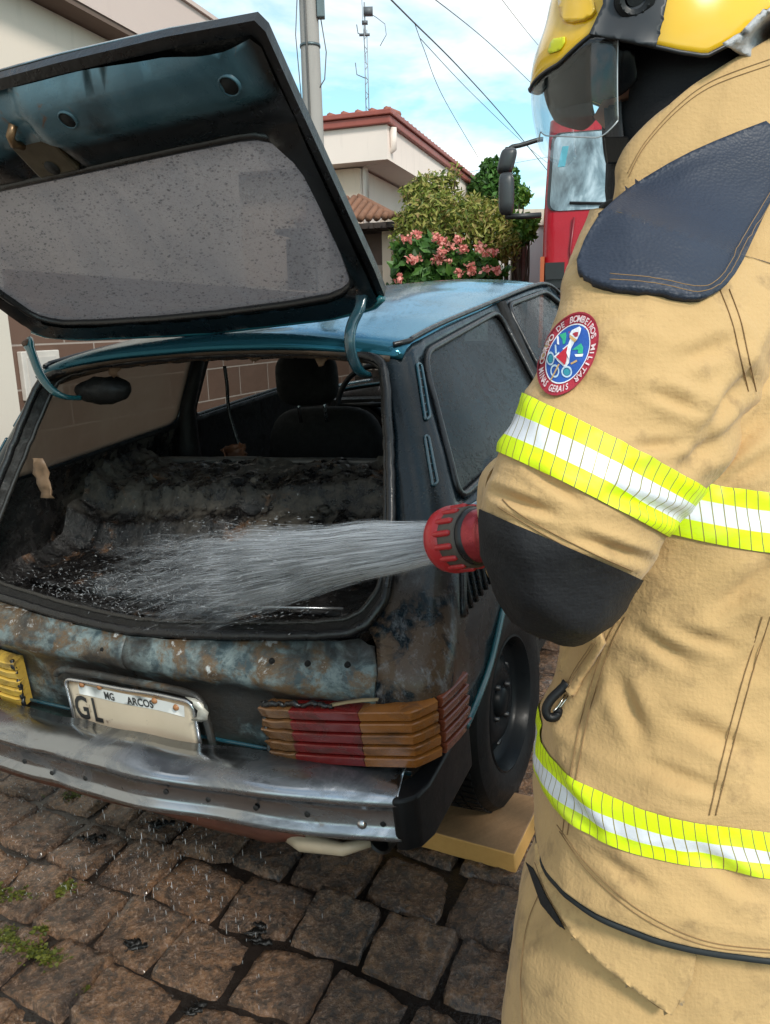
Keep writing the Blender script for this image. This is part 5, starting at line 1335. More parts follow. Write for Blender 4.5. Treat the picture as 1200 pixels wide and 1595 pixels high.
    # floor pan, bulkhead, dash and steering wheel, bonnet, windscreen, nose
    mb = MB(); mb.box((-.66, 1.15, .24), (.66, 3.0, .28)); mb.box((-.42, .20, .36), (.42, 1.15, .40)); mb.box((-.70, 1.06, .28), (.70, 1.10, .93)); mb.box((-.64, 2.28, .55), (.64, 2.36, .93)); mb.build('floor_pan', [M_soot], car, False)
    mb = MB(); mb.tube([Vector((-.33 + .18 * cos(a), 2.12 + .06 * sin(a), .93 + .17 * sin(a))) for a in np.linspace(0, 2 * pi, 32, endpoint=False)], .013, 8, closed=True); mb.tube([(-.33, 2.12, .93), (-.33, 2.32, .80)], .02, 8); mb.tube([(-.5, 2.12, .93), (-.16, 2.12, .93)], .012, 6); mb.build('steering_wheel', [M_blk], car)
    V = []; ys = np.linspace(2.42, 3.90, 20); xs = np.linspace(-1, 1, 21)
    for y in ys:
        for u in xs: V.append((u * itp(y, [2.4, 3.9], [.745, .62]), y, itp(y, [2.42, 3.0, 3.5, 3.8, 3.9], [.965, .91, .83, .74, .66]) + .035 * (1 - u * u) - .02 * abs(u) ** 6))
    o = mesh('bonnet', V, grid_faces(21, 20), [M_paint, M_soot], car); solid(o, .01, -1, 1)
    V = [(-.62, 3.9, .30), (.62, 3.9, .30), (.62, 3.93, .66), (-.62, 3.93, .66)]; o = mesh('nose_panel', V, [(0, 1, 2, 3)], [M_paint], car, False); solid(o, .01)
    V = [(u * (.545 + .13 * (1 - t)), 2.46 - .47 * t - .05 * (u * u) * 1.0 + .03, .955 + .435 * t + .01) for t in np.linspace(0, 1, 8) for u in np.linspace(-1, 1, 13)]
    mesh('windscreen', V, grid_faces(13, 8), M_gl_clear, car)
    # headlamps
    for sx in (-.45, .45):
        mb = MB(); mb.lathe([(0, .02), (.07, .015), (.085, 0), (.088, -.02)], axisM((sx, 3.94, .55), (0, 1, 0)), 24); mb.build('headlight', [simple('headlamp_glass', (.5, .5, .5), .1)], car)
build_inside()

def build_wheels():
    M_ty = simple('tyre_rubber', (.005, .005, .0055), .5, var=.4, scale=14, bump=.35, bscale=50, spec=.22); M_rim = simple('black_rim', (.004, .005, .006), .34, var=.4, scale=12, spec=.08)
    def wheel(x, y, sg, camber=0.0):
        r = empty('wheel', (x, y, .302)); r.parent = car; r.rotation_euler = (0, camber * sg, 0)
        ax = axisM((0, 0, 0), (sg, 0, 0), (0, 0, 1))
        prof = [(.185, -.075), (.205, -.085), (.255, -.090), (.285, -.078), (.298, -.058), (.301, 0), (.298, .058), (.285, .078), (.255, .090), (.215, .086), (.192, .076), (.185, .06), (.185, -.075)]
        mb = MB(); mb.lathe(prof, ax, 72)
        for k in range(72):
            a = 2 * pi * k / 72
            for t0, t1, sh in ((-.055, -.02, .02), (-.012, .012, -.01), (.02, .055, .02)):
                mb.add([ax @ Vector((q * cos(a + da), q * sin(a + da), t)) for q in (.2985, .3035) for t, da in ((t0, 0), (t1, sh), (t1, sh + .06), (t0, .06))], [(0, 3, 2, 1), (4, 5, 6, 7), (0, 1, 5, 4), (1, 2, 6, 5), (2, 3, 7, 6), (3, 0, 4, 7)])
        mb.build('tyre', [M_ty], r, True, 35)
        mb = MB(); mb.lathe([(.190, .070), (.194, .078), (.188, .080), (.180, .068), (.172, .045), (.165, .030), (.150, .022), (.130, .030), (.105, .048), (.075, .050), (.060, .040), (.045, .040), (.040, .055), (.030, .062), (0, .064)], ax, 60)
        o = mb.build('rim', [M_rim], r, True, 40)
        s = MB()
        for k in range(10):
            a = 2 * pi * k / 10; M = ax @ Matrix.Rotation(a, 4, 'Z') @ Matrix.Translation((.137, 0, .0275)) @ Matrix.Diagonal((.55, 1.2, 1, 1)); s.lathe([(0, .006), (.012, .006), (.014, -.004)], M, 14)
        for k in range(4):
            a = 2 * pi * k / 4 + .4; M = ax @ Matrix.Rotation(a, 4, 'Z') @ Matrix.Translation((.062, 0, .045)); s.lathe([(0, .014), (.007, .013), (.009, .0)], M, 6)
        s.each('rim_slot', [simple('slot_black', (.002, .002, .003), .5)], o)
        w = MB(); w.lathe([(.0, -.06), (.19, -.06)], ax, 40); w.build('brake_drum', [M_ty], r)
    for sg in (1, -1):
        wheel(sg * .615, .81, sg, -.03); wheel(sg * .64, 3.27, sg)
        # inner wheel housings
        for yc in (.84, 3.27):
            V = [(sg * xx, yc + .46 * cos(a), .31 + .45 * sin(a)) for xx in (.40, .60) for a in np.linspace(-.15, pi + .15, 26)]
            mesh('wheel_housing', V, grid_faces(26, 2), [M_soot], car)
build_wheels()

# ------------------------------------------------------------------ wooden chock plank behind the rear wheel
def build_plank():
    pts = [(672, 1296), (802, 1331), (828, 1252), (735, 1232)]
    top = [car_plane(x, y, (0, 0, .060), (0, 0, 1)) for x, y in pts]
    a, b, c = top[0], top[1], top[2]
    u = (b - a).normalized(); v = (c - b); v = (v - u * v.dot(u)).normalized()
    A = b - u * .40; B = b; C_ = b + v * .235; D_ = A + v * .235
    nx, ny = 24, 14
    o_ = MCAR @ B; root_loc = o_
    inv = Matrix.Translation(o_).inverted()
    mb = MB(); Vt = [inv @ (MCAR @ (A + (B - A) * (i / (nx - 1)) + v * .235 * (j / (ny - 1)))) for j in range(ny) for i in range(nx)]
    Vt = [p + Vector((0, 0, .0012 * noise.noise(p * 30))) for p in Vt]
    up = NRM
    Vb = [p - up * .062 for p in Vt]
    n = nx * ny; F = [f for f in grid_faces(nx, ny)] + [tuple(n + k for k in reversed(f)) for f in grid_faces(nx, ny)]
    ring = [i for i in range(nx)] + [j * nx + nx - 1 for j in range(1, ny)] + [(ny - 1) * nx + i for i in range(nx - 2, -1, -1)] + [j * nx for j in range(ny - 2, 0, -1)]
    F += [(ring[k], n + ring[k], n + ring[(k + 1) % len(ring)], ring[(k + 1) % len(ring)]) for k in range(len(ring))]
    g = G('sawn_plank'); vv = g.co(rot=(0, 0, -.45)); vs = g.n('Mapping', {'Vector': vv, 'Scale': (2, 30, 30)}).outputs[0]
    n1 = g.noise(vs, 1.6, 6, .65, .6); n2 = g.noise(vv, 120, 6, .75); nz = g.sep(g.n('NewGeometry').outputs['Normal'])[2]
    side = g.mix(n1, (.46, .235, .065), (.60, .34, .11)); topc = g.mix(g.math('MULTIPLY', g.math('ADD', n1, n2), .5), (.11, .058, .026), (.34, .205, .105))
    c_ = g.mix(g.ramp(nz, [(.6, 0), (.8, 1)]), side, topc)     # wet top darker, sunlight on the sides put into their colour
    o = mesh('wooden_plank', Vt + Vb, F, [g.done(g.bsdf(col=c_, rough=.6, spec=.35, nrm=g.bump(g.math('ADD', n1, n2), .3, .003)))]); autosmooth(o, 40); bev(o, .004, 2)
    o.location = o_; tag(o, 'thick yellowish wooden plank lying on the cobbles behind the rear wheel', 'plank')
build_plank()

# ================================================================== FIREFIGHTER
PC = at(1070, 1100, 1.05); PZ = gz(PC.x, PC.y)
PR = Vector((PC.x, PC.y, PZ))
man = empty('person', PR); tag(man, 'firefighter in tan turnout coat and yellow helmet aiming the red hose nozzle', 'person')
L_ = lambda px, py, d: at(px, py, d) - PR
M_tan = m_fabric('tan_fabric', (.45, .285, .118), (.57, .375, .178), weave=430)
M_tan2 = m_fabric('tan_trouser_fabric', (.48, .305, .128), (.58, .385, .185), weave=430)
M_pad = m_leather('navy_shoulder_leather', (.020, .028, .048)); M_cuff = m_fabric('black_elbow_fabric', (.012, .012, .014), (.021, .021, .023), .65, 500, (.03, .03, .03), 0, .22)
M_band_ = m_band(); M_st = simple('thread_brown', (.25, .15, .065), .9)
M_hood = m_fabric('black_hood_fabric', (.014, .014, .016), (.024, .024, .027), .8, 500, (.02, .02, .02), .05, .2)
M_strap = simple('black_webbing', (.055, .055, .06), .5, bump=.4, bscale=300)

class Loft:
    """rings given by left, right and near points; superellipse cross-section; folds as displacement"""
    def __init__(s, rings, ns, nt, pw=.88, fold=None):
        A = np.array([[*r[0], *r[1], *r[2]] for r in rings]); s.R = spline(A, 400); s.ns, s.nt, s.pw, s.fold = ns, nt, pw, fold; s.k = len(rings)
    def P0(s, t, th):
        f = t * 399; k = int(min(398, max(0, f))); u = f - k; r = s.R[k] * (1 - u) + s.R[k + 1] * u
        l, rr, n = Vector(r[0:3]), Vector(r[3:6]), Vector(r[6:9]); c = (l + rr) / 2; a = rr - c; b = n - c
        cc, ss = cos(th), sin(th); g = lambda q: math.copysign(abs(q) ** s.pw, q)
        return c + a * g(cc) + b * g(ss)
    def P(s, t, th, off=0.0):
        p = s.P0(t, th); e = 1e-3
        du = s.P0(t, th + .02) - s.P0(t, th - .02); dv = s.P0(min(1, t + .008), th) - s.P0(max(0, t - .008), th)
        n = du.cross(dv); n = n.normalized() if n.length > 1e-12 else Vector((0, 0, 1))
        c = s.P0(t, 0) * .5 + s.P0(t, pi) * .5
        if n.dot(p - c) < 0: n = -n
        d = s.fold(p, t, th) if s.fold else 0.0
        return p + n * (d + off)
    def mesh(s, name, mat, parent, close=False):
        V = [s.P(t, th) for t in np.linspace(0, 1, s.nt) for th in np.linspace(0, 2 * pi, s.ns, endpoint=False)]
        F = grid_faces(s.ns, s.nt, True)
        if close: F += [tuple(range(s.ns)), tuple((s.nt - 1) * s.ns + k for k in range(s.ns))]
        c = sum(V, Vector()) / len(V); F = orient(V, F, lambda q: q - c)
        return mesh(name, V, F, mat, parent)
    def band(s, name, t0, t1, parent, th0=0, th1=2 * pi, n=200, off=.0034, slope=0):
        V = []; uv = []; ths = np.linspace(th0, th1, n); acc = 0; prev = None
        m = 15
        for th in ths:
            ta = t0(th) if callable(t0) else t0; tb = t1(th) if callable(t1) else t1
            q = s.P((ta + tb) / 2, th)
            if prev is not None: acc += (q - prev).length
            prev = q
            for j in range(m):
                v = j / (m - 1); V.append(s.P(ta + (tb - ta) * v, th, off * (1 if 0 < j < m - 1 else .75))); uv.append((acc, v))
        return V, grid_faces(m, n), uv
def ridge(p, sc, seed, k=1.0):
    return (1 - abs(noise.noise(Vector((p.x * sc[0], p.y * sc[1], p.z * sc[2] + seed))))) ** 2 - .5
def seg_d(x, y, a, b):
    dx, dy = b[0] - a[0], b[1] - a[1]; q = max(0, min(1, ((x - a[0]) * dx + (y - a[1]) * dy) / (dx * dx + dy * dy)))
    return math.hypot(x - a[0] - q * dx, y - a[1] - q * dy), q
def creases(L, p, th):
    if sin(th) < -.1: return 0.0
    v = RW2C @ (p + PR - CAM); x = 600 + FPX * v.x / v.y; y = 797.5 - FPX * v.z / v.y; s = 0.0
    for a, b, w, dp in L:
        d, q = seg_d(x, y, a, b)
        if d < 4 * w: f = sin(pi * (.12 + .76 * q)); s += f * dp * (-math.exp(-(d / w) ** 2) + .55 * math.exp(-((d - 1.7 * w) / w) ** 2))
    return s
CR_T = [((1195, 640), (1105, 730), 13, .010), ((1215, 700), (1120, 760), 10, .007), ((1205, 880), (1120, 950), 14, .009), ((990, 985), (1075, 1035), 12, .007), ((960, 1060), (1000, 1150), 14, .008), ((1060, 1120), (1180, 1180), 15, .008), ((1010, 1190), (1120, 1230), 11, .006), ((870, 1200), (935, 1290), 12, .007), ((1090, 1330), (1190, 1400), 15, .007), ((940, 1330), (1020, 1390), 12, .006), ((1050, 980), (1140, 1010), 10, .006), ((895, 1130), (930, 1060), 9, .006), ((1170, 1050), (1220, 960), 14, .008)]
CR_A = [((1165, 590), (1085, 690), 15, .012), ((1175, 640), (1065, 725), 12, .010), ((1150, 530), (1060, 560), 14, .006), ((1050, 800), (945, 770), 11, .006), ((1000, 870), (900, 835), 10, .007), ((780, 770), (860, 800), 9, .007), ((830, 735), (900, 780), 8, .005), ((880, 520), (960, 490), 12, .005), ((1010, 610), (1090, 640), 12, .005), ((975, 700), (1060, 690), 9, .004)]
def torso_fold(p, t, th):
    d = .013 * noise.noise(p * 4.2) + .005 * noise.noise(p * 12 + Vector((3, 0, 0)))
    w = Vector((p.x + .55 * p.z, p.y, p.z - .45 * p.x)); w2 = Vector((p.x - .5 * p.z, p.y, p.z + .4 * p.x))
    d += .011 * ridge(w, (3.0, 3.0, 8), 3.1) + .0065 * ridge(w2, (5, 5, 13), 8.1) + .0035 * ridge(w, (9, 9, 22), 5.5) + .0014 * noise.noise(p * 45) + creases(CR_T, p, th)
    return d
def arm_fold(p, t, th):
    d = .007 * noise.noise(p * 6 + Vector((9, 2, 0))) + .003 * noise.noise(p * 16)
    e = max(0, min(1, (t - .5) / .3)); a = max(0, 1 - t / .5)
    w = Vector((p.x - .5 * p.z, p.y, p.z + .45 * p.x)); w2 = Vector((p.x + .7 * p.z, p.y, p.z - .7 * p.x))
    d += (.005 + .005 * e) * ridge(w, (5, 5, 15), 1.7) + (.003 + .010 * a) * ridge(w2, (3.5, 3.5, 10), 6.2) + .0028 * ridge(w, (9, 9, 26), 4.4) + .0012 * noise.noise(p * 48) + creases(CR_A, p, th)
    return d

# coat body: L, R at the silhouettes (depth d), N nearest point
def R3(l, r, n, d, dn): return (L_(*l, d), L_(*r, d), L_(*n, dn))
torso_rings = [
    R3((985, 292), (1290, 150), (1090, 236), 1.03, .95),
    R3((960, 335), (1380, 235), (1130, 320), 1.04, .90),
    R3((925, 430), (1410, 400), (1180, 500), 1.05, .84),
    R3((908, 560), (1410, 560), (1190, 660), 1.05, .81),
    R3((895, 700), (1395, 715), (1185, 775), 1.05, .80),
    R3((885, 850), (1380, 870), (1180, 915), 1.05, .80),
    R3((876, 1000), (1372, 1035), (1170, 1105), 1.05, .80),
    R3((848, 1112), (1385, 1180), (1180, 1293), 1.05, .79),
    R3((845, 1185), (1395, 1245), (1180, 1362), 1.05, .79),
    R3((842, 1262), (1415, 1335), (1170, 1488), 1.05, .785)]
TOR = Loft(torso_rings, 190, 230, .86, torso_fold)
coat = TOR.mesh('coat', M_tan, man); solid(coat, .004, -1)
# sleeve
D0, D1 = .82, .80
sl = [((930, 330), (1235, 420), .88, .10), ((897, 420), (1215, 520), .85, .115), ((868, 500), (1172, 628), .83, .115), ((842, 560), (1125, 708), .82, .110), ((820, 614), (1092, 757), .81, .108), ((803, 664), (1062, 795), .805, .106), ((788, 708), (1034, 832), .80, .104), ((768, 765), (1010, 880), .80, .102), ((756, 815), (988, 912), .80, .098), ((757, 872), (962, 948), .80, .088), ((778, 930), (925, 978), .80, .070), ((815, 968), (895, 990), .80, .040), ((845, 983), (868, 988), .80, .014)]
def SR(l, r, d, b): a = L_(*l, d); c = L_(*r, d); m = (a + c) / 2; return (a, c, m + (CAM - PR - m).normalized() * b)
SLV = Loft([SR(*q) for q in sl], 150, 190, .93, arm_fold)
sleeve = SLV.mesh('sleeve', M_tan, coat, True)
# forearm, reaching away to the nozzle, black cuff over the elbow
fa = [((762, 800), (905, 850), .86, .075), ((757, 790), (900, 860), .92, .078), ((752, 790), (880, 868), .98, .072), ((757, 800), (850, 868), 1.04, .058), ((758, 812), (830, 866), 1.08, .050)]
def FR(l, r, d, b): a = L_(*l, d); c = L_(*r, d); m = (a + c) / 2; return (a, c, m + Vector((0, -.1, -1)).normalized() * b)
FOR = Loft([FR(*q) for q in fa], 60, 60, .95, arm_fold)
fore = FOR.mesh('sleeve_forearm', M_tan, coat, True)
# other arm, on the far side of the body, also reaching to the nozzle
far = [L_(1010, 420, 1.22), L_(960, 560, 1.30), L_(905, 760, 1.33), L_(850, 860, 1.26), L_(805, 872, 1.17)]
mb = MB(); mb.tube([Vector(p) for p in spline(far, 40)], list(np.interp(np.linspace(0, 1, 40), [0, .5, 1], [.105, .085, .055])), 24); mb.build('sleeve', [M_tan], coat)
BV = bvh_of([coat]); 
def all_bvh(objs):
    V = []; F = []
    for o in objs:
        b = len(V); V += [v.co + PR for v in o.data.vertices]; F += [[b + k for k in p.vertices] for p in o.data.polygons]
    return BVHTree.FromPolygons(V, F)
B_coat = all_bvh([coat, sleeve, fore]); B_sleeve = all_bvh([sleeve])
def cast(bv, px, py, off=0.0):
    d = ray(px, py).normalized(); h, n, i, _ = bv.ray_cast(CAM, d)
    if h is None: return None
    if n.dot(d) > 0: n = -n
    return h + (n * .35 - d * .65) * off - PR
def decal(name, outl, bv, mat, parent, off=.002, step=8, th=.0015, it=0, smooth=0):
    """patch sewn on a surface: outline laid on it, its distance smoothed over small steps underneath"""
    o2 = chaikin(outl, it) if it else [np.array(p, float) for p in outl]
    vv, ff = cdt([tuple(p) for p in o2], (), step)
    dep = np.full(len(vv), np.nan); cp = CAM - PR
    for k, (x, y) in enumerate(vv):
        h = cast(bv, x, y, 0.0)
        if h is not None: dep[k] = (h - cp).length / ray(x, y).length
    good = ~np.isnan(dep)
    if not good.any(): return None
    for k in np.where(~good)[0]: dep[k] = dep[good][np.argmin(((vv[good] - vv[k]) ** 2).sum(1))]
    E = np.array(sorted({tuple(sorted((f[a], f[(a + 1) % 3]))) for f in ff for a in range(3)}))
    cnt = np.bincount(E.ravel(), minlength=len(vv)).clip(1)
    d0 = dep.copy()
    for _ in range(smooth):
        s_ = np.zeros(len(vv)); np.add.at(s_, E[:, 0], dep[E[:, 1]]); np.add.at(s_, E[:, 1], dep[E[:, 0]]); dep = .5 * dep + .5 * s_ / cnt
        if smooth: dep = np.minimum(dep, d0)
    V = [cp + ray(x, y) * (d - off) for (x, y), d in zip(vv, dep)]
    F = orient(V, ff, lambda c: cp - c)
    o = mesh(name, V, F, mat, parent)
    if th: solid(o, th, -1)
    return o
def stitch(mb, pts, bv, r=.0009, off=.0012, n=50, dash=False):
    r *= .62
    P = [cast(bv, x, y, off) for x, y in spline(pts, n)]; P = [p for p in P if p is not None]
    if len(P) > 2: mb.tube(P, r, 5)
# trims
def t_of(L, ring): return ring / (L.k - 1)
V, F, uv = TOR.band('b', t_of(TOR, 7), t_of(TOR, 8), None, n=420); mesh('reflective_band', V, F, M_band_, coat, uv=uv)
V, F, uv = TOR.band('b', lambda th: t_of(TOR, 4) - .006 + .040 * cos(th), lambda th: t_of(TOR, 4) + .070 + .040 * cos(th), None, n=420); mesh('reflective_band', V, F, M_band_, coat, uv=uv)
V, F, uv = SLV.band('b', t_of(SLV, 4), t_of(SLV, 6), None, n=300); mesh('reflective_band', V, F, M_band_, sleeve, uv=uv)
# navy shoulder pad
pad = [(1215, 180), (1130, 212), (1060, 243), (985, 288), (950, 316), (925, 345), (905, 385), (897, 415), (912, 431), (950, 446), (990, 450), (1025, 452), (1060, 462), (1090, 465), (1125, 452), (1152, 418), (1178, 362), (1215, 285)]
shoulder = decal('shoulder_pad', pad, B_coat, M_pad, coat, .011, 6, .010, 1, 60)
# elbow cuff
V, F, uv = SLV.band('b', t_of(SLV, 7.62), .9995, None, n=160, off=.003); el_ = mesh('elbow_patch', V, F, M_cuff, sleeve)
mb = MB()
for dx in (0, 1):
    stitch(mb, [(777 + dx * 6, 790 - dx * 12), (800, 804 - dx * 10), (850, 834 - dx * 10), (920, 870 - dx * 10), (986, 899 - dx * 10)], B_coat)
    stitch(mb, [(1122 + 14 * dx, 452 - 2 * dx), (1140 + 14 * dx, 500), (1152 + 13 * dx, 550), (1166 + 12 * dx, 610)], B_coat)
    stitch(mb, [(975 - 10 * dx, 900 + 60), (950 - 10 * dx, 1010), (918 - 10 * dx, 1110), (900 - 10 * dx, 1200), (884 - 8 * dx, 1300)], B_coat)
    stitch(mb, [(1200 - 12 * dx, 960), (1172 - 12 * dx, 1050), (1145 - 12 * dx, 1150), (1115 - 10 * dx, 1270)], B_coat)
    stitch(mb, [(868 + 4 * dx, 1285 + dx * 10), (920, 1352 + dx * 9), (1000, 1420 + dx * 9), (1100, 1466 + dx * 7), (1210, 1480 + dx * 5)], B_coat)
    stitch(mb, [(1215 - 9 * dx, 290), (1170 - 9 * dx, 365), (1145 - 9 * dx, 410), (1118 - 6 * dx, 444 - 4 * dx), (1085, 458 - 8 * dx), (1020, 446 - 8 * dx), (950, 440 - 8 * dx)], all_bvh([coat, sleeve, shoulder]), .0007, .0130)
mb.each('stitch_line', [M_st], coat)
# chest pocket flap with a black snap hook
B2 = all_bvh([coat])
decal('pocket_flap', [(878, 985), (935, 985), (940, 1003), (905, 1055), (888, 1085), (876, 1066), (872, 1030)], B2, M_tan, coat, .010, 6, .006, 0, 12)
mb = MB()
for dx in (0, 1): stitch(mb, [(932 - 5 * dx, 1000), (902 - 4 * dx, 1048), (887 - 1 * dx, 1075 - 6 * dx), (879 + 3 * dx, 1060)], B2, .0008, .0115)
mb.each('stitch_line', [M_st], coat)
hk = empty('snap_hook'); hk.parent = coat
hd = (cast(B2, 876, 1082, 0) - (CAM - PR)).length / ray(876, 1082).length - .012
P = [L_(x, y, hd) for x, y in spline([(884, 1064), (872, 1076), (858, 1090), (851, 1104), (854, 1116), (864, 1117), (871, 1110), (868, 1104)], 30)]
mb = MB(); mb.tube([p for p in P if p], [.0065, .0068] + [.0055] * (len([p for p in P if p]) - 2), 8); mb.build('hook', [M_blk], hk)
P = [L_(x, y, hd - .001) for x, y in ((881, 1082), (870, 1100), (862, 1108), (867, 1110), (880, 1092), (886, 1084))]; mb = MB(); mb.tube([p for p in P if p], .0011, 6); mb.build('hook_gate', [simple('gate_steel', (.6, .58, .5), .25, 1.)], hk)

# --- shoulder badge
def badge():
    # unit disc -> photograph ellipse -> sleeve
    k = 140 / 1200
    C = np.array((820 + 565 * k, 470 + 702 * k)); RX = np.array((362, 22)) * k; UP = np.array((185, -560)) * k
    V = []; F = []; I = []
    def put(pts2, faces, mi, off, unit=True):
        b = len(V); hs = []
        for a, c in pts2:
            q = C + RX * a + UP * c if unit else np.array((820 + a * k, 470 + c * k))
            h = cast(B_sleeve, q[0], q[1], off); hs.append(h if h is not None else Vector((0, 0, -9)))
        V.extend(hs); 
        for f in faces:
            if all(hs[j].z > -5 for j in f): F.append(tuple(b + j for j in f)); I.append(mi)
    def disc(r0, r1, mi, off, n=64):
        rs_ = np.linspace(r0, r1, 6)
        pts = [(r * sin(2 * pi * j / n), r * cos(2 * pi * j / n)) for r in rs_ for j in range(n)]
        put(pts, grid_faces(n, 6, True), mi, off)
    disc(.0, 1.0, 0, .0034); disc(.955, 1.0, 5, .0040); disc(0, .70, 1, .0040); disc(.695, .725, 2, .0042)
    def arc_text(s, a0, a1, r, h, flip):
        n = len(s)
        for j, ch in enumerate(s):
            if ch == ' ': continue
            a = R_(a0 + (a1 - a0) * j / (n - 1)); Vg, Fg = text_geo(ch)
            pts = []
            for x, y in Vg:
                x *= h * 1.12; y = y * h * 1.25
                if not flip: rr = r + y; aa = a + x / r; pts.append((rr * sin(aa), rr * cos(aa)))
                else: rr = r - y; aa = a - x / r; pts.append((rr * sin(aa), rr * cos(aa)))
            put(pts, Fg, 3, .0048)
    arc_text('CORPO DE BOMBEIROS MILITAR', -104, 134, .765, .175, False)
    arc_text('MINAS GERAIS', 240, 156, .925, .175, True)
    poly = lambda pts, mi, off: put(pts, [tuple(range(len(pts)))], mi, off, False)
    # crossed axes, hose coils, torch and triangle
    poly([(450, 455), (540, 418), (545, 470), (530, 570), (500, 585), (490, 520)], 6, .0046); poly([(418, 482), (442, 478), (452, 590), (424, 578)], 2, .0048)
    poly([(615, 655), (738, 562), (765, 620), (755, 705), (690, 700), (700, 650)], 6, .0046); poly([(650, 715), (765, 708), (752, 745), (665, 748)], 2, .0048)
    poly([(595, 830), (680, 782), (690, 805), (610, 848)], 4, .0046); poly([(392, 590), (412, 585), (425, 700), (400, 700)], 7, .0046); poly([(330, 1060), (345, 1065), (460, 840), (440, 835)], 4, .0046)
    for cx, cy, rx, ry in ((340, 768, 52, 90), (395, 935, 58, 92), (550, 945, 72, 80)):
        n = 28; pts = [(cx + rx * s * cos(2 * pi * j / n), cy + ry * s * sin(2 * pi * j / n)) for s in (.72, 1.0) for j in range(n)]; put(pts, grid_faces(n, 2, True), 7, .0048, False)
        pts = [(cx + rx * .6 * cos(2 * pi * j / n), cy + ry * .6 * sin(2 * pi * j / n)) for j in range(n)]
        if cx != 395: put(pts, [tuple(range(n))], 8, .0045, False)
    poly([(385, 738), (560, 588), (600, 600), (580, 830), (530, 888), (430, 800)], 2, .0050); poly([(560, 610), (600, 510), (660, 545), (605, 640), (585, 780), (545, 700)], 2, .0052)
    poly([(588, 462), (690, 525), (655, 556), (590, 505)], 4, .0055); poly([(588, 455), (620, 395), (720, 342), (742, 372), (728, 450), (688, 525)], 2, .0055); poly([(628, 452), (668, 408), (712, 398), (700, 480), (668, 492)], 0, .0059)
    poly([(412, 745), (562, 608), (548, 790), (525, 858)], 9, .0057)
    cols = [('badge_red', (.36, .016, .035)), ('badge_blue', (.015, .085, .36)), ('badge_white', (.68, .70, .74)), ('badge_letter', (.66, .52, .54)), ('badge_gold', (.55, .34, .13)), ('badge_edge', (.30, .012, .03)), ('badge_green', (.02, .36, .20)), ('badge_coil', (.45, .58, .68)), ('badge_teal', (.03, .26, .34)), ('badge_triangle', (.48, .012, .03))]
    mats = [simple(n, c, .75, var=.12, scale=60, bump=.25, bscale=500) for n, c in cols]
    # orient faces toward the camera
    c0 = CAM - PR; FF = []
    for f in F:
        nrm_ = Vector()
        for j in range(len(f)): nrm_ += (V[f[j]]).cross(V[f[(j + 1) % len(f)]])
        a = V[f[0]]; s = 0
        for j in range(1, len(f) - 1): s += (V[f[j]] - a).cross(V[f[j + 1]] - a).dot(c0 - a)
        FF.append(tuple(reversed(f)) if s < 0 else f)
    o = mesh('shoulder_badge', V, FF, mats, sleeve, False, I); o['label'] = 'round red and blue fire brigade badge sewn on the left sleeve'
badge()

# --- collar
def C3(l, r, n, d, dn): return (L_(*l, d), L_(*r, d), L_(*n, dn))
def col_fold(p, t, th): return .003 * noise.noise(p * 16) + .004 * ridge(p, (8, 8, 14), 2.2) * .5
COLL = Loft([C3((965, 305), (1300, 165), (1090, 262), 1.03, .935), C3((966, 292), (1300, 130), (1092, 215), 1.03, .935), C3((964, 275), (1300, 80), (1098, 160), 1.03, .94), C3((968, 262), (1295, 45), (1104, 121), 1.03, .945), C3((974, 258), (1290, 42), (1104, 124), 1.03, .952), C3((985, 280), (1280, 80), (1100, 160), 1.03, .965)], 140, 50, .95, col_fold)
collar = COLL.mesh('collar', M_tan, coat); solid(collar, .004, -1)
BC = all_bvh([collar]); mb = MB()
for dx in (0, 1): stitch(mb, [(978 + 2 * dx, 270 + 5 * dx), (1005, 222 + 6 * dx), (1055, 166 + 7 * dx), (1110, 126 + 8 * dx), (1200, 92 + 9 * dx)], BC, .0008)
mb.each('stitch_line', [M_st], collar)

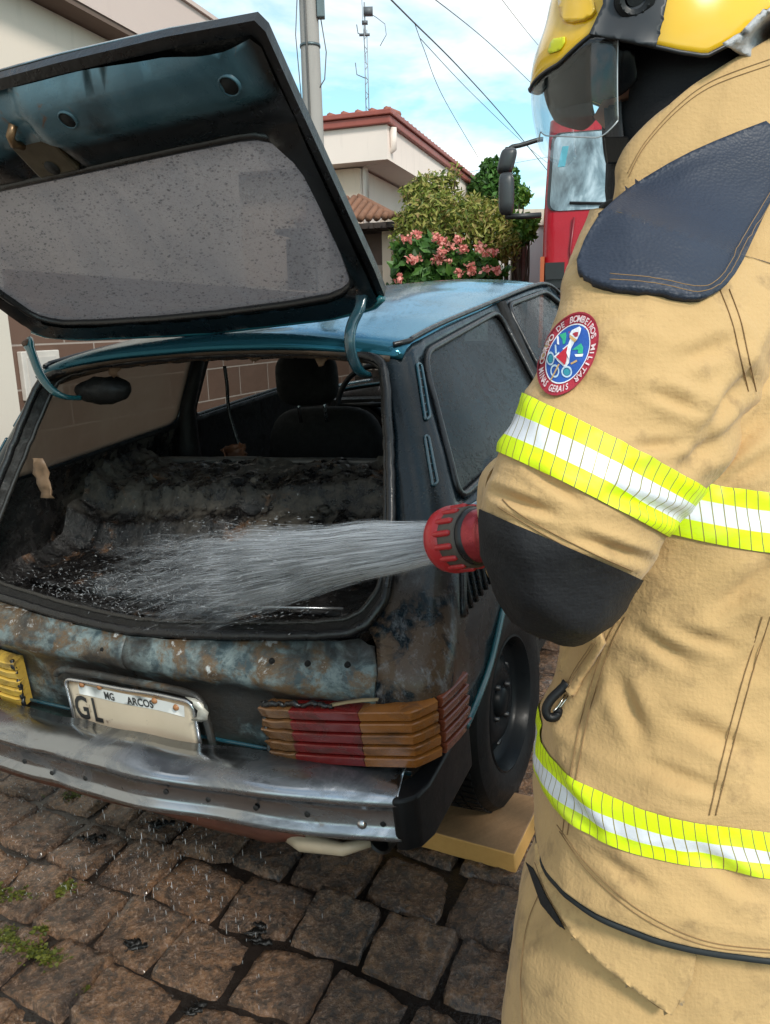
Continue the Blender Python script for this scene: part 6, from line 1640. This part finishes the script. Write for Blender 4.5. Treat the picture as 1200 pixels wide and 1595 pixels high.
# --- trousers
tr = [R3((858, 1150), (1380, 1200), (1170, 1330), 1.05, .82), R3((838, 1270), (1395, 1320), (1165, 1455), 1.05, .82), R3((815, 1360), (1400, 1400), (1160, 1560), 1.05, .82), R3((797, 1450), (1395, 1480), (1150, 1660), 1.04, .82), R3((782, 1560), (1370, 1590), (1130, 1790), 1.04, .83), R3((780, 1690), (1330, 1720), (1110, 1920), 1.04, .85)]
def tr_fold(p, t, th): return .009 * noise.noise(p * 6) + .006 * ridge(Vector((p.x + .3 * p.z, p.y, p.z * .7 - .4 * p.x)), (5, 5, 10), 4.4) + .003 * noise.noise(p * 20) + .0012 * noise.noise(p * 50)
TRO = Loft(tr, 150, 130, .9, tr_fold); trousers = TRO.mesh('trousers', M_tan2, man); solid(trousers, .004, -1)
c_low = L_(1010, 1690, 1.0)
for k, (dx, dy) in enumerate(((-.06, -.10), (.03, .13))):
    top = Vector((c_low.x + dx + .04, c_low.y + dy + .02, c_low.z + .08)); foot = Vector((dx * 1.2 + .02, dy * 1.4, .12))
    n = 40; Pt = [top.lerp(foot, t) for t in np.linspace(0, 1, n)]
    mb = MB(); mb.tube(Pt, [float(np.interp(t, [0, .3, .55, 1], [.155, .125, .108, .098])) + .006 * noise.noise((t * 9, k, 1)) for t in np.linspace(0, 1, n)], 40); mb.build('trouser_leg', [M_tan2], trousers)
    # boot
    bt = MB(); prof = []
    for j, (x, z0, z1, w) in enumerate([(.10, .0, .10, .045), (.06, .0, .16, .055), (.0, .0, .17, .058), (-.06, .0, .13, .055), (-.13, .0, .10, .052), (-.19, .0, .075, .045), (-.21, .01, .05, .025)]): prof.append((x, z0, z1, w))
    V = []; m = 14
    for x, z0, z1, w in prof:
        for q in range(m):
            a = 2 * pi * q / m; V.append(Vector((foot.x + x, foot.y + w * cos(a), (z0 + z1) / 2 + (z1 - z0) / 2 * math.copysign(abs(sin(a)) ** .6, sin(a)) + gz(PR.x + foot.x, PR.y + foot.y) - PZ)))
    F = grid_faces(m, len(prof), True) + [tuple(range(m - 1, -1, -1)), tuple((len(prof) - 1) * m + q for q in range(m))]
    mesh('boot', V, F, [M_blk], man)
BT = all_bvh([trousers])
# black hem lining, pocket flap, pocket slit
V, F, uv = TOR.band('hem', .992, 1.0, None, n=200, off=.001)
mb = MB(); mb.tube([TOR.P(.997, th, -.004) - Vector((0, 0, .006)) for th in np.linspace(0, 2 * pi, 160, endpoint=False)], .0045, 6, closed=True); mb.build('hem_lining', [simple('lining_black', (.012, .016, .018), .7)], coat)
decal('pocket_flap', [(832, 1318), (846, 1300), (880, 1338), (940, 1395), (1010, 1445), (1085, 1488), (1078, 1530), (1046, 1582), (985, 1540), (930, 1497), (890, 1455), (858, 1400), (836, 1350)], BT, M_tan2, trousers, .019, 7, .007, 0, 40)
decal('pocket_slit', [(819, 1342), (830, 1352), (850, 1395), (880, 1448), (868, 1440), (842, 1408)], BT, simple('slit_black', (.012, .012, .013), .8), trousers, .006, 5, .001, 0, 2)
mb = MB()
for dx in (0, 1): stitch(mb, [(842 + 7 * dx, 1345), (865 + 6 * dx, 1400 - 3 * dx), (900 + 4 * dx, 1452 - 6 * dx), (985, 1530 - 8 * dx), (1042 - 3 * dx, 1570 - 9 * dx), (1068 - 6 * dx, 1528), (1076 - 6 * dx, 1495)], BT, .0008, .0215)
stitch(mb, [(846, 1380), (822, 1440), (812, 1520), (815, 1600)], BT, .0009, .002)
mb.each('stitch_line', [M_st], trousers)

# --- head, hood, face
HD = L_(1024, 135, 1.05)          # head centre
def ell(c, a, b, h, nu=48, nv=32, f=None):
    V = []
    for j in range(nv):
        ph = -pi / 2 + pi * j / (nv - 1)
        for i in range(nu):
            th = 2 * pi * i / nu; d = Vector((cos(th) * cos(ph), sin(th) * cos(ph), sin(ph))); k = f(d) if f else 1.0
            V.append(c + Vector((d.x * a, d.y * b, d.z * h)) * k)
    return V, grid_faces(nu, nv, True)
# body: one continuous skinned figure under the clothes (head, neck, trunk, limbs, hands)
M_skin = simple('skin', (.42, .22, .15), .5, var=.1, scale=20)
M_glove = m_fabric('black_glove', (.012, .012, .013), (.02, .02, .02), .7, 900, (.02, .02, .02), 0, .15)
NZ0, NZd = at(692, 842, 1.10), None
NZa = (at(300, 893, 1.80) - at(692, 842, 1.10)).normalized()      # spray axis
GR = NZ0 - NZa * .185 - PR           # grip on the nozzle
def build_body():
    pel = Vector((.02, .0, 1.0)); verts = []; edges = []; rad = []
    def v(p, r, parent=None):
        verts.append(tuple(p)); rad.append(r); i = len(verts) - 1
        if parent is not None: edges.append((parent, i))
        return i
    ch = HD + Vector((.06, 0, -.30)); nk = HD + Vector((.03, 0, -.13))
    a = v(pel, .11); b = v(pel.lerp(ch, .5), .11, a); c = v(ch, .115, b); d = v(nk, .055, c); e = v(HD + Vector((.005, 0, -.03)), .075, d); v(HD + Vector((.01, 0, .07)), .075, e)
    for sg in (-1, 1):
        hip = v(pel + Vector((-.02 + .02 * sg, sg * .10, -.06)), .085, a); kn = v(Vector((-.03 * sg, sg * .12, .52)), .06, hip); v(Vector((-.02, sg * .12, .12)), .045, kn)
    # left arm (near) and right arm (far)
    sh = v(L_(1050, 470, .86), .055, c); el = v(L_(870, 900, .82), .042, sh); w1 = v(L_(815, 845, 1.02), .030, el); v(GR + Vector((.03, -.035, -.005)), .030, w1)
    sh2 = v(L_(1010, 430, 1.22), .055, c); el2 = v(L_(905, 760, 1.32), .042, sh2); w2 = v(L_(815, 872, 1.19), .030, el2); v(GR - NZa * .12 + Vector((.02, .03, -.01)), .028, w2)
    me = bpy.data.meshes.new('body'); me.from_pydata(verts, edges, []); o = bpy.data.objects.new('body', me); COL.objects.link(o)
    sk = o.modifiers.new('k', 'SKIN'); sk.use_smooth_shade = True
    for i, r in enumerate(rad): me.skin_vertices[0].data[i].radius = (r, r)
    me.skin_vertices[0].data[0].use_root = True
    o.modifiers.new('ss', 'SUBSURF').levels = 2; bpy.context.view_layer.update()
    m2 = bpy.data.meshes.new_from_object(o.evaluated_get(bpy.context.evaluated_depsgraph_get())); bpy.data.objects.remove(o)
    # face: nose, brow, eye sockets, mouth, facing -x
    for vv in m2.vertices:
        q = vv.co - (HD + Vector((0, 0, -.01)))
        if q.x < -.02 and abs(q.z) < .12:
            f = lambda y0, z0, s: math.exp(-((q.y - y0) ** 2 + (q.z - z0) ** 2) / s ** 2)
            vv.co.x -= .028 * f(0, -.03, .018) + .010 * f(0, -.005, .02) + .008 * f(0, -.075, .02) - .010 * f(-.032, .005, .016) - .010 * f(.032, .005, .016)
    m2.materials.append(M_skin)
    b = bpy.data.objects.new('body', m2); COL.objects.link(b); b.parent = man
build_body()
def hands():
    # gloved hands closed round the nozzle body
    for k, (c0, dirp) in enumerate(((GR, Vector((.02, -1, .1))), (GR - NZa * .13, Vector((.02, 1, .1))))):
        mb = MB(); ax = NZa; s = dirp - ax * dirp.dot(ax); s.normalize(); u = ax.cross(s)
        wrist = c0 + s * .085 - Vector((0, 0, .01)) + Vector((.03, 0, 0)); knu = c0 + s * .036
        mb.tube([wrist, wrist.lerp(knu, .5) + u * .005, knu], [.036, .044, .036], 16)
        for q, (L, r) in enumerate(((.85, .0105), (1.0, .011), (.95, .0105), (.78, .0095))):
            base = knu + ax * ((q - 1.5) * .022)
            P = [base + u * .0 + s * .01]
            for j in range(1, 9): a = j / 8 * 2.6 * L; P.append(c0 + ax * ((q - 1.5) * .0215) + (s * cos(a) + u * sin(a)) * .041)
            mb.tube(P, [r * 1.1] + [r] * 6 + [r * .9, r * .6], 10)
        P = [wrist.lerp(knu, .6) + ax * .03]
        for j in range(1, 7): a = -j / 6 * 1.7; P.append(c0 + ax * .045 + (s * cos(a) + u * sin(a)) * .042)
        mb.tube(P, [.015, .014, .013, .0125, .012, .011, .008], 10)
        mb.build('glove', [M_glove], man)
hands()
def hoodf(d):
    k = 1.0
    return k + .012 * noise.noise(d * 6)
V, F = ell(HD + Vector((.034, 0, -.035)), .104, .098, .150, 56, 40, hoodf)
# open the face
Fk = []
for f in F:
    c = sum((V[k] for k in f), Vector()) / 4 - HD
    if not (c.x < -.055 and abs(c.y) < .075 and -.03 < c.z < .06): Fk.append(f)
hood = mesh('hood', V, orient(V, Fk, lambda c: c - HD), M_hood, man); solid(hood, .004, -1)
mb = MB(); mb.tube([HD + Vector((.036, 0, -.04)), HD + Vector((.034, 0, -.12)), HD + Vector((.046, 0, -.19)), HD + Vector((.09, 0, -.28))], [.098, .096, .098, .12], 40); mb.build('hood_neck', [M_hood], hood)
# ribbed black storm collar in front of the throat
mb = MB()
for k in range(7): mb.tube([HD + Vector((.052 + .004 * k + .116 * cos(a), .112 * sin(a), -.150 - .0085 * k - .035 * (1 + cos(a)) * -.5)) for a in np.linspace(0, 2 * pi, 60, endpoint=False)], .0052, 7, closed=True)
mb.build('throat_ribbing', [M_hood], hood)

# --- helmet
def helmet():
    root = empty('helmet'); root.parent = man
    C = L_(1034, 100, 1.05); a, b, h = .164, .128, .185
    M_yel = simple('helmet_yellow', (.80, .47, .008), .22, var=.06, scale=3, coat=.6); M_hb = simple('helmet_black', (.016, .018, .022), .4, var=.2)
    # rim height (relative to C) by azimuth: pi = front
    tab = [(0, L_(838, 134, 1.05).z - C.z)]
    for px, py in ((880, 100), (925, 55), (950, 58), (985, 66), (1024, 74), (1060, 82), (1100, 88), (1150, 62), (1200, 20)):
        o_ = CAM - PR - C; d_ = ray(px, py); S = Vector((1 / (a * 1.03), 1 / (b * 1.03), 1 / h)); o2 = Vector((o_.x * S.x, o_.y * S.y, o_.z * S.z)); d2 = Vector((d_.x * S.x, d_.y * S.y, d_.z * S.z))
        A_, B_, C_ = d2.dot(d2), 2 * o2.dot(d2), o2.dot(o2) - 1; D_ = B_ * B_ - 4 * A_ * C_
        if D_ <= 0: continue
        q = o_ + d_ * ((-B_ - D_ ** .5) / (2 * A_)); tab.append((pi - abs(math.atan2(q.y / b, q.x / a)), q.z))
    tab.sort(); tab.append((pi, tab[-1][1]))
    def rimz(th):
        f = abs((th % (2 * pi)) - pi)      # 0 front .. pi back
        return float(np.interp(f, [t_[0] for t_ in tab], [t_[1] for t_ in tab]))
    nu, nv = 120, 34; V = []
    for j in range(nv):
        t = j / (nv - 1)
        for i in range(nu):
            th = 2 * pi * i / nu; z0 = rimz(th); f = abs(th - pi)
            ph0 = math.asin(max(-.9, min(.9, z0 / h))); ph = ph0 + (pi / 2 - ph0) * t
            fl = 1 + (.07 * math.exp(-(f / .9) ** 2) + .03) * (1 - t) ** 3 - (.035 * math.exp(-((t - .22) / .09) ** 2)) * math.exp(-(f / 1.1) ** 2)
            rdg = .010 * math.exp(-((abs(sin(th)) * b * cos(ph)) / .03) ** 2) * min(1, t * 3)
            V.append(C + Vector((a * cos(th) * cos(ph) * fl, b * sin(th) * cos(ph) * fl, h * sin(ph) + rdg)))
    F = grid_faces(nu, nv, True); F = orient(V, F, lambda c: c - C)
    sh = mesh('shell', V, F, [M_yel, M_hb], root); solid(sh, .004, -1, 1)
    P = [V[i] for i in range(nu)]; mb = MB(); mb.tube(P, .0026, 6, closed=True); mb.build('rim_trim', [M_hb], sh)
    BH = all_bvh([sh])
    # black side plate with its round knob
    decal('side_plate', [(938, -40), (940, 5), (918, 52), (945, 58), (985, 66), (1022, 73), (1032, 35), (1048, -40)], BH, M_hb, sh, .011, 6, .002, 0, 80)
    kc = cast(BH, 990, 0, .014); kn = (CAM - PR - kc).normalized(); kn = (kn + Vector((0, -.4, .0))).normalized(); M = axisM(kc, kn)
    mb = MB(); mb.lathe([(.012, .0), (.0125, .006), (.018, .0085), (.0235, .006), (.0245, 0)], M, 40); mb.lathe([(0, .004), (.010, .004), (.012, 0)], M, 30)
    for q in range(14): al = 2 * pi * q / 14; mb.lathe([(0, .0095), (.0016, .009), (.002, .004)], M @ Matrix.Translation((.018 * cos(al), .018 * sin(al), 0)), 6)
    mb.build('knob', [M_blk], sh, True, 40)
    decal('reflective_sticker', [(862, 60), (880, 57), (880, 66), (873, 78), (856, 84), (853, 80), (857, 66)], BH, simple('sticker_lime', (.62, .62, .01), .3), sh, .0022, 4, .0006)
    decal('front_moulding', [(868, -30), (905, -30), (930, 10), (918, 28), (880, 36), (870, 20)], BH, M_yel, sh, .006, 6, .005, 1)
    # grey ear and neck protector at the back
    decal('neck_guard', [(1130, 72), (1160, 55), (1200, 12), (1240, -20), (1260, 20), (1215, 75), (1180, 92)], all_bvh([hood, sh]), simple('guard_grey', (.42, .42, .43), .7, var=.5, scale=40, bump=.6, bscale=200), sh, .024, 7, .006, 0, 20)
    # clear eye shield and darker inner visor
    def shield(name, R1, R2, zt, zb, span, mat, th=.0022, tilt=0.0, edge=True, zn=0):
        V = []; n, m = 48, 14
        for j in range(m):
            v = j / (m - 1)
            for i in range(n):
                f = (i / (n - 1) * 2 - 1); th_ = pi + f * span
                drop = zb + (zn - zb) * min(1, abs(f) * 1.15) + .018 * max(0, (abs(f) - .8) / .2) ** 2 + .006 * max(0, 1 - abs(f) / .25) ** 2
                z = zt(th_) + (drop - zt(th_)) * v
                fl = 1.06 - .07 * v * v + tilt * v
                V.append(C + Vector((R1 * cos(th_) * fl, R2 * sin(th_) * fl, z)))
        o = mesh(name, V, grid_faces(n, m), mat, root); solid(o, th, 0)
        if edge:
            mb = MB(); mb.tube([V[(m - 1) * n + i] for i in range(int(n * .42), n)], .0009, 6); mb.tube([V[j * n + n - 1] for j in range(m)], .0008, 6)
            mb.build('shield_edge', [simple('edge_clear', (.5, .53, .55), .15)], o)
        return o
    g = G('clear_visor'); gl = g.n('BsdfGlossy', {'Color': (.75, .78, .8, 1), 'Roughness': .05}).outputs[0]; fr = g.n('LayerWeight', {'Blend': .25}).outputs['Facing']
    n_ = g.noise(g.co(), 120, 3); spk = g.ramp(n_, [(.70, 0), (.76, .5)])
    M_vis = g.done(g.mixsh(g.ramp(fr, [(0, .03), (1, .28)]), g.transp((.93, .95, .96)), gl))
    g = G('dark_visor'); gl = g.bsdf(col=(.006, .006, .007), rough=.12, spec=.12); M_vd = g.done(g.mixsh(.70, g.transp((.5, .42, .38)), gl))
    shield('visor', .166, .128, lambda th: rimz(th) - .001, L_(838, 206, 1.05).z - C.z, 1.0, M_vis, zn=L_(905, 214, .975).z - C.z)
    shield('inner_visor', .150, .108, lambda th: rimz(th) - .002, L_(856, 172, 1.05).z - C.z, 1.12, M_vd, .002, -.02, False, zn=L_(925, 160, 1.0).z - C.z)
    # chin strap and buckle
    BHd = all_bvh([hood]); 
    st = [(958, 60), (957, 110), (958, 160), (962, 215)]
    def strip(mb, pts, w, bv, off, n=40, rib=False):
        V = []
        S = spline(pts, n)
        for k, (x, y) in enumerate(S):
            o_ = off + (.0012 * (k % 2) if rib else 0)
            for q in (-1, -.5, .5, 1): 
                p = cast(bv, x + w * q, y, o_)
                V.append(p if p is not None else (V[-1] if V else L_(x, y, .95)))
        mb.add(V, grid_faces(4, n))
    mb = MB(); strip(mb, st, 12, BHd, .006, 60, True); o = mb.build('chin_strap', [M_strap], root); solid(o, .003)
    mb = MB(); p = [cast(BHd, x, y, .010) for x, y in ((945, 212), (982, 212), (980, 252), (950, 255))]
    if all(p):
        c = sum(p, Vector()) / 4; V = [c + (q - c) * s for q in p for s in (1,)] + [q + (CAM - PR - q).normalized() * .008 for q in p]
        o = mesh('buckle', V, [(0, 1, 2, 3), (7, 6, 5, 4)] + [(k, 4 + k, 4 + (k + 1) % 4, (k + 1) % 4) for k in range(4)], M_blk, root, False); bev(o, .003)
    mb = MB(); strip(mb, [(948, 225), (938, 208), (925, 198)], 3, BHd, .006); 
helmet()

# ------------------------------------------------------------------ hose nozzle (held): its own thing
def build_nozzle():
    face = NZ0; ax = NZa
    r = empty('hose_nozzle', face); tag(r, 'red fire hose nozzle with ribbed bumper ring in the hands of the firefighter', 'nozzle')
    M_r = simple('nozzle_red', (.46, .022, .028), .34, var=.15, scale=30, bump=.08); M_g = simple('nozzle_groove', (.085, .070, .058), .6, var=.4, scale=40); M_k = simple('nozzle_black', (.010, .010, .012), .3); M_al = simple('nozzle_metal', (.35, .04, .05), .25, .5)
    Z = axisM((0, 0, 0), -ax, (0, 0, 1))
    s = 1.0
    mb = MB(); mb.lathe([(.020, .020), (.026, .004), (.033, .0), (.041, .003), (.0455, .010), (.0475, .020), (.0475, .028), (.0445, .031), (.0445, .034), (.041, .0345)], Z, 64); mb.build('bumper_ring', [M_r], r)
    mb = MB(); mb.lathe([(.043, .030), (.0425, .060), (.0415, .064), (.036, .066)], Z, 64); mb.build('ring_groove', [M_g], r)
    for k in range(15):
        al = 2 * pi * k / 15; mb = MB(); n = 9
        pts = [Z @ Vector((.0425 * cos(al), .0425 * sin(al), z)) for z in np.linspace(.024, .060, n)]
        mb.tube(pts, [.0045] * (n - 1) + [.003], 8); mb.build('grip_rib', [M_r], r)
    mb = MB(); mb.lathe([(.036, .060), (.0395, .064), (.0395, .072), (.036, .075)], Z, 56); mb.build('seal_ring', [M_k], r)
    mb = MB(); mb.lathe([(.0365, .074), (.0365, .092), (.035, .094), (.035, .100), (.0365, .102), (.0365, .118), (.030, .124), (.030, .15), (.036, .155), (.036, .19), (.030, .195), (.0, .195)], Z, 56); mb.build('barrel', [M_al], r, True, 40)
    mb = MB(); mb.lathe([(.0, .024), (.019, .024), (.021, .016), (.026, .014)], Z, 40); mb.build('baffle', [M_k], r)
    mb = MB(); h = [Z @ Vector(q) for q in ((.036, 0, .14), (.075, 0, .135), (.085, 0, .15))]; mb.tube([Z @ Vector((0, .036, .14)), Z @ Vector((.05, .036, .16)), Z @ Vector((.06, 0, .165)), Z @ Vector((.05, -.036, .16)), Z @ Vector((0, -.036, .14))], .006, 8); mb.build('bale_handle', [M_k], r)
    # hose running off the far side of the person to the ground
    ho = []
    e = face - ax * .195
    pts = [e, e - ax * .05 + Vector((.01, .03, -.01)), e + Vector((.09, .16, -.03)), e + Vector((.13, .42, -.12)), e + Vector((.22, .62, -.45)), e + Vector((.40, .66, -.85)), Vector((e.x + .75, e.y + .7, gz(e.x + .75, e.y + .7) + .04)), Vector((e.x + 1.5, e.y + 1.6, gz(e.x + 1.5, e.y + 1.6) + .04))]
    c = face; mb = MB(); mb.tube([Vector(p) - c for p in spline(pts, 60)], .026, 16); o = mb.build('fire_hose', [simple('hose_canvas', (.35, .06, .04), .8, var=.3, scale=40)]); o.location = c; tag(o, 'fire hose running from the nozzle behind the firefighter to the ground', 'hose')
build_nozzle()

# ------------------------------------------------------------------ water
def build_water():
    face = NZ0; rs = random.Random(21)
    def wm(name, alpha, col, soft):
        g = G(name); f = g.n('LayerWeight', {'Blend': .5}).outputs['Facing']
        return g.done(g.mixsh(g.ramp(f, [(0, alpha), (soft, 0)]), g.transp(), g.mixsh(.5, g.bsdf(col=col, rough=.3, spec=.4), g.n('BsdfTranslucent', {'Color': (*col, 1)}).outputs[0])))
    M_w1 = wm('water_streak', .62, (.86, .89, .93), 1.0); M_w2 = wm('water_bright', .60, (.90, .92, .95), 1.0); M_w3 = wm('water_mist', .068, (.90, .93, .97), .85)
    mb = MB()
    ax = NZa; s = ax.orthogonal().normalized(); u = ax.cross(s)
    # targets in the photograph: the fan lands across the boot floor
    tg_ = []
    def streak(P, r, mi):
        n = len(P); rr = [r * (.25 + .75 * sin(pi * (k + .5) / n)) for k in range(n)]
        V, F = tube_geo(P, rr, 8 if mi == 2 else 4, cap=False); mb.add(V, F, mi)
    def path(a, rad, spread, t0, L, grav, n=5):
        j1 = rs.gauss(0, .010); j2 = rs.gauss(0, .010); d = (ax + (s * cos(a) + u * sin(a)) * spread + s * j1 + u * j2).normalized(); o = face + (s * cos(a) + u * sin(a)) * rad
        P = []
        for k in range(n):
            t = t0 + L * k / (n - 1); q = o + d * t + Vector((0, 0, -grav * t * t)); w_ = .016 * min(1, t * 1.4); P.append(q + Vector((noise.noise(q * 7), noise.noise(q * 7 + Vector((9, 0, 0))), noise.noise(q * 7 + Vector((0, 9, 0))))) * w_)
        return P
    def clip(P):
        q = MCI @ P[-1]
        return q.z > .765 or q.y < .15
    for k in range(4600):
        a = rs.uniform(0, 2 * pi); e = rs.random() ** .5
        t0 = 1.35 * rs.random() ** 1.45; fade = 1 - t0 / 1.45
        L = rs.uniform(.015, .10) * (1 + .8 * fade)
        P = path(a, .029 * e, .088 * e + rs.gauss(0, .010), t0, L, .030 + rs.gauss(0, .010))
        if not clip(P): continue
        streak(P, rs.uniform(.0002, .00065), 0)
    for k in range(1050):
        a = rs.uniform(0, 2 * pi); e = rs.random() ** .5
        t0 = 1.15 * rs.random() ** 1.3; L = rs.uniform(.12, .34)
        P = path(a, .028 * e, .086 * e, t0, L, .03)
        if clip(P): streak(P, rs.uniform(.004, .011) * (1 + .6 * t0), 2)
    # short bright dashes and droplets thrown out of the fan
    for k in range(1000):
        a = rs.uniform(0, 2 * pi); t0 = rs.uniform(.35, 1.35); P = path(a, .04, rs.uniform(.01, .15), t0, rs.uniform(.003, .016), .05 + rs.gauss(0, .03), 3)
        if clip(P): streak(P, rs.uniform(.0005, .0014), 1)
    # splash over the floor
    for k in range(750):
        x = rs.gauss(-.22, .20); y = rs.gauss(.30, .07); z = .775 + abs(rs.gauss(0, .025))
        if y < .16 or abs(x) > .62: continue
        p = MCAR @ Vector((x, y, z)); d = Vector((rs.gauss(-.5, .5), rs.gauss(0, .4), rs.gauss(.3, .4))).normalized() * rs.uniform(.002, .010)
        streak([p, p + d * .5, p + d], rs.uniform(.0003, .0008), 1)
    o = mb.build('water_jet', [M_w1, M_w2, M_w3]); tag(o, 'white fan of water spraying from the red nozzle into the charred boot', 'water', kind='stuff')
    # drips falling from the bumper to the cobbles
    mb = MB()
    for k in range(170):
        px = rs.triangular(0, 400, 210); x = car_plane(px, 1200, (0, -.03, 0), (0, 1, 0)).x
        y = rs.uniform(-.10, .16); z = rs.uniform(.0, .43)
        p = MCAR @ Vector((x, y, z)); L = rs.uniform(.005, .018)
        streak([p, p - Vector((0, 0, L * .4)), p - Vector((0, 0, L))], rs.uniform(.0004, .0011), 0)
    for k in range(420):
        px, py = rs.uniform(0, 330), rs.uniform(1215, 1400); c = car_plane(px, py, (0, 0, .004), (0, 0, 1)); p = MCAR @ c
        d = Vector((rs.gauss(0, .4), rs.gauss(0, .4), rs.uniform(.4, 1))).normalized() * rs.uniform(.002, .008); streak([p, p + d * .5, p + d], rs.uniform(.0004, .0010), 1)
    o = mb.build('falling_drops', [M_w1, M_w2]); tag(o, 'water drops falling from the bumper and splashing on the cobbles', 'water', kind='stuff')
build_water()
